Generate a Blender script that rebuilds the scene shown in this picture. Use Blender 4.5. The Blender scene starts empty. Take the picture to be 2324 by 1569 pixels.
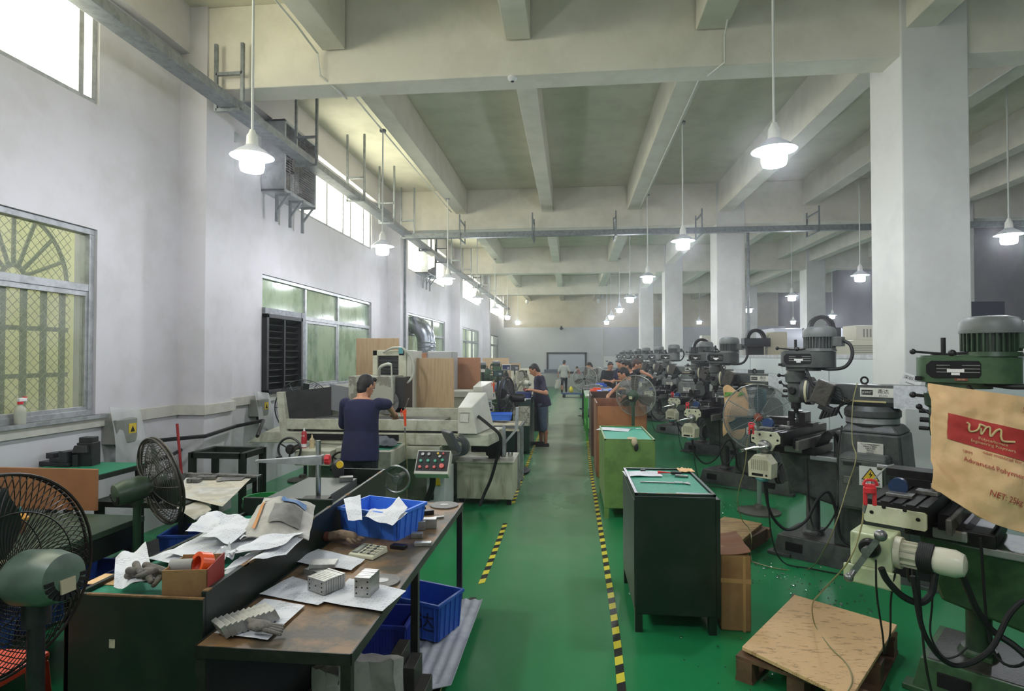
import bpy, bmesh, math, random
from mathutils import Vector as V, Matrix, Euler, noise
random.seed(7)
R = math.radians
sc = bpy.context.scene
col = sc.collection
# ---------------------------------------------------------------- camera
F = 1330.0; CX = 1162.0; CY = 784.5
YAW = math.atan((1298 - CX) / F); PITCH = math.atan((808 - CY) / F); EYE = V((0, 0, 1.9))
cam = bpy.data.objects.new('camera', bpy.data.cameras.new('camera')); col.objects.link(cam)
cam.location = EYE; cam.rotation_euler = (math.pi / 2 + PITCH, 0, YAW)
cam.data.sensor_width = 36; cam.data.lens = F / 2324 * 36; cam.data.clip_start = .05; cam.data.clip_end = 300
sc.camera = cam
CR = Euler((math.pi / 2 + PITCH, 0, YAW)).to_matrix()
def P(px, py, X=None, Y=None, Z=None, D=None):
    """world point seen at a photo pixel, on a plane X=, Y=, Z= or at depth D"""
    d = CR @ V(((px - CX) / F, -(py - CY) / F, -1))
    if X is not None: k = (X - EYE.x) / d.x
    elif Y is not None: k = (Y - EYE.y) / d.y
    elif Z is not None: k = (Z - EYE.z) / d.z
    else: k = D
    return EYE + d * k
# ---------------------------------------------------------------- world, light, exposure
sc.view_settings.view_transform = 'Standard'; sc.view_settings.look = 'None'
sc.view_settings.gamma = 1; sc.view_settings.exposure = 1.18
w = bpy.data.worlds.new('sky'); sc.world = w; w.use_nodes = True
bg = w.node_tree.nodes['Background']; bg.inputs[0].default_value = (.96, .98, .86, 1); bg.inputs[1].default_value = 1.7
sc.cycles.max_bounces = 7; sc.cycles.diffuse_bounces = 3; sc.cycles.glossy_bounces = 2; sc.cycles.volume_bounces = 0; sc.cycles.use_adaptive_sampling = True; sc.cycles.adaptive_threshold = .07
sc.cycles.transparent_max_bounces = 12; sc.cycles.sample_clamp_indirect = 4; sc.cycles.caustics_reflective = False
sc.cycles.caustics_refractive = False
LAMP_L = 110.0        # radiance of a lamp's glass
WIN_L = 5.0          # radiance of the daylit upper panes
# ---------------------------------------------------------------- materials
def lin(c):
    if isinstance(c, str):
        c = [int(c[i:i+2], 16) / 255 for i in (0, 2, 4)]
    return tuple((x / 12.92 if x <= .04045 else ((x + .055) / 1.055) ** 2.4) for x in c) + (1,)
MATS = {}
def mat(name, c, rough=.5, metal=0, c2=None, scale=8, amt=.5, bump=0, bscale=60, alpha=1, coat=0, stretch=None, lo=.45, hi=.6, spec=.5):
    """procedural material: base colour, optional second colour laid on by noise, optional bump"""
    if name in MATS: return MATS[name]
    m = bpy.data.materials.new(name); MATS[name] = m; m.use_nodes = True
    nt = m.node_tree; N = nt.nodes; L = nt.links; b = N['Principled BSDF']
    b.inputs['Base Color'].default_value = lin(c); b.inputs['Roughness'].default_value = rough
    b.inputs['Metallic'].default_value = metal; b.inputs['Alpha'].default_value = alpha
    b.inputs['Coat Weight'].default_value = coat; b.inputs['Specular IOR Level'].default_value = spec
    tc = N.new('ShaderNodeTexCoord'); mp = N.new('ShaderNodeMapping'); L.new(tc.outputs['Object'], mp.inputs[0])
    if stretch: mp.inputs['Scale'].default_value = stretch
    if c2 is not None:
        n = N.new('ShaderNodeTexNoise'); n.inputs['Scale'].default_value = scale; n.inputs['Detail'].default_value = 6
        n.inputs['Roughness'].default_value = .65
        L.new(mp.outputs[0], n.inputs[0])
        r = N.new('ShaderNodeMapRange'); r.inputs[1].default_value = lo; r.inputs[2].default_value = hi
        r.inputs[4].default_value = amt; L.new(n.outputs[0], r.inputs[0])
        mx = N.new('ShaderNodeMix'); mx.data_type = 'RGBA'; L.new(r.outputs[0], mx.inputs[0])
        mx.inputs[6].default_value = lin(c); mx.inputs[7].default_value = lin(c2)
        L.new(mx.outputs[2], b.inputs['Base Color'])
    if bump:
        n2 = N.new('ShaderNodeTexNoise'); n2.inputs['Scale'].default_value = bscale; n2.inputs['Detail'].default_value = 4
        L.new(mp.outputs[0], n2.inputs[0])
        bp = N.new('ShaderNodeBump'); bp.inputs['Strength'].default_value = bump; bp.inputs['Distance'].default_value = .01
        L.new(n2.outputs[0], bp.inputs['Height']); L.new(bp.outputs[0], b.inputs['Normal'])
    return m
def emat(name, c, s):
    m = bpy.data.materials.new(name); MATS[name] = m; m.use_nodes = True; N = m.node_tree.nodes
    N.remove(N['Principled BSDF']); e = N.new('ShaderNodeEmission'); e.inputs[0].default_value = lin(c); e.inputs[1].default_value = s
    m.node_tree.links.new(e.outputs[0], N['Material Output'].inputs[0]); return m
# ---------------------------------------------------------------- mesh building
def cat(pts, n=6):
    pts = [V(p) for p in pts]
    if len(pts) < 3: return pts
    out = []; q = [2*pts[0]-pts[1]] + pts + [2*pts[-1]-pts[-2]]
    for i in range(1, len(q) - 2):
        a, b, c, d = q[i-1:i+3]
        for k in range(n):
            t = k / n
            out.append(.5*((2*b)+(c-a)*t+(2*a-5*b+4*c-d)*t*t+(3*b-a-3*c+d)*t**3))
    return out + [pts[-1]]
class MB:
    def __init__(s): s.v = []; s.f = []; s.mi = []; s.m = 0; s.M = Matrix()
    def add(s, vs, fs):
        o = len(s.v); s.v += [s.M @ V(v) for v in vs]
        for f in fs: s.f.append([o + i for i in f]); s.mi.append(s.m)
        return s
    def box(s, x0, x1, y0, y1, z0, z1):
        vs = [(x, y, z) for z in (z0, z1) for y in (y0, y1) for x in (x0, x1)]
        return s.add(vs, [(0,2,3,1),(4,5,7,6),(0,1,5,4),(2,6,7,3),(0,4,6,2),(1,3,7,5)])
    def ob(s, c, size, rot=(0,0,0)):
        m = Matrix.Translation(V(c)) @ Euler([R(a) for a in rot]).to_matrix().to_4x4()
        a, b, d = [x / 2 for x in size]
        vs = [m @ V((x, y, z)) for z in (-d, d) for y in (-b, b) for x in (-a, a)]
        return s.add(vs, [(0,2,3,1),(4,5,7,6),(0,1,5,4),(2,6,7,3),(0,4,6,2),(1,3,7,5)])
    def hexa(s, q0, q1):
        """solid between two quads, each four points in order"""
        return s.add(list(q0) + list(q1), [(3,2,1,0),(4,5,6,7),(0,1,5,4),(1,2,6,5),(2,3,7,6),(3,0,4,7)])
    def ring(s, c, ax, r, n, ph=0, ref=None):
        ax = V(ax).normalized(); a = (ref if ref is not None else (V((0,0,1)) if abs(ax.z) < .9 else V((1,0,0)))); a = V(a)
        a = (a - ax * a.dot(ax)).normalized(); b = ax.cross(a)
        return [V(c) + a * math.cos(t) * r + b * math.sin(t) * r for t in [2*math.pi*(k+ph)/n for k in range(n)]]
    def cyl(s, p0, p1, r0, r1=None, n=16, caps=True):
        r1 = r0 if r1 is None else r1; ax = V(p1) - V(p0)
        vs = s.ring(p0, ax, r0, n) + s.ring(p1, ax, r1, n)
        fs = [(k, (k+1) % n, n + (k+1) % n, n + k) for k in range(n)]
        if caps: fs += [tuple(range(n))[::-1], tuple(range(n, 2*n))]
        return s.add(vs, fs)
    def lathe(s, prof, c=(0,0,0), ax=(0,0,1), n=24, closed=True):
        """prof: (radius, distance along the axis)"""
        ax = V(ax).normalized(); vs = []; fs = []
        for r, h in prof: vs += s.ring(V(c) + ax * h, ax, max(r, 1e-4), n)
        for i in range(len(prof) - 1):
            fs += [(i*n+k, i*n+(k+1) % n, (i+1)*n+(k+1) % n, (i+1)*n+k) for k in range(n)]
        if closed: fs += [tuple(range(n))[::-1], tuple(range((len(prof)-1)*n, len(prof)*n))]
        return s.add(vs, fs)
    def tube(s, pts, r=.005, n=6, sm=0, close=False):
        pts = cat(pts, sm) if sm else [V(p) for p in pts]
        N = len(pts); vs = []; ref = None
        for i, p in enumerate(pts):
            a = pts[(i-1) % N] if (i > 0 or close) else p
            b = pts[(i+1) % N] if (i < N-1 or close) else p
            t = (b - a)
            if t.length < 1e-7: t = V((0,0,1))
            t.normalize()
            if ref is None: ref = V((0,0,1)) if abs(t.z) < .9 else V((1,0,0))
            ref = (ref - t * ref.dot(t))
            if ref.length < 1e-4: ref = V((1,0,0)) if abs(t.x) < .9 else V((0,1,0))
            ref.normalize()
            rr = r(i / max(N-1, 1)) if callable(r) else r
            vs += s.ring(p, t, rr, n, ref=ref)
        fs = []
        for i in range(N if close else N - 1):
            j = (i + 1) % N
            fs += [(i*n+k, i*n+(k+1) % n, j*n+(k+1) % n, j*n+k) for k in range(n)]
        if not close: fs += [tuple(range(n))[::-1], tuple(range((N-1)*n, N*n))]
        return s.add(vs, fs)
    def bar(s, a, b, w, h=None):
        """square bar between two points"""
        h = h or w; a = V(a); b = V(b); t = (b-a).normalized(); u = V((0,0,1)) if abs(t.z) < .9 else V((1,0,0))
        u = (u - t*u.dot(t)).normalized(); k = t.cross(u)
        q = [u*h/2+k*w/2, u*h/2-k*w/2, -u*h/2-k*w/2, -u*h/2+k*w/2]
        return s.hexa([a+x for x in q], [b+x for x in q])
    def prism(s, poly, lo, hi, axis='z'):
        f = {'z': lambda a, b, h: (a, b, h), 'y': lambda a, b, h: (a, h, b), 'x': lambda a, b, h: (h, a, b)}[axis]
        n = len(poly); vs = [f(a, b, lo) for a, b in poly] + [f(a, b, hi) for a, b in poly]
        fs = [(k, (k+1) % n, n+(k+1) % n, n+k) for k in range(n)] + [tuple(range(n))[::-1], tuple(range(n, 2*n))]
        return s.add(vs, fs)
    def ell(s, c, r, n=12, rot=None):
        vs = []; fs = []; m = max(6, n // 2 + 1); r = (r, r, r) if not hasattr(r, '__len__') else r
        q = Euler([R(a) for a in rot]).to_matrix() if rot else Matrix.Identity(3)
        for i in range(m):
            t = math.pi * (i + .0) / (m - 1)
            for k in range(n):
                p = 2*math.pi*k/n; e = max(math.sin(t), .01)
                vs.append(V(c) + q @ V((r[0]*e*math.cos(p), r[1]*e*math.sin(p), r[2]*math.cos(t))))
        for i in range(m-1):
            fs += [(i*n+k, (i+1)*n+k, (i+1)*n+(k+1) % n, i*n+(k+1) % n) for k in range(n)]
        fs += [tuple(range(n)), tuple(range((m-1)*n, m*n))[::-1]]
        return s.add(vs, fs)
    def cap(s, a, b, ra, rb, n=10):
        """tapered capsule"""
        a = V(a); b = V(b); d = b - a; L = d.length
        if L < 1e-5: return s.ell(a, ra, n)
        pr = [(0.02*ra, -ra), (.5*ra, -.866*ra), (.866*ra, -.5*ra), (ra, 0), (rb, L), (.866*rb, L+.5*rb), (.5*rb, L+.866*rb), (.02*rb, L+rb)]
        return s.lathe(pr, a, d, n)
    def sheet(s, fn, nu, nv, th=0):
        """surface fn(u, v) -> point; th > 0 gives it thickness"""
        g = [[V(fn(i/nu, j/nv)) for j in range(nv+1)] for i in range(nu+1)]
        W = nv + 1; vs = [p for row in g for p in row]
        fs = [(i*W+j, (i+1)*W+j, (i+1)*W+j+1, i*W+j+1) for i in range(nu) for j in range(nv)]
        if th:
            K = len(vs); back = []
            for i in range(nu+1):
                for j in range(nv+1):
                    du = g[min(i+1, nu)][j] - g[max(i-1, 0)][j]; dv = g[i][min(j+1, nv)] - g[i][max(j-1, 0)]
                    nn = du.cross(dv); nn = nn.normalized() if nn.length > 1e-9 else V((0,0,1))
                    back.append(g[i][j] - nn * th)
            vs = vs + back; fs = fs + [tuple(K + a for a in f[::-1]) for f in fs]
            ed = [(i, 0) for i in range(nu)] ; 
            for i in range(nu):
                a, b = i*W, (i+1)*W; fs.append((a, a+K, b+K, b))
                a, b = i*W+nv, (i+1)*W+nv; fs.append((a, b, b+K, a+K))
            for j in range(nv):
                a, b = j, j+1; fs.append((a, b, b+K, a+K))
                a, b = nu*W+j, nu*W+j+1; fs.append((a, a+K, b+K, b))
        return s.add(vs, fs)
    def build(s, name, m=None, parent=None, smooth=False, bev=0, remesh=0):
        me = bpy.data.meshes.new(name); me.from_pydata([tuple(v) for v in s.v], [], s.f)
        for x in (m if isinstance(m, (list, tuple)) else [m]):
            if x: me.materials.append(x)
        if any(s.mi): me.polygons.foreach_set('material_index', s.mi)
        me.validate(); me.update()
        if smooth:
            me.polygons.foreach_set('use_smooth', [True]*len(me.polygons)); 
            if not remesh: me.set_sharp_from_angle(angle=R(38))
        o = bpy.data.objects.new(name, me); col.objects.link(o)
        if parent: o.parent = parent
        if remesh:
            a = o.modifiers.new('remesh', 'REMESH'); a.mode = 'VOXEL'; a.voxel_size = remesh; a.use_smooth_shade = True
            b = o.modifiers.new('smooth', 'SMOOTH'); b.factor = .5; b.iterations = 4
        if bev:
            a = o.modifiers.new('bevel', 'BEVEL'); a.width = bev; a.segments = 2; a.limit_method = 'ANGLE'; a.angle_limit = R(40)
        return o
def tag(o, label=None, cat_=None, group=None, kind=None):
    if label: o['label'] = label
    if cat_: o['category'] = cat_
    if group: o['group'] = group
    if kind: o['kind'] = kind
    return o
def thing(name, label, cat_, loc=(0,0,0), rz=0, group=None):
    o = bpy.data.objects.new(name, None); col.objects.link(o); o.empty_display_size = .1
    o.location = loc; o.rotation_euler = (0, 0, R(rz)); return tag(o, label, cat_, group)
def struct(name, mb, m, **k): return tag(mb.build(name, m, **k), kind='structure')
def kids(o): return [c for c in bpy.data.objects if c.parent == o]
def copy_tree(o, parent=None, loc=None, rz=None, label=None, swap=None):
    c = o.copy(); col.objects.link(c)
    if parent: c.parent = parent
    if loc is not None: c.location = loc
    if rz is not None: c.rotation_euler[2] = R(rz)
    if label: c['label'] = label
    if swap and c.type == 'MESH' and any(m and m.name in swap for m in c.data.materials):
        c.data = c.data.copy()
        for i, m in enumerate(c.data.materials):
            if m and m.name in swap: c.data.materials[i] = MATS[swap[m.name]]
    for ch in kids(o):
        if ch is not c: copy_tree(ch, c, swap=swap)
    return c
def text(name, s, size, m, parent, mtx, ext=.0004, align='CENTER', fn=None, sx=1):
    cu = bpy.data.curves.new(name, 'FONT'); cu.body = s; cu.size = size; cu.extrude = ext; cu.align_x = align; cu.align_y = 'CENTER'
    cu.resolution_u = 3
    o = bpy.data.objects.new(name, cu); col.objects.link(o); dg = bpy.context.evaluated_depsgraph_get()
    me = bpy.data.meshes.new_from_object(o.evaluated_get(dg)); bpy.data.objects.remove(o)
    for v in me.vertices:
        p = V((v.co.x * sx, v.co.y, v.co.z)); v.co = fn(mtx @ p) if fn else mtx @ p
    me.materials.clear(); me.materials.append(m); t = bpy.data.objects.new(name, me); col.objects.link(t)
    if parent: t.parent = parent
    return t
def frame(o, x, y):
    """4x4 with origin o, local x along x, local y along y"""
    x = V(x).normalized(); y = V(y); y = (y - x*y.dot(x)).normalized(); z = x.cross(y)
    return Matrix(((x.x, y.x, z.x, o[0]), (x.y, y.y, z.y, o[1]), (x.z, y.z, z.z, o[2]), (0,0,0,1)))
# palette
wall_m = mat('wall_paint', 'd0cdd0', .55, c2='bdbab8', scale=1.3, amt=.5, bump=.08, bscale=18)
ceil_m = mat('ceiling_paint', 'dad7c4', .8, c2='c7c4b2', scale=2.2, amt=.5, bump=.1, bscale=14)
beam_m = mat('beam_paint', 'e0dccd', .75, c2='d0ccbc', scale=2.0, amt=.6, bump=.12, bscale=10)
col_m = mat('column_paint', 'd6d6d2', .6, c2='c4c4c0', scale=1.6, amt=.5, bump=.08, bscale=20)
cream_wall_m = mat('cream_wall_paint', 'e2dcc4', .7, c2='d0c9b0', scale=1.2, amt=.5)
trim_m = mat('dado_strip', 'c4c2b6', .55, c2='a9a79c', scale=5, amt=.5)
steel_m = mat('galvanised_steel', '8a9092', .45, .6, c2='6d7274', scale=14, amt=.7)
alu_m = mat('aluminium_frame', 'b5b8ba', .4, .5, c2='8b8d8e', scale=9, amt=.6)
black_m = mat('black_paint', '17181a', .45, c2='2a2b2b', scale=20, amt=.5)
rubber_m = mat('black_rubber', '121313', .6)
dark_m = mat('dark_cavity', '0b0c0c', .9)
dkgreen_m = mat('dark_green_paint', '10201a', .42, c2='1d2a22', scale=6, amt=.7, bump=.05, bscale=40)
grey_m = mat('mill_grey_paint', '4c504d', .42, c2='34373a', scale=9, amt=.75, bump=.06, bscale=60)
grey2_m = mat('mill_light_grey_paint', '6d716d', .45, c2='4d504e', scale=9, amt=.6)
green_m = mat('mill_green_paint', '3a5a38', .4, c2='27402a', scale=7, amt=.7, bump=.05, bscale=60)
iron_m = mat('oiled_iron', '2e2c2d', .38, .55, c2='1b1a1b', scale=16, amt=.8)
bright_m = mat('bright_steel', 'c8cacc', .22, 1)
dull_m = mat('dull_steel', '8d8e8c', .4, .8, c2='6a6a68', scale=22, amt=.7)
cream_m = mat('cream_machine_paint', 'c0c1ae', .42, c2='93927c', scale=5, amt=.65, bump=.04)
beige_m = mat('beige_machine_paint', 'c6c6b8', .45, c2='b0b0a0', scale=3, amt=.5)
red_m = mat('red_plastic', 'd8333a', .35)
orange_m = mat('orange_plastic', 'e8532a', .35)
blue_m = mat('blue_crate_plastic', '3766cc', .4, c2='2c56b4', scale=8, amt=.5)
blued_m = mat('blue_plastic_dark', '22305e', .45)
white_m = mat('white_plastic', 'e6e6e4', .45)
yellow_m = mat('yellow_print', 'e8c22c', .5)
rust_m = mat('brown_rusty_board', '856744', .5, c2='45443c', scale=3.2, amt=.9, bump=.15, bscale=50, lo=.42, hi=.56)
wood_m = mat('pale_plywood', 'c2a680', .5, c2='ad8f68', scale=3, amt=.6, stretch=(12, 12, .8))
brownwood_m = mat('brown_plywood', '8a5d40', .5, c2='70472e', scale=4, amt=.7, stretch=(3, 3, 1))
cardboard_m = mat('cardboard', '9b774c', .8, c2='82613c', scale=5, amt=.6, bump=.1)
kraft_m = mat('kraft_paper', 'efc692', .7, c2='dcae7a', scale=4, amt=.6, bump=.6, bscale=12)
mat_green_m = mat('green_cutting_mat', '1f8f70', .6, c2='187a60', scale=30, amt=.6)
skin_m = mat('skin', 'c08a6a', .5, c2='b17858', scale=9, amt=.4)
hair_m = mat('black_hair', '15120f', .55, bump=.5, bscale=160)
def paper_mat(name, base='dfe1e6', ink='5d626c', sc_=9, amt=.55):
    m = mat(name, base, .7, c2='cfd2d8', scale=3, amt=.5); nt = m.node_tree; N = nt.nodes; L = nt.links; b = N['Principled BSDF']
    src = b.inputs['Base Color'].links[0].from_socket
    tc = [n for n in N if n.type == 'MAPPING'][0]
    br = N.new('ShaderNodeTexBrick'); L.new(tc.outputs[0], br.inputs[0]); br.inputs['Scale'].default_value = sc_
    br.inputs['Color1'].default_value = (0,0,0,1); br.inputs['Color2'].default_value = (0,0,0,1); br.inputs['Mortar'].default_value = (1,1,1,1)
    br.inputs['Mortar Size'].default_value = .012; br.inputs['Brick Width'].default_value = .37; br.inputs['Row Height'].default_value = .13
    n = N.new('ShaderNodeTexNoise'); n.inputs['Scale'].default_value = 9; L.new(tc.outputs[0], n.inputs[0])
    r = N.new('ShaderNodeMapRange'); r.inputs[1].default_value = .48; r.inputs[2].default_value = .56; r.inputs[4].default_value = amt; L.new(n.outputs[0], r.inputs[0])
    mu = N.new('ShaderNodeMath'); mu.operation = 'MULTIPLY'; L.new(br.outputs[0], mu.inputs[0]); L.new(r.outputs[0], mu.inputs[1])
    mx = N.new('ShaderNodeMix'); mx.data_type = 'RGBA'; L.new(mu.outputs[0], mx.inputs[0]); L.new(src, mx.inputs[6]); mx.inputs[7].default_value = lin(ink)
    L.new(mx.outputs[2], b.inputs['Base Color']); return m
paper_m = paper_mat('printed_drawing_paper')
news_m = paper_mat('newspaper', 'c9c2ac', '5c5a55', 22, 1)
# ================================================================ ROOM
XW = -4.57; XP = -4.24; XR = 12.6; YB = -2.0; YF = 37.4; ZC = 6.0; D0 = 6.4; DB = 7.8; CW = .65
# floor
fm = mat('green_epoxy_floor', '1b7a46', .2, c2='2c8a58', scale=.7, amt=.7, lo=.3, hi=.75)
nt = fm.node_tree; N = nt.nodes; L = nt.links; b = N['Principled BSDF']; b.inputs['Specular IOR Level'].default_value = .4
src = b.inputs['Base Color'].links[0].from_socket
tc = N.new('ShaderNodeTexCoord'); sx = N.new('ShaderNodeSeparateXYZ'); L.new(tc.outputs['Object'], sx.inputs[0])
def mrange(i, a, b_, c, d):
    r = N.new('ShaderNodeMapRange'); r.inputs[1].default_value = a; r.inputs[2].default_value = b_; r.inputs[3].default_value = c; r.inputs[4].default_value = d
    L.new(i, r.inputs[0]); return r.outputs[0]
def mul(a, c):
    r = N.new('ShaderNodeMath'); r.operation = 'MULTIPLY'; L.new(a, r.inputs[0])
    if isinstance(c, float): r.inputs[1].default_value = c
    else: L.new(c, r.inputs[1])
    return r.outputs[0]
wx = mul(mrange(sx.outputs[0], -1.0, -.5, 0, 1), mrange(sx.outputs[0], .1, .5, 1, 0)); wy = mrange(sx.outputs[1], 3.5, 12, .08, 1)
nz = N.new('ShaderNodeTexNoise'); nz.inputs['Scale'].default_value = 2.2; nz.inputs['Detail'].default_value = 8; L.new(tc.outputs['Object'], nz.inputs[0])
wear_sheen = mul(mul(mul(wx, wy), mrange(nz.outputs[0], .25, .75, .6, 1)), .95)
mx = N.new('ShaderNodeMix'); mx.data_type = 'RGBA'; L.new(wear_sheen, mx.inputs[0]); L.new(src, mx.inputs[6]); mx.inputs[7].default_value = lin('a3a794')  # greyer down the aisle: floor wear plus grazing reflection painted into the colour
L.new(mx.outputs[2], b.inputs['Base Color']); L.new(mrange(wear_sheen, 0, .8, .2, .36), b.inputs['Roughness'])
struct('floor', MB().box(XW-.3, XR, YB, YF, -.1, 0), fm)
struct('ceiling', MB().box(XW-.3, XR+.2, YB-.2, YF+.2, ZC, ZC+.15), ceil_m)
# left wall with two bands of openings in every bay
LZ = (1.33, 3.12); UZ = (4.33, 5.40)
mb = MB(); ys = [(D0 + DB*k + 1.86, D0 + DB*k + 6.62) for k in range(-1, 4)]
xo = XW - .24
mb.box(xo, XW, YB, YF, -.1, LZ[0]).box(xo, XW, YB, YF, LZ[1], UZ[0]).box(xo, XW, YB, YF, UZ[1], ZC)
edges = [YB] + [e for a, c in ys for e in (a, c)] + [YF]
for i in range(0, len(edges), 2):
    for z in (LZ, UZ): mb.box(xo, XW, edges[i], edges[i+1], z[0], z[1])
struct('wall_left', mb, wall_m)
struct('wall_right', MB().box(XR, XR+.2, YB, YF, 0, ZC), mat('grey_far_wall_paint', '67646e', .7, c2='5a5862', scale=1, amt=.6))
struct('wall_front', MB().box(XW-.24, XR+.2, YB-.2, YB, 0, ZC), wall_m)
struct('wall_back', MB().box(XW-.24, XR+.2, YF, YF+.2, 0, ZC), cream_wall_m)
# white lower wall across the far end with the cream band above it
struct('wall_back_lower', MB().box(XW, XR, YF-1.2, YF-1.05, 0, P(1290, 743, Y=YF-1.2).z), mat('white_wall_far', 'cfd1d4', .5, c2='c2c4c8', scale=1, amt=.5))
for k in range(-1, 5):
    y = D0 + DB*k if k < 4 else YF - 1.0
    struct('trim_%d' % (k+2), MB().box(XW, XP, y, y+.56, 0, ZC), wall_m)           # wall piers
for k in range(0, 4):
    y = D0 + DB*k
    o = struct('column', MB().box(3.4, 3.4+CW, y, y+CW, 0, ZC), col_m, bev=.012)
    if k != 0: struct('column', MB().box(8.4, 8.4+CW, y, y+CW, 0, ZC), col_m, bev=.012)
struct('column', MB().box(8.4, 8.4+CW, D0, D0+CW, 0, ZC), col_m, bev=.012)
# beams: main beams across, secondary beams lengthwise
for k in range(-1, 5):
    y = D0 + DB*k
    struct('ceiling_beam', MB().box(XW, XR, y+.03, y+.38, 5.02, ZC), beam_m, bev=.01)
for x0, w_, zz in ((-2.84,.27,5.40),(-.72,.27,5.40),(1.33,.32,5.40),(3.45,.3,5.3),(5.35,.27,5.4),(7.4,.27,5.4),(8.5,.3,5.3),(10.5,.27,5.4)):
    for k in range(-1, 4):
        y = D0 + DB*k + .35
        struct('ceiling_beam', MB().box(x0, x0+w_, y, y+DB-.35, zz, ZC), beam_m, bev=.008)
# shallow ledge where the left wall meets the ceiling
struct('trim_20', MB().box(XW, XW+.12, YB, YF, 5.45, ZC), wall_m)
# dado strip, following the piers
mb = MB(); z0, z1 = 1.215, 1.335; t = .035
for k in range(-1, 4):
    y = D0 + DB*k; yn = y + DB
    mb.box(XW, XW+t, y+.56, yn, z0, z1); mb.box(XW, XP+t, yn-t, yn, z0, z1); mb.box(XP, XP+t, yn, yn+.56, z0, z1); mb.box(XW, XP+t, yn+.56, yn+.56+t, z0, z1)
struct('trim_21', mb, trim_m, bev=.004)
# ---- windows
frost_m = mat('frosted_green_glass', 'a8bca4', .12, c2='6a8a72', scale=2.2, amt=.7, stretch=(1, 1.3, .8), alpha=.62)
clear_m = mat('dusty_window_glass', 'b9c2a8', .1, c2='d8dcd0', scale=1.5, amt=.8, alpha=.22)
sky_m = emat('daylit_frosted_pane', 'f8f6dc', WIN_L)
def window(n, y0, y1, z0, z1, mull, rails, pane, sash=False, pfill=None):
    t = thing('window_%d' % n, None, None, (XW-.08, (y0+y1)/2, z0)); tag(t, kind='structure')
    W = (y1-y0)/2; H = z1-z0; mb = MB(); f = .055
    mb.box(-.05, .05, -W, W, 0, f).box(-.05, .05, -W, W, H-f, H).box(-.05, .05, -W, -W+f, f, H-f).box(-.05, .05, W-f, W, f, H-f)
    for r_ in rails: mb.box(-.045, .045, -W+f, W-f, r_-.035, r_+.035)
    for m_ in mull: mb.box(-.04, .04, m_-.03, m_+.03, f, H-f)
    mb.build('window_frame', alu_m, t, bev=.004)
    xs = [-W] + list(mull) + [W]; zs = [0] + list(rails) + [H]
    for i in range(len(xs)-1):
        for j in range(len(zs)-1):
            if pfill and pfill(i, j) is None: continue
            p = pfill(i, j) if pfill else pane
            MB().box(-.004, .004, xs[i]+.03, xs[i+1]-.03, zs[j]+.03, zs[j+1]-.03).build('pane', p, t)
            if sash and j == 0:
                a, c_, d, e = xs[i]+.03, xs[i+1]-.03, zs[j]+.04, zs[j+1]-.03; s_ = .05; q = MB(); o = .02 if i % 2 else -.02
                q.box(o-.014, o+.014, a, c_, d, d+s_).box(o-.014, o+.014, a, c_, e-s_, e).box(o-.014, o+.014, a, a+s_, d+s_, e-s_).box(o-.014, o+.014, c_-s_, c_, d+s_, e-s_)
                q.build('sash', alu_m, t, bev=.003)
    return t
wn = 1
for i, (a, c_) in enumerate(ys):
    W = (c_-a)/2; hr = 2.55 - LZ[0]
    if i == 0: window(wn, a, c_, *LZ, (-W*.48, W*.03, W*.62-.2), (hr,), clear_m, True)
    elif i == 1: window(wn, a, c_, *LZ, (-W*.36, W*.24), (hr,), frost_m, True, lambda i_, j: None if (i_ == 0 and j == 0) else frost_m)
    else: window(wn, a, c_, *LZ, (-W*.33, W*.33), (hr,), frost_m, True)
    wn += 1
for i, (a, c_) in enumerate(ys):
    W = (c_-a)/2
    window(wn, a, c_, *UZ, (-W*.5, 0, W*.33, W*.5, W*.82) if i else (-W*.5, 0, W*.52, W*.93), (), sky_m); wn += 1
# window sill of the first window
struct('trim_22', MB().box(XW-.02, XW+.06, ys[0][0], ys[0][1]+.1, 1.30, 1.335), alu_m)
# outside: a yard wall and ground seen through the glass
struct('wall_outside', MB().box(-7.2, -7.0, YB-2, YF+2, -1, 3.7), mat('outside_wall', 'a8a97c', .8, c2='93946a', scale=1.5, amt=.6))
struct('floor_outside', MB().box(-7.2, XW-.3, YB-2, YF+2, -.2, -.1), mat('outside_ground', '8f907c', .8))
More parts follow.
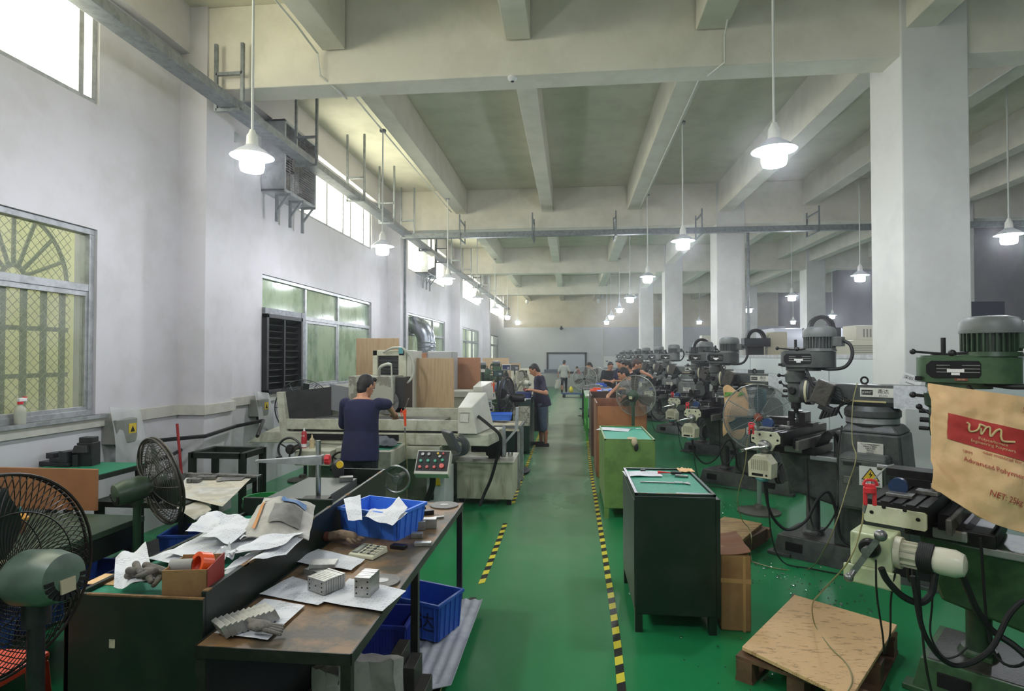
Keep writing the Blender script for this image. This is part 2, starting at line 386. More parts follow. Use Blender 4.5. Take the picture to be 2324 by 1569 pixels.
# security grilles outside window 1
a, c_ = ys[0]
XG = XW-.32; yc = P(30, 640, X=XG).y; hh = P(152, 640, X=XG).y - yc
for n_, (y0, y1) in enumerate(((yc-3*hh-.1, yc-hh-.1), (yc-hh, yc+hh))):
    g = thing('window_grille', ('fan topped green window grille', 'fan topped green window grille nearest the grey switch box')[n_] + ' outside the big window', 'grille', (XG, (y0+y1)/2, 1.3)); h = (y1-y0)/2
    mb = MB(); gm = mat('grille_green_paint', '3a4226', .6)
    for k in range(6): mb.box(-.015, .015, -h+.05+k*(2*h-.1)/5-.022, -h+.05+k*(2*h-.1)/5+.022, 0, 1.22)
    for z in (.02, .42, .85, 1.22): mb.box(-.02, .02, -h, h, z-.02, z+.02)
    mb.build('bars', gm, g)
    mb = MB()
    for rr in (.13, .62): mb.tube([(0, math.cos(q)*rr*h/.62, 1.27+math.sin(q)*rr) for q in [math.pi*k/20 for k in range(21)]], .02, 5)
    for k in range(1, 8): q = math.pi*k/8; mb.tube([(0, math.cos(q)*.13*h/.62, 1.27+math.sin(q)*.13), (0, math.cos(q)*.62*h/.62, 1.27+math.sin(q)*.62)], .018, 5)
    mb.build('fanlight_bars', gm, g)
    mb = MB(); s_ = .085
    k = -h - 1.9
    while k < h:
        for sg in (1, -1):
            p0, p1 = [], []
            ya, za, yb_, zb_ = k, 0, k + 1.85, 1.85
            lo = max(0, (-h-ya)); hi = min(1.85, (h-ya))
            if hi > lo: mb.tube([(.04, sg*(ya+lo), lo), (.04, sg*(ya+hi), hi)], .0032, 3)
        k += s_
    tag(mb.build('wire_mesh', mat('mesh_wire', '6e7452', .5), g), kind='stuff')
# ---- striped floor tape
def tape(label, pts, w_=.05, per=.1):
    pts = cat([P(x, y, Z=.003) for x, y in pts], 10); mb = MB(); pts[0:0] = []
    L_ = [0]
    for a, b in zip(pts, pts[1:]): L_.append(L_[-1] + (b-a).length)
    def at(s):
        s = min(max(s, 0), L_[-1])
        for i in range(len(L_)-1):
            if s <= L_[i+1]: 
                t_ = (s-L_[i]) / max(L_[i+1]-L_[i], 1e-6); p = pts[i].lerp(pts[i+1], t_); d = (pts[i+1]-pts[i]).normalized(); return p, V((d.y, -d.x, 0))
    s = 0; k = 0
    while s < L_[-1]:
        e = min(s+per, L_[-1]); a, na = at(s); b, nb = at(e); a2, _ = at(s+.035); b2, _ = at(e+.035); mb.m = k % 2
        q = [a-na*w_/2, b-nb*w_/2, b2+nb*w_/2, a2+na*w_/2]
        for p in q: p.z = .0035
        up = V((0,0,-.003)); mb.hexa([p+up for p in q], q); s = e; k += 1
    return tag(mb.build('floor_tape', [mat('tape_yellow', 'd9cf3e', .4), mat('tape_black', '17191a', .4)]), label, 'floor tape', 'hazard tape on the floor')
tape('long black and yellow hazard tape along the right side of the aisle', [(1414,1600),(1396,1420),(1374,1270),(1353,1140),(1340,1060),(1332,980),(1325,915),(1318,880)])
tape('short torn hazard tape piece at left of the aisle beside the rusty table', [(982,1590),(1030,1470),(1074,1356)])
tape('middle strip of hazard tape left of the aisle before the grinder coolant tank', [(1092,1326),(1120,1258),(1147,1188)])
tape('far stretch of hazard tape on the left of the aisle beside the standing man', [(1164,1143),(1185,1085),(1209,1022),(1226,980),(1236,940)])
# ---- cable tray along the left windows and one across
def hung_tray(name, label, p0, p1, w_, h_, hangers):
    t = thing(name, label, 'cable tray', (0,0,0)); p0 = V(p0); p1 = V(p1)
    mb = MB(); mb.bar(p0, p1, w_, h_); mb.build('trunking', steel_m, t, bev=.006)
    for hh in hangers:
        mb = MB(); a, b, top, th = hh
        mb.bar((a[0], a[1], a[2]-h_/2-.03), (a[0], a[1], top), th); mb.bar((b[0], b[1], b[2]-h_/2-.03), (b[0], b[1], top), th)
        mb.bar((a[0], a[1], a[2]-h_/2-.02), (b[0], b[1], b[2]-h_/2-.02), th); mb.bar((a[0], a[1], a[2]+h_/2+.3), (b[0], b[1], b[2]+h_/2+.3), th)
        mb.build('hanger', hh[4] if len(hh) > 4 else steel_m, t)
    return t
zt = P(530, 238, X=-3.9).z; zt = 4.80; XT = -3.92
hg = []
for y in (6.33, 8.3, 10.3, 12.1, 13.7, 15.4, 17.4, 19.6, 21.7, 24, 26.5, 29, 31.5, 34):
    hg.append(((XT-.16, y, zt), (XT+.16, y, zt), 5.95 if (y % 7.8) > 7.1 or y > 7 else 5.5, .035))
hung_tray('cable_tray', 'long grey steel cable tray hung beside the upper windows', (XT, YB, zt), (XT, 36, zt), .2, .1, hg)
ty = 13.5; hg = [((x, ty-.08, 4.72), (x, ty+.6, 4.72), 5.2, .03) for x in (-2.6, -.9, 1.0, 2.9, 5.4)]
hung_tray('cable_tray', 'grey cable tray crossing the whole hall under the second main beam', (XT, ty, 4.72), (XR, ty, 4.72), .14, .12, hg)
def conduit(label, pts, r=.012, m=None, name='conduit'):
    return tag(MB().tube(pts, r, 6).build(name, m or mat('white_conduit', 'd8d8d0', .5), smooth=True), label, 'conduit')
conduit('white conduit stepping down the first main beam at left', [(-2.9, 3, 5.41), (-2.9, 5.9, 5.41), (-2.88, 6.36, 5.35), (-2.85, 6.37, 5.1), (-2.72, 6.5, 5.0), (-2.7, 6.78, 5.0), (-2.9, 6.9, 5.38), (-2.9, 13.9, 5.38)])
conduit('white conduit stepping down the first main beam at right of centre', [(1.62, 3, 5.43), (1.62, 6.2, 5.43), (1.62, 6.37, 5.3), (1.62, 6.37, 5.02), (1.5, 6.6, 4.99), (1.6, 6.9, 5.38), (1.6, 13.9, 5.38)])
conduit('white conduit on the beam right of the second row of lamps', [(5.3, 7, 5.38), (5.3, 13.9, 5.38), (5.3, 14.1, 5.0), (5.0, 14.1, 4.95)])
conduit('thin white conduit running down the far white wall', [P(1369, 745, Y=36.15), P(1369, 840, Y=36.15)], .02)
conduit('grey downpipe on the aisle side of the second wall pier', [(XP+.03, 14.5, 1.3), (XP+.03, 14.5, 4.9)], .03, steel_m)
conduit('grey downpipe on the right face of the second column', [(4.1, 14.16, .5), (4.1, 14.16, 4.9)], .035, steel_m)
# smoke detector
t = thing('smoke_detector', 'small round white smoke detector under the first main beam', 'smoke detector', tuple(P(1163, 175, Z=5.02)))
MB().lathe([(.055, 0), (.055, -.02), (.04, -.035), (.02, -.05)], n=20).build('body', white_m, t, smooth=True)
MB().lathe([(.022, -.05), (.015, -.056), (.002, -.058)], n=12).build('sensor', black_m, t, smooth=True)
# ---- pendant lamps
shade_m = mat('lamp_shade_enamel', 'b9bec4', .4)
def make_lamp(loc, ztop, label):
    t = thing('pendant_lamp', label, 'lamp', loc, group='pendant factory lamps')
    MB().tube([(0,0,.26), (0,0,ztop-loc[2]-.02)], .011, 8).build('rod', mat('lamp_rod_white', 'd4d6d2', .4), t, smooth=True)
    MB().lathe([(.05, ztop-loc[2]-.03), (.05, ztop-loc[2])], n=16).build('ceiling_rose', steel_m, t, smooth=True)
    MB().lathe([(.022, .30), (.03, .27), (.045, .25), (.05, .17), (.06, .155)], n=20).build('lamp_holder', mat('holder_white', 'dedfd6', .35), t, smooth=True)
    mb = MB(); mb.lathe([(.055, .165), (.075, .145), (.11, .125), (.17, .075), (.178, .07)], n=36, closed=False); mb.m = 1; mb.lathe([(.178, .07), (.168, .07), (.105, .115), (.06, .14)], n=36, closed=False); mb.build('lamp_shade', [shade_m, mat('shade_inner_dark', '30353d', .6)], t, smooth=True)
    MB().lathe([(.05, .12), (.085, .10), (.098, .06), (.098, -.02), (.088, -.05), (.04, -.062), (.001, -.064)], n=24).build('glass_jar', emat('lamp_light', 'f2f6ff', LAMP_L) if 'lamp_light' not in MATS else MATS['lamp_light'], t, smooth=True)
    return t
lamps = []
def lampxyz(px, py, X):
    p = P(px, py, X=X); return (p.x, p.y, p.z)
L1 = [(550,392),(868,570),(1016,640),(1083,684),(1123,706),(1152,722),(1175,735)]
L2 = [(1757,362),(1550,558),(1470,636),(1430,682),(1406,706),(1387,724),(1377,736)]
nm = ('nearest', 'second', 'third', 'fourth', 'fifth', 'sixth', 'seventh')
for row, X, px, side in ((L1, -2.7, L1, 'left row near the windows'), (L2, 1.62, L2, 'middle row by the aisle')):
    for i, (x, y) in enumerate(row):
        Y = (4.7 + 4.05*i) if row is L1 else (4.95 + 4.05*i)
        p = P(x, y, Y=Y); lb = 'lit white pendant lamp, %s of the %s' % (nm[i], side)
        if i == 0 and row is L1: lamp0 = make_lamp((X, p.y, 3.52), 5.4, lb)
        else: copy_tree(lamp0, loc=(p.x, Y, p.z if i < 5 else 3.52), label=lb)
for i, (x, y, X, lb) in enumerate([(2290,545,5.4,'in front of the far right edge right of the near column'),(1952,633,5.4,'just left of the near white column'),(1797,678,5.4,'between the second and the near column'),
        (1700,706,5.4,'close against the right side of the second column'),(1587,733,5.4,'low between the far columns'),(1889,720,9.4,'over the beige cabinets left of the near column'),(1800,733,9.4,'lowest between the second and near columns')]):
    p = P(x, y, Z=3.52); lamp1 = make_lamp((p.x, min(p.y, 34), 3.52), 6.0, 'lit white pendant lamp ' + lb) if i == 0 else copy_tree(lamp1, loc=(p.x, min(p.y, 34), 3.52), label='lit white pendant lamp ' + lb)
# lamps out of the picture that light the near end
for x, y, lb in ((-2.7, .6, 'beside the viewer on the window side'), (1.62, .9, 'above the viewer by the aisle'), (5.4, 3.4, 'out of frame right of the green mill')): copy_tree(lamp1, loc=(x, y, 3.52), label='lit white pendant lamp ' + lb)
# unlit bulbs at the far end
for i, (x, y) in enumerate(((1192, 672), (1196, 685), (1358, 683), (1366, 672))):
    p = P(x, y, Y=35.8); t = thing('wall_bulb', 'small unlit bulb, %s, under the last ceiling beam' % ('upper left pair', 'lower left pair', 'lower right pair', 'upper right pair')[i], 'lamp', tuple(p), group='unlit bulbs at the far wall')
    MB().lathe([(.02, .45), (.05, .2), (.09, .15)], n=10).build('fitting', steel_m, t, smooth=True); MB().ell((0,0,0), (.11,.11,.15), 10).build('globe', white_m, t, smooth=True)
# security camera on the far wall
t = thing('security_camera', 'small black dome camera above the whiteboard', 'camera', tuple(P(1274, 744, Y=36.1)))
MB().box(-.05, .05, 0, .1, -.02, .1).build('bracket', black_m, t); MB().ell((0,-.06,-.05), .1, 12).build('dome', black_m, t, smooth=True)
# ---- exhaust fans in the upper windows
def wall_fan(label, loc, s, flap=False):
    t = thing('exhaust_fan', label, 'exhaust fan', loc); h = s/2; d = .34; th = .05
    mb = MB(); mb.box(-.05, d, -h, -h+th, -h, h).box(-.05, d, h-th, h, -h, h).box(-.05, d, -h, h, h-th, h).box(-.05, d, -h, h, -h, -h+th)
    mb.build('housing', mat('fan_housing', 'a3a8aa', .45, .3, c2='7d8284', scale=5, amt=.6), t, bev=.01)
    mb = MB(); 
    for k in range(1, 26): z = -h+th + k*(s-2*th)/26; mb.tube([(d-.02, -h+th, z), (d-.02, h-th, z)], .004, 4)
    for k in range(1, 6): y = -h+th + k*(s-2*th)/6; mb.tube([(d-.025, y, -h+th), (d-.025, y, h-th)], .006, 4)
    mb.build('grille', mat('grille_wire', '6b6156', .5, .5), t)
    mb = MB()
    for k in range(6):
        a = 2*math.pi*k/6; u = V((0, math.cos(a), math.sin(a))); q = V((0, -math.sin(a), math.cos(a)))
        mb.hexa([u*.1-q*.05+V((.08,0,0)), u*.1+q*.05+V((.16,0,0)), u*h*.82+q*.17+V((.18,0,0)), u*h*.82-q*.12+V((.06,0,0))], [x+V((.006,0,0)) for x in [u*.1-q*.05+V((.08,0,0)), u*.1+q*.05+V((.16,0,0)), u*h*.82+q*.17+V((.18,0,0)), u*h*.82-q*.12+V((.06,0,0))]])
    mb.build('blades', dull_m, t); MB().cyl((.02,0,0), (.24,0,0), .12, n=16).build('motor', black_m, t, smooth=True)
    MB().box(-.045, -.02, -h+th, h-th, -h+th, h-th).build('back_shutter', mat('shutter_dark', '4a4440', .5), t)
    for y in (-h+.12, 0, h-.12):
        mb = MB(); mb.bar((.16, y, -h), (.16, y, -h-.42), .04).bar((.16, y, -h-.02), (d+.04, y, -h-.02), .035).bar((.17, y, -h-.24), (d, y, -h-.02), .03); mb.build('support_bracket', steel_m, t)
    if flap: MB().sheet(lambda u, v: (d+.02+.32*u, -h-.1-.5*u, -.45+1.0*v), 2, 2, .01).build('side_flap', mat('pale_sheet_metal', 'c3c0b4', .5), t)
    return t
wall_fan('large square exhaust fan under the cable tray behind the nearest left lamp', (XW+.02, 8.75, 4.87), 1.08)
wall_fan('square exhaust fan with open side flap beyond the second wall pier', (XW+.02, 17.4, 4.87), 1.08, True)
# twin emergency light on the wall, left of the big fan
t = thing('emergency_light', 'white twin spot emergency light high on the wall behind the nearest left lamp', 'lamp', tuple(P(507, 322, X=XW)))
MB().box(0, .07, -.14, .14, -.13, .05).build('case', white_m, t, bev=.01)
for y in (-.08, .09): MB().lathe([(.03, 0), (.06, .05), (.065, .09)], (.06, y, .08), (1,-.4,0), 14).build('spot', mat('spot_grey', 'a8abae', .3), t, smooth=True)
# ---- electric boxes on the dado
def ebox(label, px, py, big=False):
    p = P(px, py, X=XW); t = thing('switch_box', label, 'switch box', tuple(p))
    MB().box(0, .16, -.14, .14, -.12, .12).build('case', mat('switch_grey', '84867f', .5, c2='6c6e68', scale=6, amt=.5), t, bev=.008)
    mb = MB(); mb.box(.16, .163, .02, .12, -.03, .07).build('warning_label', mat('label_yellow', 'cdb23a', .5), t)
    MB().prism([(.04, -.015), (.10, -.015), (.07, .045)], .163, .165, 'x').build('triangle_mark', black_m, t)
    MB().sheet(lambda u, v: (.18-.1*v*v+.02*math.sin(u*9), -.17+.40*u+.03*v, -.30+.55*v-.06*u), 8, 6, .002).build('plastic_cover', mat('clear_plastic_sheet', 'c6c8c6', .3, alpha=.45), t, smooth=True)
    MB().tube([(.08, -.05, -.12), (.12, .02, -.28), (.18, .25, -.36), (.12, .7, -.36), (.06, .95, -.34)], .02, 8, 6).build('cable', rubber_m, t, smooth=True)
    return t
ebox('grey switch box with yellow warning label under the dado strip, nearest the first window', 255, 978)
ebox('grey switch box with black cable under the dado, left of the surface grinder', 575, 925)
# ---- far wall: whiteboard
c = P(1286, 824, Y=36.15); w2 = (P(1331, 824, Y=36.15).x - P(1240, 824, Y=36.15).x) / 2; h2 = (P(1286, 799, Y=36.15).z - P(1286, 847, Y=36.15).z) / 2
t = thing('projection_board', 'large white board with thick black frame on the far wall', 'whiteboard', (c.x, YF-1.2, c.z))
MB().box(-w2+.1, w2-.1, -.03, 0, -h2+.1, h2-.1).build('board', mat('board_surface', 'b4bcc8', .25), t)
MB().box(-w2, w2, -.08, 0, h2-.11, h2).box(-w2, w2, -.08, 0, -h2, -h2+.11).box(-w2, -w2+.11, -.08, 0, -h2, h2).box(w2-.11, w2, -.08, 0, -h2, h2).build('board_frame', mat('board_frame_paint', '25282e', .4), t)
# ---- partition panels on the right
pan_m = mat('partition_panel', 'c6cecd', .35, c2='b8c1c0', scale=1, amt=.5)
t = thing('partition_wall', 'pale grey partition panels with aluminium rail behind the milling machines', 'partition', (3.75, 7.1, 0))
for k in range(9): MB().box(-.02, .02, k*1.9, k*1.9+1.86, .05, 1.86).build('panel', pan_m, t)
MB().box(-.03, .03, 0, 17.1, 1.86, 1.92).box(-.03, .03, 0, 17.1, 0, .05).build('rail', alu_m, t)
t = thing('partition_wall', 'pale grey partition panel right of the near white column', 'partition', (4.07, 6.42, 0))
for k in range(3): MB().box(k*1.6, k*1.6+1.55, -.02, .02, .05, 1.86).build('panel', pan_m, t)
MB().box(0, 4.8, -.03, .03, 1.86, 1.92).build('rail', alu_m, t)
p = P(2062, 838, Y=6.25); t = thing('prohibition_sign', 'round red and white prohibition sign beside the green milling machine head', 'sign', (3.98, 6.39, p.z))
MB().lathe([(.12,0),(.12,.006)], (0,0,0), (0,-1,0), 28).build('disc', white_m, t); MB().tube([(math.cos(a)*.11, -.008, math.sin(a)*.11) for a in [2*math.pi*k/32 for k in range(32)]], .012, 6, close=True).tube([(-.07,-.008,.07),(.07,-.008,-.07)], .01, 6).build('red_ring', mat('sign_red', 'c03040', .5), t)
# small round smudge boards beyond: distant notice on the far wall
MB().box(0,.9,-.02,0,0,.55); nb = thing('notice_board', 'white notice board on the far wall right of the framed board', 'notice board', tuple(P(1400, 822, Y=36.15)))
MB().box(-.8, .8, -.04, 0, -.35, .35).build('board', white_m, nb)
for q_ in range(5): MB().ell((-.6+q_*.28, -.045, .05-.1*(q_ % 2)), (.08,.01,.05), 8).build('blot', mat('blot_grey', '6a7480', .6), nb)
# ================================================================ RIGHT SIDE: turret milling machines
def stadium(x0, x1, r0, r1, n=10):
    """outline of a belt: half circle r0 round x0 (front), half circle r1 round x1"""
    return [(x0 - r0*math.sin(math.pi*k/n), r0*math.cos(math.pi*k/n)) for k in range(n+1)] + [(x1 + r1*math.sin(math.pi*k/n), -r1*math.cos(math.pi*k/n)) for k in range(n+1)]
cap_m = mat('motor_cap_grey', '6c706e', .5, c2='5a5e5c', scale=6, amt=.6)
label_m = mat('label_plate', 'd3d2c8', .5, c2='bdbcb0', scale=20, amt=.5)
oily_m = mat('oily_chips', '3a3733', .35, c2='24221f', scale=18, amt=.9, bump=.3, bscale=90)
ink_m = mat('black_ink', '1c1c1e', .6); film_m = mat('plastic_film', 'c9ccd0', .15, c2='b5b9be', scale=30, amt=.8, bump=.5, bscale=40)
rail_m = mat('scale_rail_grey', '9fa3a4', .35, .3)
def make_mill(label, loc, body, body2, feed='box', rz=-39.7, detail=True, group='turret milling machines'):
    t = thing('milling_machine', label, 'milling machine', loc, rz, group)
    # base with toe and casting pockets
    mb = MB(); mb.hexa([(-.12,-.31,0),(1.2,-.31,0),(1.2,.31,0),(-.12,.31,0)], [(-.08,-.28,.19),(1.17,-.28,.19),(1.17,.28,.19),(-.08,.28,.19)])
    mb.box(-.16, .05, -.33, -.22, 0, .03).box(1.05, 1.25, -.33, -.22, 0, .03).box(.1, .22, -.1, .1, .19, .215); mb.m = 1
    mb.box(-.05, 1.15, -.26, .26, .188, .194); mb.m = 2; mb.box(.0, .15, -.303, -.28, .06, .14).box(.85, 1.0, -.303, -.28, .06, .14)
    mb.build('base', [body, oily_m, dark_m], t, bev=.012)
    mb = MB(); mb.cyl((.15,0,.2), (.15,0,.64), .062, n=20).cyl((.15,0,.195), (.15,0,.23), .1, .085, n=20); mb.build('knee_screw_pedestal', body2, t, smooth=True)
    # column
    mb = MB(); mb.hexa([(.40,-.25,.19),(1.0,-.25,.19),(1.0,.25,.19),(.40,.25,.19)], [(.45,-.22,1.22),(.92,-.22,1.22),(.92,.22,1.22),(.45,.22,1.22)])
    mb.hexa([(.45,-.22,1.22),(.92,-.22,1.22),(.92,.22,1.22),(.45,.22,1.22)], [(.50,-.18,1.29),(.87,-.18,1.29),(.87,.18,1.29),(.50,.18,1.29)])
    mb.box(.36, .45, -.1, .1, .25, 1.2); mb.build('machine_column', body, t, bev=.02)
    o = MB().box(.60, .80, -.236, -.232, 1.02, 1.14).build('maker_plate', label_m, t)
    if detail:
        for k in range(6): text('print_line', ('Turret Milling Machine','SPINDLE SPEED','TABLE SIZE','TRAVEL','WEIGHT','SERIAL')[k], .016, ink_m, o, frame((.70,-.238,1.125-k*.018), (1,0,0), (0,0,1)))
    # knee, saddle
    mb = MB(); mb.hexa([(.0,-.17,.60),(.44,-.2,.52),(.44,.2,.52),(.0,.17,.60)], [(-.1,-.21,.97),(.44,-.21,.97),(.44,.21,.97),(-.1,.21,.97)])
    mb.build('knee', body, t, bev=.02)
    mb = MB(); mb.box(-.16, .26, -.24, .24, .97, 1.05); mb.m = 1; mb.box(-.02, .14, -.262, -.24, .985, 1.045); mb.box(.2, .5, -.235, -.212, .93, .975); mb.build('saddle', [iron_m, rail_m], t, bev=.008)
    mb = MB(); mb.sheet(lambda u, v: (.12+.36*u, -.2+.4*v, 1.06-.02*math.sin(u*6)+.0*v+.14*(abs(u-.6) < .3)*math.sin((u-.3)/.6*math.pi)), 14, 4, .006); mb.build('rubber_way_cover', rubber_m, t, smooth=True)
    mb = MB(); mb.lathe([(.10, 0), (.105, .01), (.10, .02)], (-.13, .0, .72), (-1,0,0), 24).tube([(-.17, math.cos(a)*.1, .72+math.sin(a)*.1) for a in [2*math.pi*k/24 for k in range(24)]], .012, 6, close=True).bar((-.17,-.1,.72), (-.17,.1,.72), .015)
    mb.build('knee_crank_wheel', iron_m, t, smooth=True)
    # table with its fittings
    tb = MB(); tb.box(-.15, .15, -.65, .5, -.12, -.01); tb.m = 0
    for a, b in ((-.15,-.095),(-.07,-.028),(-.012,.03),(.05,.092),(.11,.15)): tb.box(a, b, -.65, .5, -.012, 0)
    tb.box(.16, .21, -.45, .5, -.16, -.07); tb.m = 1; tb.box(.151, .16, -.4, .45, -.14, -.09); tb.box(-.14, .14, -.64, .49, -.013, -.0115)
    table = tb.build('work_table', [iron_m, rail_m if 0 else dark_m], t, bev=.005); table.location = (-.03, 0, 1.21)
    MB().box(.205, .235, -.52, .35, -.17, -.08).build('scale_guard', mat('oily_grey_guard', '77756f', .4, .3, c2='5b5a55', scale=9, amt=.7), table, bev=.006)
    if feed == 'motor': pl_ = [(-.15,-.09),(-.14,-.10),(.14,-.10),(.15,-.09),(.15,-.01),(.14,0),(-.14,0),(-.15,-.01)]
    mb = MB(); pl = [(-.06,-.17),(.06,-.17),(.09,-.115),(.13,-.10),(.13,-.04),(.10,.0),(-.10,.0),(-.13,-.04),(-.13,-.10),(-.09,-.115)]
    if feed == 'motor': pl = [(a, b-.03) for a, b in pl_]
    mb.prism(pl, -.672, -.652, 'y'); mb.m = 1
    for x, z in ((-.11,-.07),(-.05,-.03),(.05,-.03),(.11,-.07)): mb.cyl((x,-.676,z), (x,-.67,z), .011, n=10)
    mb.build('table_end_plate', [mat('pale_green_cast', 'c9ccb0', .4, c2='b0b298', scale=9, amt=.5), dark_m], table, bev=.004)
    mb = MB(); mb.lathe([(.055, 0), (.06, .03), (.05, .05), (.03, .06)], (0,-.672,-.13), (0,-1,0), 20); mb.build('dial_collar', dull_m, table, smooth=True)
    mb = MB(); mb.cyl((0,-.72,-.13), (0,-.77,-.13), .022, n=12).tube([(.05,-.76,-.12), (-.06,-.76,-.14), (-.15,-.765,-.17)], .011, 8).cyl((-.15,-.755,-.17), (-.16,-.84,-.175), .013, .017, 10).ell((.05,-.76,-.12), .018, 10)
    mb.build('crank_handle', bright_m, table, smooth=True)
    if feed == 'box':
        mb = MB(); mb.prism([(-.10,-.40),(.10,-.40),(.105,-.27),(.05,-.20),(-.05,-.20),(-.105,-.27)], -.80, -.66, 'y'); mb.m = 1
        for k in range(9): mb.box(-.075+k*.017, -.067+k*.017, -.803, -.80, -.33, -.24)
        mb.m = 2; mb.box(-.07, .03, -.803, -.80, -.385, -.362).cyl((.06,-.80,-.373), (.06,-.805,-.373), .01, n=10)
        pf = mb.build('power_feed', [mat('power_feed_cream', 'cfcdb4', .4, c2='b3b094', scale=9, amt=.5), mat('louver_shadow_cream', '9b9980', .6), dark_m], table, bev=.008)
        MB().lathe([(.06,0),(.065,-.015),(.05,-.035)], (0,-.73,-.40), n=18).build('control_knob', mat('teal_plastic', '4f9aa0', .4), pf, smooth=True)
    else:
        mb = MB(); mb.box(-.17, .03, -.86, -.66, -.34, -.15).box(-.2, .07, -.88, -.86, -.43, -.33); mb.m = 1
        mb.cyl((-.07,-.862,-.22), (-.07,-.90,-.22), .055, .05, 20)
        pf = mb.build('power_feed', [mat('feed_green_cream', 'bfc8a0', .4, c2='a3ab88', scale=7, amt=.5), iron_m], table, bev=.01)
        mb = MB(); mb.bar((.0,-.95,-.12), (-.13,-.96,-.35), .022, .03).cyl((-.07,-.90,-.22), (-.07,-.965,-.22), .02, n=12).ell((.0,-.95,-.12), .032, 14).ell((-.14,-.99,-.37), .024, 12).cyl((-.12,-.955,-.33), (-.14,-1.0,-.38), .012, .018, 10)
        mb.build('double_ball_crank', dull_m, pf, smooth=True)
        mb = MB(); mb.cyl((.03,-.78,-.24), (.06,-.78,-.24), .085, n=20).cyl((.06,-.78,-.24), (.2,-.78,-.24), .062, n=20)
        for k in range(12): a = math.pi*2*k/12; mb.box(.06, .13, -.78+math.cos(a)*.064-.006, -.78+math.cos(a)*.064+.006, -.24+math.sin(a)*.064-.006, -.24+math.sin(a)*.064+.006)
        mb.build('feed_motor', mat('motor_cream', 'cbc8b2', .4, c2='a9a68e', scale=8, amt=.5), pf, smooth=True)
        MB().lathe([(.066, 0), (.07, .03), (.07, .10), (.055, .135), (.03, .145)], (.19,-.78,-.24), (1,0,0), 24).build('fan_cowl', mat('cowl_cream', 'd6d3bf', .35), pf, smooth=True)
        mb = MB()
        for k in range(7): mb.tube([(.14+k*.009+.003*math.cos(a*3), -.78+math.cos(a)*.072, -.24+math.sin(a)*.072) for a in [2*math.pi*j/20 for j in range(20)]], .008, 6, close=True)
        mb.box(.13, .2, -.80, -.73, -.36, -.29); mb.build('wound_cable', rubber_m, pf, smooth=True)
    # vise on the table
    mb = MB(); mb.box(-.2, .2, -.07, .09, .0, .035).box(-.22, .0, -.05, .07, .035, .07).box(.07, .13, -.07, .09, .035, .135).box(-.03, .025, -.07, .09, .035, .14)
    mb.m = 1; mb.box(.028, .065, -.05, .07, .07, .145); mb.m = 2; mb.box(-.17, -.1, -.051, -.049, .045, .065)
    vs = mb.build('vise', [iron_m, bright_m, dark_m], table, bev=.006); vs.location = (-.02, .08, 0)
    MB().cyl((-.22, .01, .06), (-.27, .01, .06), .016, n=10).build('screw_end', dull_m, vs, smooth=True)
    mb = MB(); mb.cyl((-.09,-.4,.045), (-.09,-.36,.045), .05, n=24); mb.build('blue_scale_dial', mat('dial_blue', '27426f', .4), table, smooth=True)
    mb = MB(); mb.box(-.13, .0, -.5, -.42, 0, .02).box(-.02, .09, -.32, -.24, 0, .025).cyl((.06,-.28,.025), (.06,-.28,.07), .012, n=8); mb.build('clamp_bar', dull_m, table, bev=.003)
    # turret and ram
    mb = MB(); mb.lathe([(.205,1.28),(.215,1.30)], (.66,0,0), n=36); mb.m = 0; mb.lathe([(.21,1.345),(.225,1.36),(.225,1.41),(.19,1.45)], (.66,0,0), n=36); mb.m = 1; mb.lathe([(.212,1.30),(.212,1.345)], (.66,0,0), n=36)
    mb.build('turret', [body, alu_m], t, smooth=True)
    mb = MB(); mb.hexa([(.30,-.10,1.45),(1.32,-.10,1.45),(1.32,.10,1.45),(.30,.10,1.45)], [(.30,-.13,1.49),(1.32,-.13,1.49),(1.32,.13,1.49),(.30,.13,1.49)])
    mb.box(.30, 1.32, -.13, .13, 1.49, 1.64); mb.m = 1; mb.box(.45, .80, -.132, -.13, 1.485, 1.50); ram = mb.build('ram', [body, mat('scale_yellowed', 'b5a878', .5)], t, bev=.01)
    MB().tube([(.60+math.cos(a)*.028, 0, 1.675+math.sin(a)*.03) for a in [2*math.pi*k/16 for k in range(16)]], .009, 6, close=True).build('eye_bolt', iron_m, ram, smooth=True)
    if detail:
        pl = MB().box(.60, .88, -.137, -.131, 1.535, 1.615).build('name_plate', label_m, ram)
        MB().box(.612, .70, -.139, -.137, 1.553, 1.597).build('logo_block', ink_m, pl)
        text('logo_word', 'JOINT', .027, label_m, pl, frame((.656,-.1395,1.575), (1,0,0), (0,0,1)), sx=1.05)
        text('maker_characters', '甬达', .045, ink_m, pl, frame((.78,-.138,1.583), (1,0,0), (0,0,1)))
        text('maker_small_print', 'ZX-32Q', .02, ink_m, pl, frame((.78,-.138,1.549), (1,0,0), (0,0,1)))
        MB().sheet(lambda u, v: (.86+.27*u, -.14-.006*math.sin(u*14+v*3)-.004, 1.445+.20*v), 14, 6, .002).build('film_wrapped_paper', film_m, ram, smooth=True)
    # head
    mb = MB(); mb.cyl((.075,0,1.56), (.10,0,1.56), .12, n=28).cyl((.10,0,1.56), (.16,0,1.56), .135, n=28).hexa([(.14,-.11,1.46),(.14,.11,1.46),(.14,.11,1.66),(.14,-.11,1.66)], [(.32,-.11,1.47),(.32,.11,1.47),(.32,.11,1.64),(.32,-.11,1.64)])
    mb.m = 1; mb.tube([(.13, math.cos(a)*.137, 1.56+math.sin(a)*.137) for a in [math.pi*(.75+.5*k/14) for k in range(15)]], .012, 6)
    for a in (-.9, 0, .9): mb.m = 2; mb.cyl((.2, -.112, 1.56+a*.07), (.2, -.125, 1.56+a*.07), .016, n=8)
    mb.build('ram_adapter', [body, mat('dial_cream', 'cfc9a8', .5), iron_m], t, smooth=True)
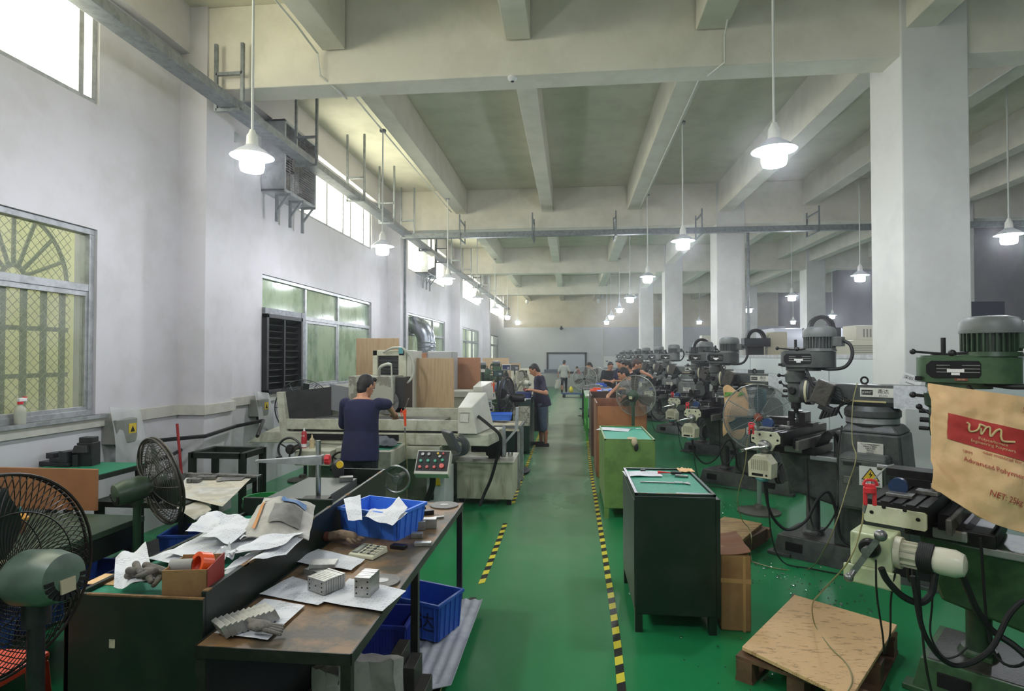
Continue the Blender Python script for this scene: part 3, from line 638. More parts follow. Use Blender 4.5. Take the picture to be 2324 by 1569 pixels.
    mb = MB(); mb.lathe([(.055,1.44),(.07,1.46),(.075,1.52),(.075,1.63),(.095,1.645),(.1,1.72),(.085,1.74),(.085,1.77)], n=28).box(-.02, .09, -.06, .06, 1.5, 1.62)
    hd = mb.build('head_casting', body2, t, smooth=True)
    mb = MB(); mb.lathe([(.032,0),(.04,-.02),(.03,-.03)], (-.0,-.075,1.56), (0,1,0), 16).cyl((0,-.08,1.56), (0,-.12,1.56), .03, n=14).cyl((0,-.11,1.56), (-.10,-.13,1.64), .007, n=8).ell((-.10,-.13,1.64), .018, 10)
    mb.build('quill_feed_handle', iron_m, hd, smooth=True)
    for y_, z_, l_, r_ in ((0,1.55,.12,.016), (-.03,1.50,.12,.012), (.03,1.6,.13,.012)): MB().cyl((-.07,y_,z_), (-l_,y_,z_), r_, n=8).build('lock_knob', iron_m, hd, smooth=True)
    MB().cyl((-.09,-.03,1.70), (-.15,-.03,1.705), .01, n=8).ell((-.15,-.03,1.705), .02, 10).build('lever', iron_m, hd, smooth=True)
    mb = MB(); mb.cyl((0,0,1.44), (0,0,1.38), .045, n=20).cyl((0,0,1.38), (0,0,1.335), .024, .02, 16); mb.build('quill', iron_m, t, smooth=True)
    mb = MB(); mb.cyl((0,0,1.335), (0,0,1.24), .007, .003, 8); mb.tube([(.009*math.cos(k*.9), .009*math.sin(k*.9), 1.33-k*.0045) for k in range(19)], .003, 4); mb.build('drill_bit', bright_m, t, smooth=True)
    mb = MB(); mb.prism(stadium(0, .21, .135, .15, 12), 1.79, 1.94); mb.prism(stadium(.01, .20, .125, .14, 12), 1.94, 1.952); mb.prism(stadium(.01, .12, .10, .11, 12), 1.755, 1.79)
    mb.m = 1; mb.prism([(x, z) for x, z in [(-.06,1.845),(-.035,1.82),(.185,1.82),(.203,1.845),(.203,1.895),(.185,1.92),(-.035,1.92),(-.06,1.895)]], -.149, -.12, 'y'); mb.box(-.12, -.09, -.125, -.10, 1.80, 1.825)
    mb.m = 2
    for z in (1.85, 1.87, 1.89): mb.box(-.01, .055, -.151, -.149, z, z+.006).box(.11, .19, -.151, -.149, z, z+.006)
    mb.m = 3; mb.box(.04, .12, -.152, -.149, 1.852, 1.872).box(.06, .10, -.152, -.149, 1.835, 1.85)
    mb.build('belt_housing', [body, dark_m, dull_m, white_m], t, smooth=True, bev=.004)
    mb = MB(); mb.cyl((0,0,1.952), (0,0,1.965), .065, n=20).cyl((0,0,1.965), (0,0,2.06), .013, n=12).cyl((.02,-.05,1.96), (-.13,-.12,1.975), .007, n=6).ell((-.13,-.12,1.975), .018, 10).cyl((.06,-.12,1.96), (.16,-.1,1.97), .008, n=6).ell((.06,-.12,1.965), .022, 10)
    mb.build('drawbar', iron_m, t, smooth=True)
    mx_ = .22; mb = MB(); mb.cyl((mx_,0,1.965), (mx_,0,2.09), .118, n=28).cyl((mx_,0,1.945), (mx_,0,1.972), .15, .14, 28)
    for k in range(30):
        a = 2*math.pi*k/30; m_ = Matrix.Translation((mx_,0,0)) @ Matrix.Rotation(a, 4, 'Z'); mb.M = m_; mb.box(.11, .14, -.004, .004, 1.975, 2.085)
    mb.M = Matrix(); mot = mb.build('spindle_motor', body2, t, smooth=True)
    MB().lathe([(.146,2.08),(.148,2.095),(.145,2.145),(.125,2.172),(.08,2.182),(.001,2.184)], (mx_,0,0), n=32).build('fan_cap', cap_m, mot, smooth=True)
    MB().box(mx_+.12, mx_+.21, -.05, .05, 1.99, 2.08).build('terminal_box', body2, mot, bev=.006)
    MB().tube([(mx_+.2,0,2.05), (mx_+.27,-.01,2.0), (mx_+.29,-.03,1.9), (mx_+.24,-.06,1.80), (mx_+.12,-.08,1.775), (mx_-.02,-.07,1.79)], .016, 8, 6).build('motor_cable', rubber_m, t, smooth=True)
    MB().tube([(.12,-.09,1.79), (.17,-.13,1.7), (.2,-.14,1.62), (.3,-.15,1.56)], .013, 8, 5).build('head_cable', rubber_m, t, smooth=True)
    # control box bundle hanging by the ram
    mb = MB(); mb.ob((.33,-.25,1.56), (.15,.09,.22), (0,22,0)); mb.m = 1; mb.ob((.36,-.25,1.42), (.14,.08,.05), (0,22,0))
    for k in range(5): mb.ob((.32+k*.03,-.25,1.36+.01*k), (.02,.07,.09), (0,22,0))
    cb = mb.build('wrapped_control_box', [mat('bagged_box', '4a4641', .35, c2='2c2a27', scale=14, amt=.8, bump=.4, bscale=30), black_m], t, bev=.008)
    mb = MB()
    for k in range(5): mb.tube([(.40,-.25+.01*k,1.62-.02*k), (.47+.01*k,-.24,1.60-.03*k), (.48+.02*k,-.22,1.50), (.44,-.2,1.42), (.46,-.16,1.33)], .006, 5, 5)
    mb.build('wire_bundle', rubber_m, cb, smooth=True)
    # electric cabinet on the column
    mb = MB(); mb.box(.50, .86, -.42, -.25, .58, 1.02).hexa([(.50,-.42,1.02),(.86,-.42,1.02),(.86,-.24,1.02),(.50,-.24,1.02)], [(.52,-.36,1.05),(.84,-.36,1.05),(.84,-.24,1.05),(.52,-.24,1.05)])
    cbn = mb.build('electric_cabinet', body2, t, bev=.01)
    dr = MB().box(.52, .84, -.428, -.42, .60, 1.0).build('cabinet_door', body2, cbn, bev=.004)
    if detail:
        MB().box(.665, .835, -.432, -.428, .80, .965).build('warning_sign', white_m, cbn)
        MB().prism([(.68,.85),(.82,.85),(.75,.955)], -.4335, -.432, 'y').build('sign_triangle', ink_m, cbn); MB().prism([(.693,.857),(.807,.857),(.75,.942)], -.4345, -.4335, 'y').build('sign_triangle_yellow', yellow_m, cbn)
        MB().prism([(.756,.928),(.737,.895),(.752,.897),(.742,.865),(.768,.903),(.753,.902)], -.4355, -.4345, 'y').build('lightning_mark', ink_m, cbn)
        text('sign_words', '当心触电', .036, ink_m, cbn, frame((.75,-.4335,.823), (1,0,0), (0,0,1)))
        MB().box(.545, .60, -.435, -.428, .80, .86).build('door_lock', dull_m, cbn, bev=.002)
        MB().box(.54, .68, -.431, -.428, .955, .985).build('black_label', ink_m, cbn)
    # hoses
    mb = MB(); mb.tube([(-.02,-.74,.80), (.02,-.7,.5), (.12,-.6,.34), (.25,-.5,.42), (.33,-.42,.62), (.40,-.36,.68), (.46,-.34,.5), (.5,-.33,.28), (.7,-.33,.2)], .013, 8, 8)
    mb.build('hose', rubber_m, t, smooth=True)
    mb = MB(); mb.tube([(.0,-.72,.8), (.03,-.7,.3), (.1,-.62,.05), (.3,-.5,.012), (.6,-.45,.012)], .006, 6, 6); mb.build('cable', rubber_m, t, smooth=True)
    mb = MB(); mb.tube([(.48,-.24,1.27), (.46,-.3,1.0), (.47,-.32,.6), (.36,-.36,.34), (.24,-.33,.4), (.2,-.3,.95)], .008, 6, 6); mb.build('cable', rubber_m, t, smooth=True)
    return t
def uvdir(x, y, o):
    c_, s_ = math.cos(R(-39.7)), math.sin(R(-39.7)); return V((o[0]+x*c_-y*s_, o[1]+x*s_+y*c_, 0))
mill2 = make_mill('dark grey turret milling machine with a lettered ram before the near white column', (2.20, 6.05, 0), grey_m, mat('mill_body_grey', '585c59', .42, c2='3c403e', scale=9, amt=.6), 'box')
mill1 = make_mill('green turret milling machine at the right edge with a kraft bag over it', (2.21, 3.75, 0), green_m, mat('mill_green_dark', '2f4a30', .42, c2='202e22', scale=9, amt=.7), 'motor', detail=False)
for o in kids(mill1):
    if o.name.startswith('belt_housing'):
        pq = MB().box(.075, .135, -.1535, -.1525, 1.803, 1.818).build('model_plate', mat('brown_plate', '7a4030', .4), o); text('model_plate_print', 'ZM-163', .011, mat('plate_print', 'd8cbb0', .5), pq, frame((.105,-.154,1.811), (1,0,0), (0,0,1)))

    if o.name.startswith('work_table'): o.location = (-.15, .17, 1.11)
    if o.name.startswith(('saddle', 'knee', 'rubber_way')) and 'pedestal' not in o.name: o.location.z = -.09
    if o.name.startswith(('wrapped_control_box', 'electric_cabinet')): 
        for c_ in kids(o): bpy.data.objects.remove(c_)
        bpy.data.objects.remove(o)
mill1.scale = (1, 1, .975)
for o in kids(mill1):
    if o.name.startswith('work_table'):
        for v_ in kids(o):
            if v_.name.startswith('vise'): v_.scale = (1.35, 1.35, 1.35); v_.location = (.12, .0, 0)
            if v_.name.startswith(('clamp_bar', 'blue_scale')): v_.location = (.05, 0, 0)
            if v_.name.startswith(('crank_handle', 'dial_collar')): bpy.data.objects.remove(v_)
sw = {'mill_grey_paint': 'mill_light_grey_paint'}
rows = [((2.2, 9.3, 0), 'dark grey turret milling machine behind the tall wire fan, third from the right edge', None),
        ((2.47, 12.1, 0), 'dark grey turret milling machine, fourth from the right edge', None),
        ((2.36, 15.1, 0), 'grey turret milling machine, fifth from the right edge', sw),
        ((2.40, 17.9, 0), 'light grey turret milling machine, sixth from the right edge', sw),
        ((2.36, 20.6, 0), 'grey turret milling machine, fourth from the far end', sw),
        ((2.5, 24.4, 0), 'small looking grey turret milling machine, third from the far end', sw),
        ((2.42, 27.4, 0), 'distant grey turret milling machine, second from the far end', sw),
        ((2.4, 30.4, 0), 'most distant grey turret milling machine in the row', sw)]
for i, (l, lb, s_) in enumerate(rows):
    m_ = copy_tree(mill2, loc=l, label=lb, swap=s_)
    for o in kids(m_):
        if o.name.startswith('work_table'): o.location = (-.03 - .04*(i % 2), -.05*(i % 3), 1.12 - .04*(i % 3))
# cream paper over the head of the third machine
t = thing('paper_bag', 'brown and green printed paper bag hung on the third milling machine head', 'bag', tuple(P(1665, 925, D=7.75)), 20)
MB().sheet(lambda u, v: (-.16+.34*u+.03*math.sin(v*5), .02*math.sin(u*9+v*4)-.03*v, .25-.62*v+.05*math.sin(u*7)), 12, 16, .004).build('bag_body', kraft_m, t, smooth=True)
MB().sheet(lambda u, v: (-.14+.28*u+.03*math.sin(v*5), .02*math.sin(u*9+v*4)-.01, .20-.05*v), 6, 2, .003).build('green_print', mat('print_green', '6aa04a', .7), t)
MB().sheet(lambda u, v: (.0+.19*u, .02*math.sin(u*5+v*4)-.04, -.12-.13*v), 6, 2, .003).build('blue_print', mat('print_blue', '2f6f8c', .7), t)
# ---------------------------------------------------------------- big kraft bag hanging over the green machine
def bag_pt(u, v, off=0):
    """u across 0..1 (left to right), v down 0..1"""
    tl, tr, br, bl = (2107, 870), (2420, 915), (2430, 1235), (2116, 1105)
    x = (tl[0]*(1-u)+tr[0]*u)*(1-v) + (bl[0]*(1-u)+br[0]*u)*v; y = (tl[1]*(1-u)+tr[1]*u)*(1-v) + (bl[1]*(1-u)+br[1]*u)*v
    if v > .6 : y += 26*math.sin(min(u, .9)*math.pi/.9) * (v-.6)/.4
    q = P(x, y, D=3.02 - .12*math.sin(u*math.pi*.8) - .10*v + .03*u)
    n_ = noise.noise(V((u*3.1, v*3.7, 1.3)))*.035 + noise.noise(V((u*9, v*11, 4)))*.012
    fwd = CR @ V((0,0,-1)); return q + fwd*(n_ - off) + V((0,0,.008*math.sin(v*18)*(u < .05)))
bag = thing('kraft_bag', 'large crumpled kraft paper polymer sack with red label hanging over the green machine', 'bag', (0,0,0))
bo = MB(); 
bo.sheet(lambda u, v: bag_pt(u, v), 50, 60, -.012); bagp = bo.build('sack', kraft_m, bag, smooth=True)
redp = mat('bag_red_print', 'c23a34', .65, c2='a93230', scale=6, amt=.5)
MB().sheet(lambda u, v: bag_pt(.115+.9*u, .25+.24*v+.02*u, .004), 40, 14).build('red_label', redp, bag, smooth=True)
bag_ink = mat('bag_red_ink', 'b8443c', .7); bag_cream = mat('bag_cream_print', 'e0c48e', .7)
def bagtext(s, u, v, h, m, sx=1.0, off=.007):
    # letters laid on the sack: x spans u, y spans v
    def fn(p): return bag_pt(u + p.x/.95, v - p.y/.98 + .10*p.x*.0, off)
    text('printed_words', s, h, m, bag, Matrix(), ext=0, align='LEFT', fn=fn, sx=sx)
bagtext('Polycarbonate', .36, .41, .034, bag_cream); bagtext('Engineering Polymers', .30, .445, .034, bag_cream)
bagtext('new material for new life', .38, .52, .036, bag_ink, 1.05); bagtext('URM', .23, .56, .035, bag_ink); bagtext('Advanced Polymers', .23, .625, .046, bag_ink, 1.1)
bagtext('NET: 25kg', .40, .80, .058, bag_ink, .92); bagtext('KENGDI', .66, .12, .02, bag_ink); bagtext('KINGFA', .66, .09, .03, bag_ink)
lg = MB(); 
def lgp(pts): return [bag_pt(u, v, .008) for u, v in cat([(a, b, 0) for a, b in pts], 6) for u, v in ((u, v),)] if 0 else [bag_pt(q.x, q.y, .009) for q in cat([(a, b, 0) for a, b in pts], 8)]
lg.tube(lgp([(.26,.30),(.28,.31),(.28,.345),(.30,.37),(.34,.35),(.355,.30),(.36,.29),(.40,.30)]), .005, 5); lg.tube(lgp([(.365,.32),(.38,.37),(.40,.31),(.43,.30),(.445,.37),(.475,.31),(.50,.30),(.51,.36),(.53,.385),(.60,.37)]), .005, 5)
lg.build('script_logo', bag_cream, bag, smooth=True)
# ---------------------------------------------------------------- air guns
def air_gun(label, loc, rot, s=1):
    t = thing('air_gun', label, 'air gun', loc, group='red air blow guns'); t.rotation_euler = [R(a) for a in rot]; t.scale = (s, s, s)
    mb = MB(); mb.cyl((0,0,-.015), (0,0,.015), .03, n=20); mb.M = Matrix.Rotation(R(90), 4, 'X'); mb.M = Matrix(); 
    mb.box(-.025, .025, -.012, .012, -.02, .03).box(-.03, -.012, -.01, .01, -.08, -.01).box(.012, .03, -.01, .01, -.08, -.01); mb.tube([(-.03,0,.02), (-.02,0,.045), (0,0,.05), (.025,0,.045), (.035,0,.02)], .008, 6, 5)
    mb.build('gun_body', red_m, t, bev=.004); MB().tube([(.01,0,.045), (.05,0,.09), (.075,0,.12), (.11,0,.135)], .004, 6, 4).build('nozzle', bright_m, t, smooth=True)
    MB().cyl((-.02,0,-.08), (-.03,0,-.12), .008, n=8).build('coupling', dull_m, t, smooth=True)
    return t
air_gun('red air blow gun clipped on the green machine table end', tuple(P(1974, 1112, D=3.0)), (0, 0, -10), 1.0)
air_gun('red air blow gun on the table of the machine behind the wire fan base', tuple(P(1705, 970, D=5.35)), (0, 0, -10), .8)
air_gun('red air blow gun on the third milling machine table', tuple(P(1560, 920, D=8.65)), (0, 0, -10), .8)
air_gun('red air blow gun on the fourth milling machine table, farthest of the right hand ones', tuple(P(1526, 895, D=11.4)), (0, 0, -10), .8)
def hose(label, pts, r=.004, m=None, name='air_hose', sm=8, grp=None):
    return tag(MB().tube(pts, r, 7, sm).build(name, m or mat('yellow_air_hose', '8d885a', .35), smooth=True), label, 'hose', grp)
hose('clear yellow air hose falling from the green machine over the pale pallet board', [P(1960,1140,D=3.05), P(1955,1195,D=2.95), P(1925,1275,D=2.9), P(1868,1340,D=3.1), P(1844,1372,D=3.6), P(1850,1420,Z=.19), P(1885,1470,Z=.185), P(1920,1505,Z=.185), P(1934,1540,Z=.185), P(1925,1569,Z=.19), P(1890,1620,Z=.1)])
hose('yellow air hose hanging down the ram and column of the front grey milling machine', [P(1945,870,D=5.1), P(1935,920,D=4.95), P(1934,1000,D=4.85), P(1943,1040,D=4.6), P(1925,1100,D=4.6), P(1900,1180,D=4.5), P(1872,1245,D=4.6), P(1835,1292,Z=.01), P(1770,1292,Z=.01), P(1708,1276,Z=.01)])
hose('yellow air hose falling beside the round fan base onto the floor', [P(1697,995,D=5.4), P(1690,1060,D=5.4), P(1674,1130,D=5.5), P(1683,1178,D=5.6), P(1700,1200,D=5.7), P(1706,1225,Z=.16), P(1703,1250,Z=.02), P(1706,1275,Z=.01)])
hose('black rubber hose sagging under the green machine feed motor', [P(2000,1290,D=3.0), P(2015,1320,D=3.0), P(2050,1355,D=3.0), P(2090,1368,D=3.0), P(2115,1345,D=3.0), P(2125,1295,D=3.0), P(2150,1275,D=3.0), P(2180,1300,D=3.0), P(2215,1380,D=3.0), P(2250,1430,D=3.0), P(2300,1465,D=2.95), P(2340,1500,D=2.9)], .017, rubber_m, 'rubber_hose')
for i, (lb, pts) in enumerate([('thin black cable hanging left of the green machine pedestal', [(1988,1270,2.95),(1990,1350,3.0),(2003,1440,3.1),(2006,1480,3.25)]), ('thin black cable hanging in the middle below the cream feed motor', [(2034,1290,3.05),(2022,1360,3.1),(2020,1440,3.2),(2006,1485,3.3)]),
        ('thin black cable dropping past the green machine base in a loop', [(2112,1260,3.0),(2116,1360,3.0),(2112,1440,3.0),(2140,1490,2.95),(2170,1490,2.9),(2195,1470,2.9)])]):
    hose(lb, [P(a, b, D=d) for a, b, d in pts], .005, rubber_m, 'cable')
# ---------------------------------------------------------------- pedestal fans
def make_fan(label, loc, hub, r, yaw, tilt=0, wire='ring', wm=None, mm=None, base_r=.25, mlen=.2, mr=.07, wr=.0022, nb=3, bm=None, nring=22, depth=.11, badge=None, pole_m=None, bw=.62):
    """hub: height of the axis; yaw: heading of the air stream, degrees from +Y towards +X"""
    t = thing('pedestal_fan', label, 'fan', loc); wm = wm or steel_m; mm = mm or dkgreen_m; pole_m = pole_m or mm
    A = Matrix.Translation((0,0,hub)) @ Matrix.Rotation(R(-yaw), 4, 'Z') @ Matrix.Rotation(R(tilt), 4, 'X')   # local +Y is the stream
    if base_r: MB().lathe([(base_r, 0), (base_r, .02), (base_r*.8, .035), (.06, .05), (.05,.09)], n=36).build('base_plate', mat('fan_base_iron', '5a5a50', .5, .3, c2='42423a', scale=9, amt=.6), t, smooth=True)
    back = A @ V((0, -mlen*.45-.05, -mr)); mb = MB(); mb.cyl((back.x, back.y, .04 if base_r else 0), (back.x, back.y, hub-mr*1.4), .028, .024, 14).cyl((back.x, back.y, hub-mr*1.6), (back.x, back.y, hub-mr*.7), .04, n=14); mb.build('pole', pole_m, t, smooth=True)
    mb = MB(); mb.M = A; mb.lathe([(mr*.35, -mlen-.05), (mr*.85, -mlen-.035), (mr, -mlen+.02), (mr, -.12), (mr*.7, -.07), (mr*.3, -.04)], ax=(0,1,0), n=28)
    mo = mb.build('motor', mm, t, smooth=True)
    mb = MB(); mb.M = A
    for k in range(11): a = math.pi*(.95*k/10)+.1; mb.M = A @ Matrix.Rotation(a, 4, 'Y'); mb.box(mr*.5, mr*.8, -mlen-.046, -mlen-.036, -mr*.07, mr*.07)
    mb.build('motor_vents', dark_m, mo)
    if badge: mb = MB(); mb.M = A; mb.box(-.03, .02, -mlen-.056, -mlen-.05, -.045, .0); mb.build('badge', badge, mo)
    for sgn, nm_ in ((-1, 'cage_back'), (1, 'cage_front')):
        mb = MB(); mb.M = A
        prof = lambda q: sgn*depth*.5*(1-q**3)
        if wire == 'ring':
            for k in range(nring): q = .18 + .82*k/(nring-1); mb.tube([(math.cos(a)*r*q, prof(q), math.sin(a)*r*q) for a in [2*math.pi*j/48 for j in range(48)]], wr, 4, close=True)
            for k in range(12): a = 2*math.pi*k/12; mb.tube([(math.cos(a)*r*q, prof(q)+sgn*.004, math.sin(a)*r*q) for q in [.1+.9*j/8 for j in range(9)]], wr*1.5, 4)
        else:
            for k in range(nring*2):
                a0 = math.pi*k/nring; mb.tube([(math.cos(a0+1.0*q*sgn)*r*q, prof(q), math.sin(a0+1.0*q*sgn)*r*q) for q in [.12+.88*j/10 for j in range(11)]], wr, 4)
            for q in (.14, .62): mb.tube([(math.cos(a)*r*q, prof(q)+sgn*.003, math.sin(a)*r*q) for a in [2*math.pi*j/48 for j in range(48)]], wr*1.4, 4, close=True)
        mb.tube([(math.cos(a)*r, sgn*.012, math.sin(a)*r) for a in [2*math.pi*j/56 for j in range(56)]], wr*3, 6, close=True)
        mb.build(nm_, wm, t, smooth=True)
    mb = MB(); mb.M = A; mb.lathe([(.05, -.04), (.055, 0), (.045, .03), (.01, .05)], ax=(0,1,0), n=20); mb.build('hub', badge or mm, t, smooth=True)
    for k in range(nb):
        mb = MB(); mb.M = A @ Matrix.Rotation(2*math.pi*k/nb+.4, 4, 'Y')
        mb.sheet(lambda u, v: ((.05+(r*.86-.05)*u), (v-.5)*.09*math.sin(.3+u*2.3), (v-.5)*bw*(.08+.16*math.sin(min(u*1.25,1)*math.pi/1.3))), 8, 4, .003); mb.build('blade', bm or dull_m, t, smooth=True)
    return t
p = P(1722, 1163, Z=0); hz = P(1735, 948, D=7.1).z
make_fan('tall wire cage fan with blue blades and round iron base beside the front grey mill', (p.x, p.y, 0), hz, .40, 200, 0, 'ring', mat('fan_wire_grey', '8d9391', .4, .5), mat('fan_teal', '4d6c6a', .4), .25, .2, .07, .0022, 3, mat('blade_teal', '2b4f58', .35), 26, badge=mat('hub_red', 'a2523e', .5), pole_m=mat('pole_sage', '6f8a7c', .4))
p = P(1443, 898, D=9.05)
make_fan('green pedestal fan seen from behind, its round cage before the man in the grey shirt', (p.x, p.y, 0), p.z, .312, 25, 0, 'ring', mat('fan_wire_light', 'a5a89f', .4, .5), mat('fan_motor_green', '35503c', .4), .25, .17, .09, .0016, 3, mat('blade_smoke', '55504a', .4, alpha=.8), 16, badge=mat('badge_cream', 'd0c8a0', .5))
for x, y, D_, r_, lb in ((1327, 860, 18.5, .38, 'dusty wire pedestal fan, nearer of two by the far tables'), (1352, 858, 19.3, .36, 'dusty wire pedestal fan, farther of two by the far tables')):
    p = P(x, y, D=D_); make_fan(lb, (p.x, p.y, 0), p.z, r_, 190, 0, 'ring', MATS['fan_wire_light'], dkgreen_m, .22, .2, .08, .004, 3, MATS['blade_smoke'], 9)
# ---------------------------------------------------------------- cabinets along the aisle
def cabinet(label, x0, x1, y0, y1, h, m, top=None, lip=.02, legs=.12, name='tool_cabinet', holes=True, side_lip=0):
    t = thing(name, label, 'cabinet', ((x0+x1)/2, (y0+y1)/2, 0)); a = (x1-x0)/2; b_ = (y1-y0)/2
    MB().box(-a, a, -b_, b_, legs, h-lip).build('cabinet_body', m, t, bev=.006)
    for sx_ in (-1, 1):
        for sy_ in (-1, 1): MB().box(sx_*a-(.05 if sx_ > 0 else 0), sx_*a+(0 if sx_ > 0 else .05), sy_*b_-(.05 if sy_ > 0 else 0), sy_*b_+(0 if sy_ > 0 else .05), 0, legs).build('foot', m, t)
    if top: MB().box(-a+.025, a-.025, -b_+.025, b_-.02, h-lip, h-lip+.006).build('table_mat', top, t)
    mb = MB(); L_ = side_lip or lip; mb.box(-a, -a+.02, -b_, b_, h-lip, h-lip+L_).box(-a, a, b_-.02, b_, h-lip, h-lip+L_).box(-a, a, -b_, -b_+.018, h-lip, h-lip+L_*.9).box(a-.02, a, -b_, b_, h-lip, h-lip+L_)
    mb.m = 1; 
    for k in range(9): q = random.uniform(-a, a-.08); mb.box(q, q+random.uniform(.02,.08), -b_-.001, -b_+.012, h-lip+L_*.82, h-lip+L_*.92)
    mb.build('rim', [m, mat('chipped_wood_edge', '8a6a44', .7, c2='6a4c30', scale=30, amt=.8)], t, bev=.002)
    return t
dk2_m = mat('cabinet_dark_green', '0e2216', .36, c2='26302a', scale=4, amt=.6, bump=.04)
c1 = cabinet('dark green wooden cabinet with green mat top nearest the viewer, right of the aisle', .43, .975, 4.13, 5.05, .955, dk2_m, mat_green_m)
for o in kids(c1):
    if o.name.startswith('cabinet_body'): MB().box(-.2725+.0, -.2725-.004, -.44, .44, .16, .9).build('side_board', mat('cabinet_side_grey_green', '3a4640', .4, c2='2c352f', scale=5, amt=.6), c1); break
MB().box(.2725, .30, -.46, .46, .12, .92).build('rear_door_edge', dk2_m, c1)
c2_ = cabinet('bright green worn cabinet with pale green mat, second along the aisle', .375, .96, 6.95, 8.25, .93, mat('cabinet_worn_green', '6f8f4c', .45, c2='55713c', scale=5, amt=.7), mat('pale_green_mat', '35a888', .6))
def openbox(label, x0, x1, y0, y1, z0, z1, h, m, m2):
    t = thing('wooden_bench', label, 'bench', ((x0+x1)/2, (y0+y1)/2, 0)); a = (x1-x0)/2; b_ = (y1-y0)/2; k = .02
    MB().box(-a, -a+k, -b_, b_, z0, h).box(a-k, a, -b_, b_, z0, h).box(-a+k, a-k, b_-k, b_, z0, h).build('side_panel', m2, t)
    MB().box(-a+k, a-k, -b_, -b_+k, z0, h-.05).build('front_panel', m, t); MB().box(-a+k, a-k, -b_+k, b_-k, z1, z1+.02).build('tray', m2, t); return t
openbox('open topped brown plywood bench behind the bright green cabinet', .38, 1.16, 9.3, 10.4, .0, .9, 1.16, mat('lit_brown_wood', 'b3764a', .5, c2='8c5838', scale=3, amt=.7), brownwood_m)
openbox('dark brown wooden bench box behind the plywood one, second of the pair', .36, .93, 11.2, 12.5, .0, .85, 1.15, mat('dark_brown_wood', '5a4030', .5, c2='46301f', scale=3, amt=.6), mat('darker_brown_wood', '4b3628', .5))
MB().box(0,.1,0,.1,0,.1)
def desk(label, x0, x1, y0, y1, h, m, mt, name='work_table', cat__='table'):
    t = thing(name, label, cat__, ((x0+x1)/2, (y0+y1)/2, 0)); a = (x1-x0)/2; b_ = (y1-y0)/2
    MB().box(-a, a, -b_, b_, h-.04, h).build('tabletop', mt, t, bev=.004)
    for sx_ in (-1, 1):
        for sy_ in (-1, 1): MB().box(sx_*(a-.03)-.025, sx_*(a-.03)+.025, sy_*(b_-.03)-.025, sy_*(b_-.03)+.025, 0, h-.04).build('leg', m, t)
    MB().box(-a+.02, a-.02, -b_+.02, b_-.02, .25, .28).build('lower_shelf', m, t); return t
lg_m = mat('leg_bright_green', '4fae4a', .4)
desk('green legged work table crowded with parts behind the brown benches', .3, 1.1, 13.2, 15.4, 1.0, lg_m, mat('table_cloth_pale', '9db8a0', .6, c2='8a7a60', scale=12, amt=.8))
desk('dark legged work table past the green legged one', .3, 1.1, 16.2, 18.2, 1.0, dkgreen_m, dull_m)
for i, (x, y, sz, m_, nm_, lb) in enumerate([(.5,13.5,.16,white_m,'paper_stack','white papers at the near end of the green legged table'),(.8,14.2,.2,blue_m,'plastic_tray','small blue tray on the green legged table'),(.6,14.8,.15,orange_m,'parts_box','orange parts box at the far end of the green legged table'),(.75,13.7,.12,dull_m,'metal_block','steel block beside white papers on the green legged table'),(.6,16.6,.25,dull_m,'steel_plate','steel plate on the dark legged table'),(.8,17.3,.2,blue_m,'plastic_tray','blue tray on the dark legged table')]):
    h_ = .01 if 'paper' in nm_ else .07
    tag(MB().box(x-sz, x+sz, y-sz, y+sz, 1.0, 1.0+h_).box(x-sz*.5, x+sz*.7, y-sz*.6, y+sz*.3, 1.0+h_, 1.0+h_*1.5).build(nm_, m_, bev=.003), lb, 'paper' if 'paper' in nm_ else 'workshop item')
# things on the near cabinet
zc = .943
def paper(label, cx, cy, w_, h_, rz, z=0, curl=.01, m=None, name='paper_sheet', grp='loose drawing sheets', seed=0, n=10):
    t = MB(); s_ = seed*1.7
    t.sheet(lambda u, v: ((u-.5)*w_, (v-.5)*h_, .002+curl*(noise.noise(V((u*2.2+s_, v*2.2, s_)))+.35*abs(u-.5)**2*4*math.sin(s_+v*3)+.4)), n, n, .0008)
    o = t.build(name, m or paper_m, smooth=True); o.location = (cx, cy, z); o.rotation_euler = (0, 0, R(rz)); return tag(o, label, 'paper', grp)
paper('white drawing sheet with a clip on the near dark green cabinet', .56, 4.83, .21, .29, 95, zc, .008)
t = thing('binder_clip', 'black binder clip on the white sheet of the near dark green cabinet', 'clip', (.58, 4.93, zc+.006), 10); MB().box(-.02,.02,-.008,.008,0,.014).build('clip_body', black_m, t); MB().tube([(-.01,0,.012),(-.01,.01,.03),(.01,.01,.03),(.01,0,.012)], .0015, 5).build('clip_arm', dull_m, t)
def calliper(label, loc, rz, s=1):
    t = thing('vernier_calliper', label, 'calliper', loc, rz); t.scale = (s,)*3
    mb = MB(); mb.box(-.15, .14, -.008, .008, 0, .004).prism([(.11,.008),(.13,.008),(.14,.04),(.135,.04)], 0, .004).prism([(.11,-.008),(.14,-.008),(.14,-.035),(.132,-.035)], 0, .004); mb.build('beam', dull_m, t)
    MB().box(.05, .10, -.014, .014, -.001, .009).build('slider', bright_m, t, bev=.002); return t
calliper('steel vernier calliper lying across the mat of the near dark green cabinet', (.70, 4.52, zc+.002), -4, 1.25)
t = thing('screwdriver', 'red and black handled screwdriver at the back of the near dark green cabinet', 'screwdriver', (.79, 4.85, zc+.014), -8)
MB().lathe([(.008,0),(.014,.01),(.014,.07),(.009,.085)], (0,0,0), (1,0,0), 12).build('handle', black_m, t, smooth=True); MB().lathe([(.013,0),(.009,.03),(.005,.10)], (-.10,0,0), (1,0,0), 10).build('red_grip', red_m, t, smooth=True)
tag(MB().ob((.86, 4.76, zc+.008), (.10,.035,.014), (0,0,-15)).build('steel_bar', dull_m, bev=.002), 'small steel bar on the mat right of the screwdriver', 'metal block')
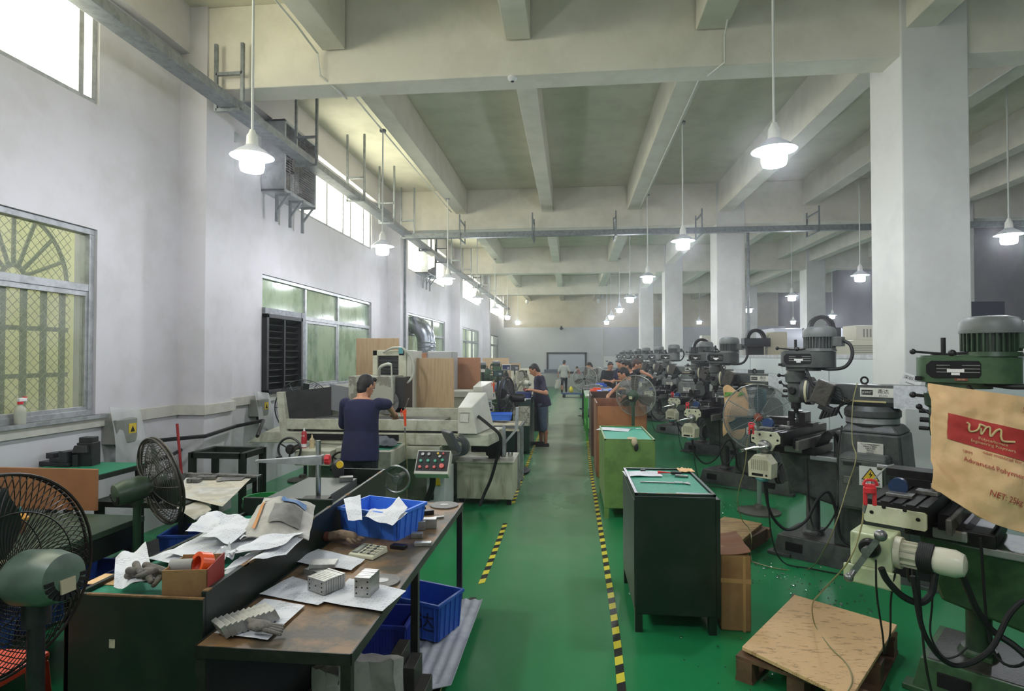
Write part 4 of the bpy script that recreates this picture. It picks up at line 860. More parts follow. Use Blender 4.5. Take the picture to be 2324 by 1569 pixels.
tag(MB().sheet(lambda u, v: (.72+.24*u, 4.16+.05*v, zc+.002), 2, 1, .0006).build('steel_rule', bright_m), 'thin steel rule at the front edge of the near dark green cabinet', 'ruler')
rg = tag(MB().sheet(lambda u, v: (.87+.12*u, 4.9+.14*v, zc+.005+.02*noise.noise(V((u*6,v*6,2)))+.012), 8, 8, .004).build('rag', kraft_m, smooth=True), 'torn brown paper rag at the back corner of the near dark green cabinet', 'rag')
z2 = .918
paper('white drawing sheet on the bright green cabinet', .55, 7.9, .3, .42, 75, z2, .01, seed=3); calliper('steel calliper at the back of the bright green cabinet mat', (.8, 8.0, z2+.004), 0, 1)
g = thing('cotton_glove', 'cream and black glove hanging over the front edge of the bright green cabinet', 'glove', (.72, 6.97, .93)); MB().ell((-.02,.05,.0), (.06,.09,.012), 12).ell((0,-.04,-.03), (.035,.02,.05), 10).build('glove_body', mat('glove_cream', 'c8b898', .8), g, smooth=True); MB().ell((.02,-.045,-.09), (.025,.015,.05), 10).build('glove_fingers', black_m, g, smooth=True)
# carton, pallets
t = thing('carton', 'worn upright brown cardboard carton leaning on the near dark green cabinet', 'cardboard box', (1.13, 4.45, 0), -4)
MB().box(-.09, .11, -.24, .26, 0, .52).build('carton_body', cardboard_m, t, bev=.01); MB().sheet(lambda u, v: (-.09+.2*u, -.24+.5*v, .522+.03*u*u+.006*math.sin(v*12)), 5, 8, .004).build('top_flap', mat('cardboard_dark', '8b5f3e', .8), t)
MB().box(-.09, .11, -.2415, -.24, .33, .36).box(.055, .075, -.2425, -.24, .0, .52).build('tape_strip', mat('brown_tape', 'b08c58', .3), t)
def pallet(label, c_, rz, w_, l_, h_, dm, bm_, thick=.02, over=0):
    t = thing('pallet', label, 'pallet', (c_[0], c_[1], 0), rz)
    for x in (-w_/2+.05, 0, w_/2-.05):
        for y in (-l_/2+.06, 0, l_/2-.06): MB().box(x-.045, x+.045, y-.06, y+.06, .018, h_-.04).build('block', dm, t)
    for y in (-l_/2+.06, 0, l_/2-.06): MB().box(-w_/2, w_/2, y-.05, y+.05, h_-.04, h_-.02).build('deck_board', dm, t)
    for x in (-w_/2+.05, 0, w_/2-.05): MB().box(x-.05, x+.05, -l_/2, l_/2, 0, .018).build('runner', dm, t)
    return t
def board(label, q, z, th, m, name='plywood_board'):
    mb = MB(); mb.hexa([(a, b_, z-th) for a, b_ in q], [(a, b_, z) for a, b_ in q]); return tag(mb.build(name, m, bev=.003), label, 'board')
dw_m = mat('old_pallet_wood', '6a4f38', .7, c2='4a3728', scale=6, amt=.8)
q = [P(x, y, Z=.18) for x, y in ((1684,1468),(1803,1350),(2036,1418),(1930,1586))]; q = [(p.x, p.y) for p in q]
cx_ = sum(p[0] for p in q)/4; cy_ = sum(p[1] for p in q)/4; ang = math.degrees(math.atan2(q[1][1]-q[0][1], q[1][0]-q[0][0])) - 90
pallet('low wooden pallet under the pale scratched board in the right foreground', (cx_, cy_), ang, .66, 1.0, .158, dw_m, dw_m)
board('pale scratched plywood board on the pallet in the right foreground', q[::-1], .18, .022, mat('scratched_pale_board', 'd8b484', .5, c2='a07c54', scale=14, amt=.8, lo=.55, hi=.62, stretch=(1,3,1), bump=.2, bscale=30), 'plywood_board')
q2 = [P(x, y, Z=.0) for x, y in ((1745,1450),(1800,1350),(1835,1370),(1790,1460))]
board('thin dark brown sheet lying under the left side of the foreground pallet', [(p.x, p.y) for p in q2][::-1], .012, .008, mat('dark_brown_sheet', '4a382c', .5))
q = [P(x, y, Z=.16) for x, y in ((1560,1225),(1644,1172),(1730,1188),(1668,1240))]; q = [(p.x, p.y) for p in q]
cx_ = sum(p[0] for p in q)/4; cy_ = sum(p[1] for p in q)/4
board('worn cracked timber platform top behind the near dark green cabinet', q[::-1], .16, .03, mat('cracked_timber', 'a88a54', .55, c2='6d5332', scale=5, amt=.8, stretch=(1,6,1), bump=.3, bscale=12))
t = thing('timber_block', 'dark timber blocks carrying the worn platform behind the near dark green cabinet', 'timber block', (cx_, cy_, 0), -38)
MB().box(-.3,-.22,-.3,.35,0,.13).box(.14,.22,-.3,.45,0,.13).build('bearer', dw_m, t); MB().box(.1,.22,.4,.56,.02,.11).build('end_block', mat('reddish_timber', '8f6547', .6), t)
# loose boards standing behind and steel chips on the floor
cm = MB()
for k in range(420):
    a = random.choice(((2.0,4.9),(1.9,7.6),(1.2,8.7),(2.6,3.5),(1.75,5.4),(1.3,3.8))); x = a[0]+random.gauss(0,.22); y = a[1]+random.gauss(0,.25); s_ = random.uniform(.003,.008); cm.ob((x, y, s_*.6+.001), (s_*2, s_, s_), (random.uniform(0,90),0,random.uniform(0,180)))
tag(cm.build('metal_chips', bright_m), 'scattered bright steel chips on the green floor by the milling machines', 'metal chips', kind='stuff')
# ---------------------------------------------------------------- machines beyond the partition
def far_machine(label, x0, x1, y0, y1, z1, m, kind):
    t = thing('machining_centre' if kind != 'box' else 'control_cabinet', label, 'machine', ((x0+x1)/2, (y0+y1)/2, 0)); a = (x1-x0)/2; b_ = (y1-y0)/2
    if kind == 'round':
        MB().box(-a, a, -b_, b_, 0, z1-.45).build('body', m, t, bev=.02); pr = [(-b_, z1-.45)] + [(-b_+.3-.3*math.cos(k*math.pi/12), z1-.45+.45*math.sin(k*math.pi/12)) for k in range(7)] + [(b_, z1), (b_, z1-.45)]
        MB().prism(pr, -a*.95, a*.95, 'x').build('hood', mat('hood_grey', 'b0b4bc', .35), t, smooth=True); MB().box(-a-.02, -a, -b_*.5, b_*.3, 1.2, z1-.6).build('window', mat('machine_glass', '3a4248', .2), t)
    else:
        MB().box(-a, a, -b_, b_, 0, z1).build('body', m, t, bev=.015)
        mb = MB()
        for k in range(7): mb.box(-a-.004, -a, -b_*.8+k*.05, -b_*.8+k*.05+.02, z1-.35, z1-.1).box(-a*.6, a*.2, -b_-.004, -b_, z1-.12-k*.04, z1-.10-k*.04)
        mb.build('louvers', mat('louver_grey', '8c8c80', .5), t)
        MB().box(-a-.015, -a, -b_*.3, b_*.5, .9, z1-.5).build('door_panel', m, t, bev=.004)
    return t
p = P(1800, 780, D=13.5); far_machine('white machine with rounded grey hood behind the partition, left of the near column', p.x-.5, p.x+1.1, p.y-.3, p.y+1.2, P(1800, 743, D=13.0).z, beige_m, 'round')
p = P(1935, 780, D=11.5); far_machine('cream control cabinet behind the partition, just left of the near column', p.x-.55, p.x+.9, p.y-.5, p.y+.8, P(1935, 772, D=11).z, mat('cream_cabinet', 'd6d2bc', .45), 'cab')
p = P(1955, 755, D=11.5); t = thing('ventilation_box', 'beige louvered box standing on the cream cabinet left of the near column', 'machine', (p.x+.1, p.y, P(1935, 772, D=11).z)); h_ = P(1943, 738, D=11.2).z - P(1935, 772, D=11).z
MB().box(-.33, .5, -.28, .28, 0, h_).build('body', mat('vent_beige', 'd2cfc0', .5), t, bev=.01); mb = MB()
for k in range(6): mb.box(-.2+k*.06, -.17+k*.06, -.284, -.28, .06, .22)
for k in range(5): mb.box(.12, .34, -.284, -.28, .05+k*.035, .065+k*.035)
mb.build('louvers', mat('louver_shadow', '8f8d82', .6), t)
for i, (x, y, D_, r_, lb) in enumerate(((1715, 770, 12.6, .17, 'black cable drag chain arch behind the partition, right of the second column'), (1864, 747, 11.0, .2, 'black cable drag chain arch rising behind the front grey mill motor'), (1592, 790, 15, .19, 'black cable drag chain arch beside the fourth milling machine motor'))):
    p = P(x, y, D=D_); t = thing('drag_chain', lb, 'cable chain', tuple(p)); mb = MB()
    for k in range(13):
        a = math.pi*k/12; mb.ob((math.cos(a)*r_*1.0, 0, math.sin(a)*r_*1.1), (.10, .12, .07), (0, 90-math.degrees(a), 0))
    mb.build('chain_links', black_m, t, bev=.006); mb = MB(); z_ = p.z; mb.box(-r_-.1, r_+.1, -.12, .12, -.16, .02).box(-r_, r_, .0, .14, -z_, -.16); mb.build('carriage', mat('carriage_black', '1f2124', .5), t)
p = P(1757, 790, D=12.7); t = thing('machine_guard', 'beige curved guard beside the black drag chain behind the partition', 'machine guard', (p.x, p.y, 0)); MB().prism([(-.2,1.0),(.2,1.0),(.2,p.z+.34),(-.08,p.z+.34),(-.17,p.z+.27),(-.2,p.z+.16)], -.2, .2, 'y').box(-.2,.2,-.2,.2,0,1.0).build('guard_shell', mat('guard_beige', 'b9b39a', .4), t, smooth=True)
p = P(2345, 740, D=9.2); far_machine('white machine cabinet at the right edge behind the green mill motor', p.x-.3, p.x+1.2, p.y-.2, p.y+1.2, P(2310, 722, D=8.5).z, mat('white_cabinet', 'c8c6c0', .5), 'cab')
p = P(2227, 690, D=7.6); t = thing('steel_box', 'dark steel box behind the fan cap of the green mill motor', 'box', (p.x, p.y, 0)); MB().box(-.2,.2,-.12,.12,1.95,p.z+.02).build('case', mat('dark_blue_grey', '3c3f4c', .5), t); MB().box(-.05,.05,-.05,.05,0,1.95).build('post', steel_m, t)
# small white box on the third mill region
p = P(1610, 768, D=16); tag(MB().box(p.x-.2, p.x+.25, p.y, p.y+.3, 0, p.z+.08).build('control_cabinet', beige_m, bev=.01), 'small white control cabinet between the far milling machines and the second column', 'cabinet')

p = P(2066, 862, D=5.6); t = thing('torn_label', 'tilted white torn label with black characters hanging left of the green belt housing', 'label', tuple(p), 0); t.rotation_euler = (0, R(20), R(-25))
MB().box(-.07,.09,-.002,0,-.06,.05).build('label_sheet', white_m, t); text('label_characters', '深圳市', .04, ink_m, t, frame((.0,-.003,.01), (1,0,0), (0,0,1))); text('label_small_print', 'Shenzhen', .02, ink_m, t, frame((.01,-.003,-.035), (1,0,0), (0,0,1)))
# ================================================================ LEFT SIDE
def rim_pts(c, r, n=40, ax='y'):
    return [(c[0]+math.cos(2*math.pi*k/n)*r, c[1], c[2]+math.sin(2*math.pi*k/n)*r) for k in range(n)]
ZT = .785
# ---- rusty topped steel table in the foreground
t = thing('steel_table', 'long steel framed table with worn rusty brown top in the left foreground', 'table', (-1.14, 3.29, 0))
a, b_ = .31, 1.14
MB().box(-a, a, -b_, b_, ZT-.03, ZT-.008).build('tabletop', rust_m, t, bev=.002)
mb = MB(); fr_m = mat('dark_angle_iron', '24231f', .42, .4, c2='3a3630', scale=14, amt=.6)
mb.box(-a-.006, -a, -b_, b_, ZT-.05, ZT-.005).box(a, a+.006, -b_, b_, ZT-.05, ZT-.005).box(-a, a, -b_-.006, -b_, ZT-.05, ZT-.005).box(-a, a, b_, b_+.006, ZT-.05, ZT-.005); mb.build('table_frame', fr_m, t)
for x, y in ((-a+.02,-b_+.02),(a-.02,-b_+.02),(a-.015,-.17),(a-.02,b_-.02),(-a+.02,b_-.02)): MB().box(x-.02, x+.02, y-.02, y+.02, 0, ZT-.03).build('leg', fr_m, t, bev=.002)
MB().sheet(lambda u, v: (-a+.04+(2*a+.14*(v > .3)-.02)*u, -b_+.5+(2*b_-.55)*v, .075+.006*math.sin(u*70)*(1)+.012*noise.noise(V((u*4,v*6,1)))), 60, 24, .004).build('ribbed_cloth', mat('ribbed_white_cloth', 'c9ccd2', .8, c2='a9adb6', scale=7, amt=.6), t, smooth=True)
MB().box(-a, a+.1, -b_+.4, b_, .04, .055).build('lower_shelf', fr_m, t)
# ---- dark bench with sides
dg = mat('bench_dark_green', '101c14', .4, c2='23271f', scale=5, amt=.7, bump=.05, bscale=30)
bx0, bx1, by0, by1 = -2.08, -1.475, 2.23, 4.55
t = thing('workbench', 'long dark green bench box with raised sides heaped with drawings, left foreground', 'workbench', ((bx0+bx1)/2, (by0+by1)/2, 0)); a = (bx1-bx0)/2; b_ = (by1-by0)/2
MB().box(-a, a-.02, -b_+.02, b_, .08, .88).build('bench_body', dg, t)
MB().box(-a, a, -b_, -b_+.02, .0, .925).build('front_panel', dg, t, bev=.003)
MB().hexa([(a-.02,-b_+.02,.0),(a,-b_+.02,.0),(a,b_,.0),(a-.02,b_,.0)], [(a-.02,-b_+.02,.945),(a,-b_+.02,.945),(a,b_,1.0),(a-.02,b_,1.0)]).build('side_panel', dg, t, bev=.002)
MB().box(-a, -a+.02, -b_, b_, .08, .905).build('side_panel', dg, t)
MB().box(-a, a-.02, .16, .18, .88, 1.0).build('divider_board', dg, t, bev=.004); MB().box(-a+.25, a-.02, b_-.02, b_, .88, 1.0).build('end_board', dg, t)
MB().box(-a+.02, a-.02, -b_+.02, .16, .88, .885).build('tray_mat', mat_green_m, t)
mb = MB()
for k in range(14): y = random.uniform(-b_, b_-.1); zz = .945+.055*(y+b_)/(2*b_); mb.box(a-.021, a+.001, y, y+random.uniform(.01,.06), zz-random.uniform(.004,.012), zz+.001)
mb.box(-a+.1, a, -b_-.001, -b_+.012, .919, .926); mb.build('chipped_edge', MATS['chipped_wood_edge'], t)
MB().box(-.1, -.075, -b_-.002, -b_, .71, .745).build('paper_sticker', mat('old_sticker', 'b8b096', .6, c2='8a8270', scale=40, amt=.8), t)
pz = .93
tag(MB().hexa([(-2.04,3.62,pz-.05),(-1.64,3.55,pz-.05),(-1.66,4.42,pz-.05),(-2.05,4.42,pz-.05)], [(-2.04,3.62,pz+.02),(-1.64,3.55,pz+.02),(-1.66,4.42,pz+.02),(-2.05,4.42,pz+.02)]).build('surface_plate', mat('granite_grey', '6e7270', .35, c2='5c605e', scale=60, amt=.6), bev=.003), 'flat grey stone surface plate at the far end of the dark green bench', 'surface plate')
# height gauge
p = P(722, 1140, Z=pz+.02); t = thing('height_stand', 'chrome post stand with flat arm and red star knob on the grey surface plate', 'stand', (p.x, p.y, pz+.02), 8)
MB().box(-.1, .07, -.06, .06, 0, .03).build('stand_base', iron_m, t, bev=.003); MB().cyl((.0,0,.03), (.0,0,.40), .016, n=16).build('post', bright_m, t, smooth=True)
MB().hexa([(-.40,-.015,.26),(-.40,.015,.26),(-.40,.015,.275),(-.40,-.015,.275)], [(.03,-.03,.245),(.03,.03,.245),(.03,.03,.305),(.03,-.03,.305)]).cyl((-.39,0,.26), (-.39,0,.07), .003, n=6).build('arm', alu_m, t, bev=.002)
kn = MB(); 
for k in range(6): kn.M = Matrix.Translation((.055,0,.275)) @ Matrix.Rotation(k*math.pi/3, 4, 'X'); kn.box(-.012, .02, -.012, .012, 0, .032)
kn.build('star_knob', red_m, t, bev=.004)
tag(MB().ob((-1.70, 4.30, pz+.04), (.10,.07,.035), (0,0,20)).build('gauge_block', dull_m, bev=.003), 'small steel block at the far corner of the surface plate', 'metal block')
# ---- papers
def paperq(label, q, z, curl=.006, n=10, m=None, name='paper_sheet', seed=1, grp='loose drawing sheets', lift=(0,0,0,0)):
    c4 = [P(x, y, Z=z) for x, y in q]; o_ = sum(c4, V())/4
    def fn(u, v):
        p = (c4[0]*(1-u)+c4[1]*u)*(1-v) + (c4[3]*(1-u)+c4[2]*u)*v; l = (lift[0]*(1-u)+lift[1]*u)*(1-v) + (lift[3]*(1-u)+lift[2]*u)*v
        return p - o_ + V((0,0,.0015+l+curl*(.6+noise.noise(V((u*2.5+seed, v*2.5, seed*1.3))))))
    o = MB().sheet(fn, n, n, -.0008).build(name, m or paper_m, smooth=True); o.location = o_; return tag(o, label, 'paper', grp)
paperq('drawing sheet under the slanted plate stack at the near end of the rusty table', [(486,1440),(600,1360),(692,1376),(607,1455)], ZT, .004, seed=2)
paperq('wide drawing sheet under the middle plate stack on the rusty table', [(588,1350),(664,1309),(780,1345),(722,1376)], ZT, .004, seed=3)
paperq('drawing sheet overhanging the table edge under the right plate stack', [(734,1368),(793,1316),(922,1342),(868,1390)], ZT+.003, .005, seed=4)
paperq('drawing sheet beside the beige calculator on the rusty table', [(669,1277),(722,1247),(828,1272),(797,1297)], ZT, .006, seed=5)
# ---- plates
for gi, (px, py, n_, w_, h_, d_, rz, tilt, lb) in enumerate([(566,1405,10,.10,.055,.0205,-38,26,'slanted stack, near end of rusty table'),(741,1322,9,.12,.065,.0125,-28,0,'middle stack on the rusty table'),(833,1332,8,.075,.09,.0125,-5,0,'upright stack on the overhanging drawing sheet')]):
    c = P(px, py+14, Z=ZT+.008); src_ = None
    for k in range(n_):
        off = (k-(n_-1)/2)*(d_+.0015); th = R(rz+90 if gi != 2 else rz+90); dx, dy = math.cos(th)*off, math.sin(th)*off
        nm_ = ('nearest', 'second', 'third', 'fourth', 'fifth', 'sixth', 'seventh', 'eighth', 'ninth', 'tenth')
        lb_ = '%s drilled plate of the %s' % (nm_[k] if k < n_-1 else 'farthest', lb)
        if src_ is None:
            t = thing('machined_plate', lb_, 'metal plate', (c.x+dx, c.y+dy, ZT+.008), rz, 'machined plates, ' + lb); t.rotation_euler.x = R(tilt)
            mb = MB(); mb.box(-w_/2, w_/2, -d_/2, d_/2, 0, h_); mb.build('plate', mat('machined_steel', 'b4b5b2', .35, .7, c2='8f8f8b', scale=30, amt=.6), t, bev=.0015)
            mb = MB()
            for ax_ in (-.36, 0, .36):
                for az in (.2, .5, .8):
                    if abs(ax_) > .1 or az == .5: mb.cyl((ax_*w_, -d_/2-.0006, az*h_), (ax_*w_, -d_/2+.001, az*h_), .0042, n=8)
            mb.build('drilled_holes', dark_m, t); src_ = t
        else: copy_tree(src_, loc=(c.x+dx, c.y+dy, ZT+.008+random.uniform(0,.002)), label=lb_)
p = P(370, 0, Z=3)
g = thing('work_glove', 'crumpled grey work glove against the slanted plate stack', 'glove', tuple(P(590, 1432, Z=ZT+.02))); grey_gl = mat('grey_knit', '77736c', .9, c2='5a5650', scale=30, amt=.7, bump=.4, bscale=150)
MB().ell((0,0,.02), (.05,.035,.02), 12).cap((.0,0,.02), (-.06,.02,.03), .02, .012).build('palm', grey_gl, g, smooth=True, remesh=.004)
for k in range(4): MB().cap((.03,.02-.014*k,.015), (.08+.008*k,.03-.022*k,.008), .009, .007).build('finger', grey_gl, g, smooth=True)
for i, (px, py, s_, rz, lb) in enumerate([(735,1281,(.13,.085,.022),10,'flat drilled steel plate on the drawing sheet left of the calculator, upper one'),(722,1296,(.12,.08,.024),-20,'flat drilled steel plate half under another left of the calculator')]):
    p = P(px, py, Z=ZT+.02+.022*(1-i)); tag(MB().box(-s_[0]/2,s_[0]/2,-s_[1]/2,s_[1]/2,0,s_[2]).build('machined_plate', MATS['machined_steel'], bev=.002), lb, 'metal plate'); o = bpy.data.objects[-1] if 0 else None
    q = [x for x in col.objects if x.name.startswith('machined_plate') and x.get('label') == lb][0]; q.location = (p.x, p.y, ZT+.009+.024*(1-i)); q.rotation_euler[2] = R(rz)
# discs
def disc(label, px, py, r):
    p = P(px, py, Z=ZT); t = thing('grinding_disc', label, 'disc', (p.x, p.y, ZT-.007)); MB().lathe([(.016,.0),(r,.0),(r,.008),(.016,.008)], n=40).build('disc', mat('disc_grey', '5d5b57', .5, c2='75736e', scale=30, amt=.5), t, smooth=True); MB().lathe([(.014,.008),(.03,.008),(.03,.0095),(.014,.0095)], n=24).build('centre_label', dull_m, t); return t
disc('thin grey steel disc at the far right corner of the rusty table', 1008, 1146, .105); disc('thin grey steel disc half under the drawing sheet right of the plate stacks', 868, 1318, .085)
# calculator
p = P(835, 1256, Z=ZT); t = thing('desk_calculator', 'beige desk calculator with grey screen and small keys on the rusty table', 'calculator', (p.x, p.y, ZT-.006), -16)
MB().hexa([(-.085,-.075,0),(.085,-.075,0),(.085,.075,0),(-.085,.075,0)], [(-.08,-.07,.018),(.08,-.07,.018),(.08,.07,.035),(-.08,.07,.035)]).build('case', mat('calculator_beige', 'c9c7ad', .5), t, bev=.005)
A_ = Matrix.Rotation(math.atan2(.017, .14), 4, 'X'); mb = MB(); mb.M = Matrix.Translation((0,0,.0268)) @ A_; mb.box(-.072, -.032, -.055, .055, 0, .002); mb.build('screen_panel', mat('calculator_dark', '4a4c4a', .4), t); mb = MB(); mb.M = Matrix.Translation((0,0,.0285)) @ A_; mb.box(-.066, -.042, -.045, .045, 0, .001); mb.build('display', mat('lcd_grey', '8b9384', .25), t)
for k in range(24):
    mb = MB(); mb.M = Matrix.Translation((-.018+.0165*(k % 6), -.052+.03*(k//6), .0268+(-.052+.03*(k//6))*.12)); mb.box(0, .0115, 0, .02, 0, .005); mb.build('key', [mat('key_light', 'a9a898', .5), mat('key_dark', '3f4448', .5)][(k % 6) in (0, 3)], t)
# crates
def crate(label, c, size, rz, m=None, name='plastic_crate', ribs=5, th=.008, words=None, flare=.015):
    w_, d_, h_ = size; t = thing(name, label, 'crate', c, rz); a, b_ = w_/2, d_/2; m = m or blue_m; mb = MB(); mb.box(-a+flare, a-flare, -b_+flare, b_-flare, 0, .006)
    def wall(p0, p1, q0, q1, n):
        n = V(n)*th; mb.hexa([V(p0), V(p1), V(p1)-n, V(p0)-n], [V(q0), V(q1), V(q1)-n, V(q0)-n])
    f = flare
    wall((-a+f,-b_+f,0),(a-f,-b_+f,0),(-a,-b_,h_),(a,-b_,h_),(0,-1,0)); wall((a-f,b_-f,0),(-a+f,b_-f,0),(a,b_,h_),(-a,b_,h_),(0,1,0))
    wall((a-f,-b_+f,0),(a-f,b_-f,0),(a,-b_,h_),(a,b_,h_),(1,0,0)); wall((-a+f,b_-f,0),(-a+f,-b_+f,0),(-a,b_,h_),(-a,-b_,h_),(-1,0,0)); mb.build('crate_body', m, t)
    mb = MB(); r_ = .009; mb.box(-a-r_, a+r_, -b_-r_, -b_+.004, h_-.02, h_).box(-a-r_, a+r_, b_-.004, b_+r_, h_-.02, h_).box(-a-r_, -a+.004, -b_, b_, h_-.02, h_).box(a-.004, a+r_, -b_, b_, h_-.02, h_); mb.build('rim', m, t, bev=.002)
    mb = MB()
    for k in range(ribs):
        x = -a+.03+(w_-.06)*k/(ribs-1); y = -b_+.03+(d_-.06)*k/(ribs-1); fl = f*.5
        for sg in (-1, 1): mb.bar((x*.97, sg*(b_-f+.003), 0), (x, sg*(b_+.003), h_-.02), .006, .006).bar((sg*(a-f+.003), y*.97, 0), (sg*(a+.003), y, h_-.02), .006, .006)
    mb.build('ribs', m, t)
    if words:
        for k, ch in enumerate(words): text('handwritten_mark', ch, h_*.55, mat('marker_ink', '1a2340', .6), t, frame(((-.3+.3*k)*w_*.9, -b_+f*.45-.002, h_*.45), (1,0,0), (0,-f,h_)), ext=.0006)
    return t
crate('bright blue plastic crate filled with folded drawings on the rusty table', (-1.21, 3.68, ZT-.008), (.44,.32,.17), -17, mat('bright_blue_plastic', '4884ee', .4, c2='3b74da', scale=8, amt=.5))
crate('blue plastic crate with handwritten characters on the ribbed cloth under the rusty table', (-.985, 3.86, .088), (.42,.30,.24), -20, words='信创达')
paperq('folded white drawing standing out of the left of the bright blue crate', [(780,1152),(818,1146),(822,1178),(790,1180)], ZT+.16, .004, seed=7, lift=(.05,.06,-.01,-.01))
paperq('curled white drawing in the middle of the bright blue crate', [(822,1176),(850,1158),(925,1172),(890,1196)], ZT+.145, .02, seed=8)
paperq('white drawing standing at the right of the bright blue crate', [(868,1168),(905,1142),(925,1166),(900,1185)], ZT+.15, .01, seed=9, lift=(0,.03,.03,0))
# work gloves on the rusty table
g = thing('work_glove', 'brown stained knitted glove with red cuff beside the bright blue crate', 'glove', tuple(P(775, 1232, Z=ZT+.01)), -20); gl_b = mat('glove_brown', '8e7a66', .9, c2='5f4f42', scale=18, amt=.7, bump=.4, bscale=120)
MB().cap((-.09,0,.025), (-.02,.02,.04), .028, .03).cap((-.02,.02,.04), (.05,.04,.03), .03, .03).build('palm', gl_b, g, smooth=True, remesh=.005)
for k in range(4): MB().cap((.05,.06-.02*k,.025), (.09,.09-.035*k,.012), .011, .009).build('finger', gl_b, g, smooth=True)
MB().cyl((-.085,0,.025), (-.115,-.006,.022), .027, .029, 14).build('red_cuff', mat('glove_rust_cuff', '6a3a2c', .8), g, smooth=True)
# small steel parts at the right of the crate
for i, (px, py, s_, rz, lb) in enumerate([(950,1158,(.10,.035,.035),30,'toothed dark steel block right of the bright blue crate, topmost'),(972,1162,(.07,.05,.03),30,'dark steel bracket beside the toothed block'),(985,1172,(.14,.02,.012),28,'long thin steel bar near the grey disc'),(962,1180,(.1,.03,.012),10,'flat steel strip with hole right of the blue crate'),(945,1178,(.04,.03,.03),20,'short threaded steel piece by the crate corner'),
        (950,1196,(.09,.045,.04),8,'pair of stacked steel jaws, upper left one'),(975,1192,(.09,.05,.045),8,'pair of stacked steel jaws, upper right one'),(947,1214,(.07,.04,.03),5,'small steel block below the stacked jaws'),(960,1232,(.10,.04,.022),5,'flat steel bar nearest the viewer right of the blue crate'),(905,1238,(.09,.05,.02),-12,'dark oily cut piece in front of the bright blue crate')]):
    p = P(px, py, Z=ZT+.01); mb = MB(); mb.box(-s_[0]/2, s_[0]/2, -s_[1]/2, s_[1]/2, 0, s_[2]); 
    if i == 0:
        for k in range(6): mb.box(-s_[0]/2+k*.017, -s_[0]/2+.009+k*.017, -s_[1]/2, s_[1]/2, s_[2], s_[2]+.012)
    if i in (5, 6): mb.box(-s_[0]/2, s_[0]/2, -s_[1]/2-.004, s_[1]/2+.004, s_[2], s_[2]+.016)
    if i == 3: mb.cyl((0,0,s_[2]), (0,0,s_[2]+.01), .012, n=10)
    o = mb.build('steel_part', iron_m if i in (0, 1, 9) else MATS['machined_steel'], bev=.002); o.location = (p.x, p.y, ZT-.007); o.rotation_euler[2] = R(rz); tag(o, lb, 'metal part')
# under the rusty table
crate('dark blue mesh basket under the middle of the rusty table', (-1.06, 3.36, .09), (.26,.28,.3), 0, mat('mesh_basket_blue', '2238a0', .5, alpha=.9), 'mesh_basket', 12)
for i, (px, py, D_, s_, lb) in enumerate([(850,1545,2.6,(.30,.1,.54),'grey white paper wrapped package leaning under the rusty table'),(770,1555,2.65,(.12,.1,.46),'crumpled white wrapped bundle behind the near table leg')]):
    p = P(px, py, D=D_); o = MB().sheet(lambda u, v: ((u-.5)*s_[0], -.02+.03*noise.noise(V((u*4,v*4,i)))-.04*u, s_[2]*(1-v)*(1-.15*u*0)), 10, 10, .06).build('paper_package', mat('old_wrapping', 'a09c98', .8, c2='7e7a76', scale=6, amt=.7), smooth=True); o.location = (p.x, p.y, .06); tag(o, lb, 'package')
for i, (dx, h_) in enumerate(((0,.46),(.06,.40),(.11,.30))): p = P(905, 1500, D=2.75); o = tag(MB().box(-.028,.028,-.05,.1,0,h_).build('dark_block', mat('dark_block_m', '25221f', .5, c2='3c3833', scale=12, amt=.6), bev=.003), ('tallest','middle','lowest')[i] + ' dark steel block standing beside the wrapped package under the rusty table', 'metal block'); o.location = (p.x+dx, p.y, .062)
# ---- things on the dark bench tray
TZ = .888
c = P(432, 1338, Z=.9); t = thing('carton', 'small open carton, brown front and red side, holding tape rolls on the dark bench', 'cardboard box', (-1.60, 2.36, TZ), 10); m_ = mat('carton_red', '8e2f28', .6, c2='a03a30', scale=4, amt=.6)
mb = MB(); mb.box(-.09,.09,-.085,-.08,0,.13); mb.build('carton_front', cardboard_m, t); MB().hexa([(.085,-.085,0),(.09,-.085,0),(.09,.085,0),(.085,.085,0)], [(.085,-.085,.13),(.09,-.085,.13),(.09,.085,.145),(.085,.085,.145)]).build('carton_side', m_, t); MB().box(-.09,-.085,-.08,.085,0,.13).box(-.085,.085,.08,.085,0,.14).box(-.085,.085,-.08,.08,0,.005).build('carton_shell', cardboard_m, t)
def roll(label, loc, rot, ro, ri, w_, m, m2): 
    t = thing('tape_roll', label, 'tape roll', loc); t.rotation_euler = [R(x) for x in rot]; MB().lathe([(ri,-w_/2),(ro,-w_/2),(ro,w_/2),(ri,w_/2),(ri,-w_/2)], n=36, closed=False).build('tape', m, t, smooth=True); MB().lathe([(ri-.004,-w_/2),(ri,-w_/2),(ri,w_/2),(ri-.004,w_/2),(ri-.004,-w_/2)], n=36, closed=False).build('core', m2, t, smooth=True)
roll('bright orange tape roll standing in the small carton', (-1.565, 2.36, TZ+.125), (70, 0, -30), .05, .036, .05, mat('orange_tape', 'ee5a22', .3), mat('orange_core', 'd84a18', .5))
roll('grey cardboard tube lying in the small carton beside the orange roll', (-1.65, 2.35, TZ+.12), (0, 90, 15), .028, .02, .09, mat('grey_tube', '9a9a94', .6), cardboard_m)
paperq('crumpled drawing at the near left corner of the dark bench', [(262,1275),(330,1262),(352,1325),(258,1338)], .93, .03, seed=11, lift=(0,.03,0,-.01)); paperq('drawing sheet lying along the left of the dark bench', [(330,1272),(430,1238),(482,1220),(400,1290)], .91, .012, seed=12)
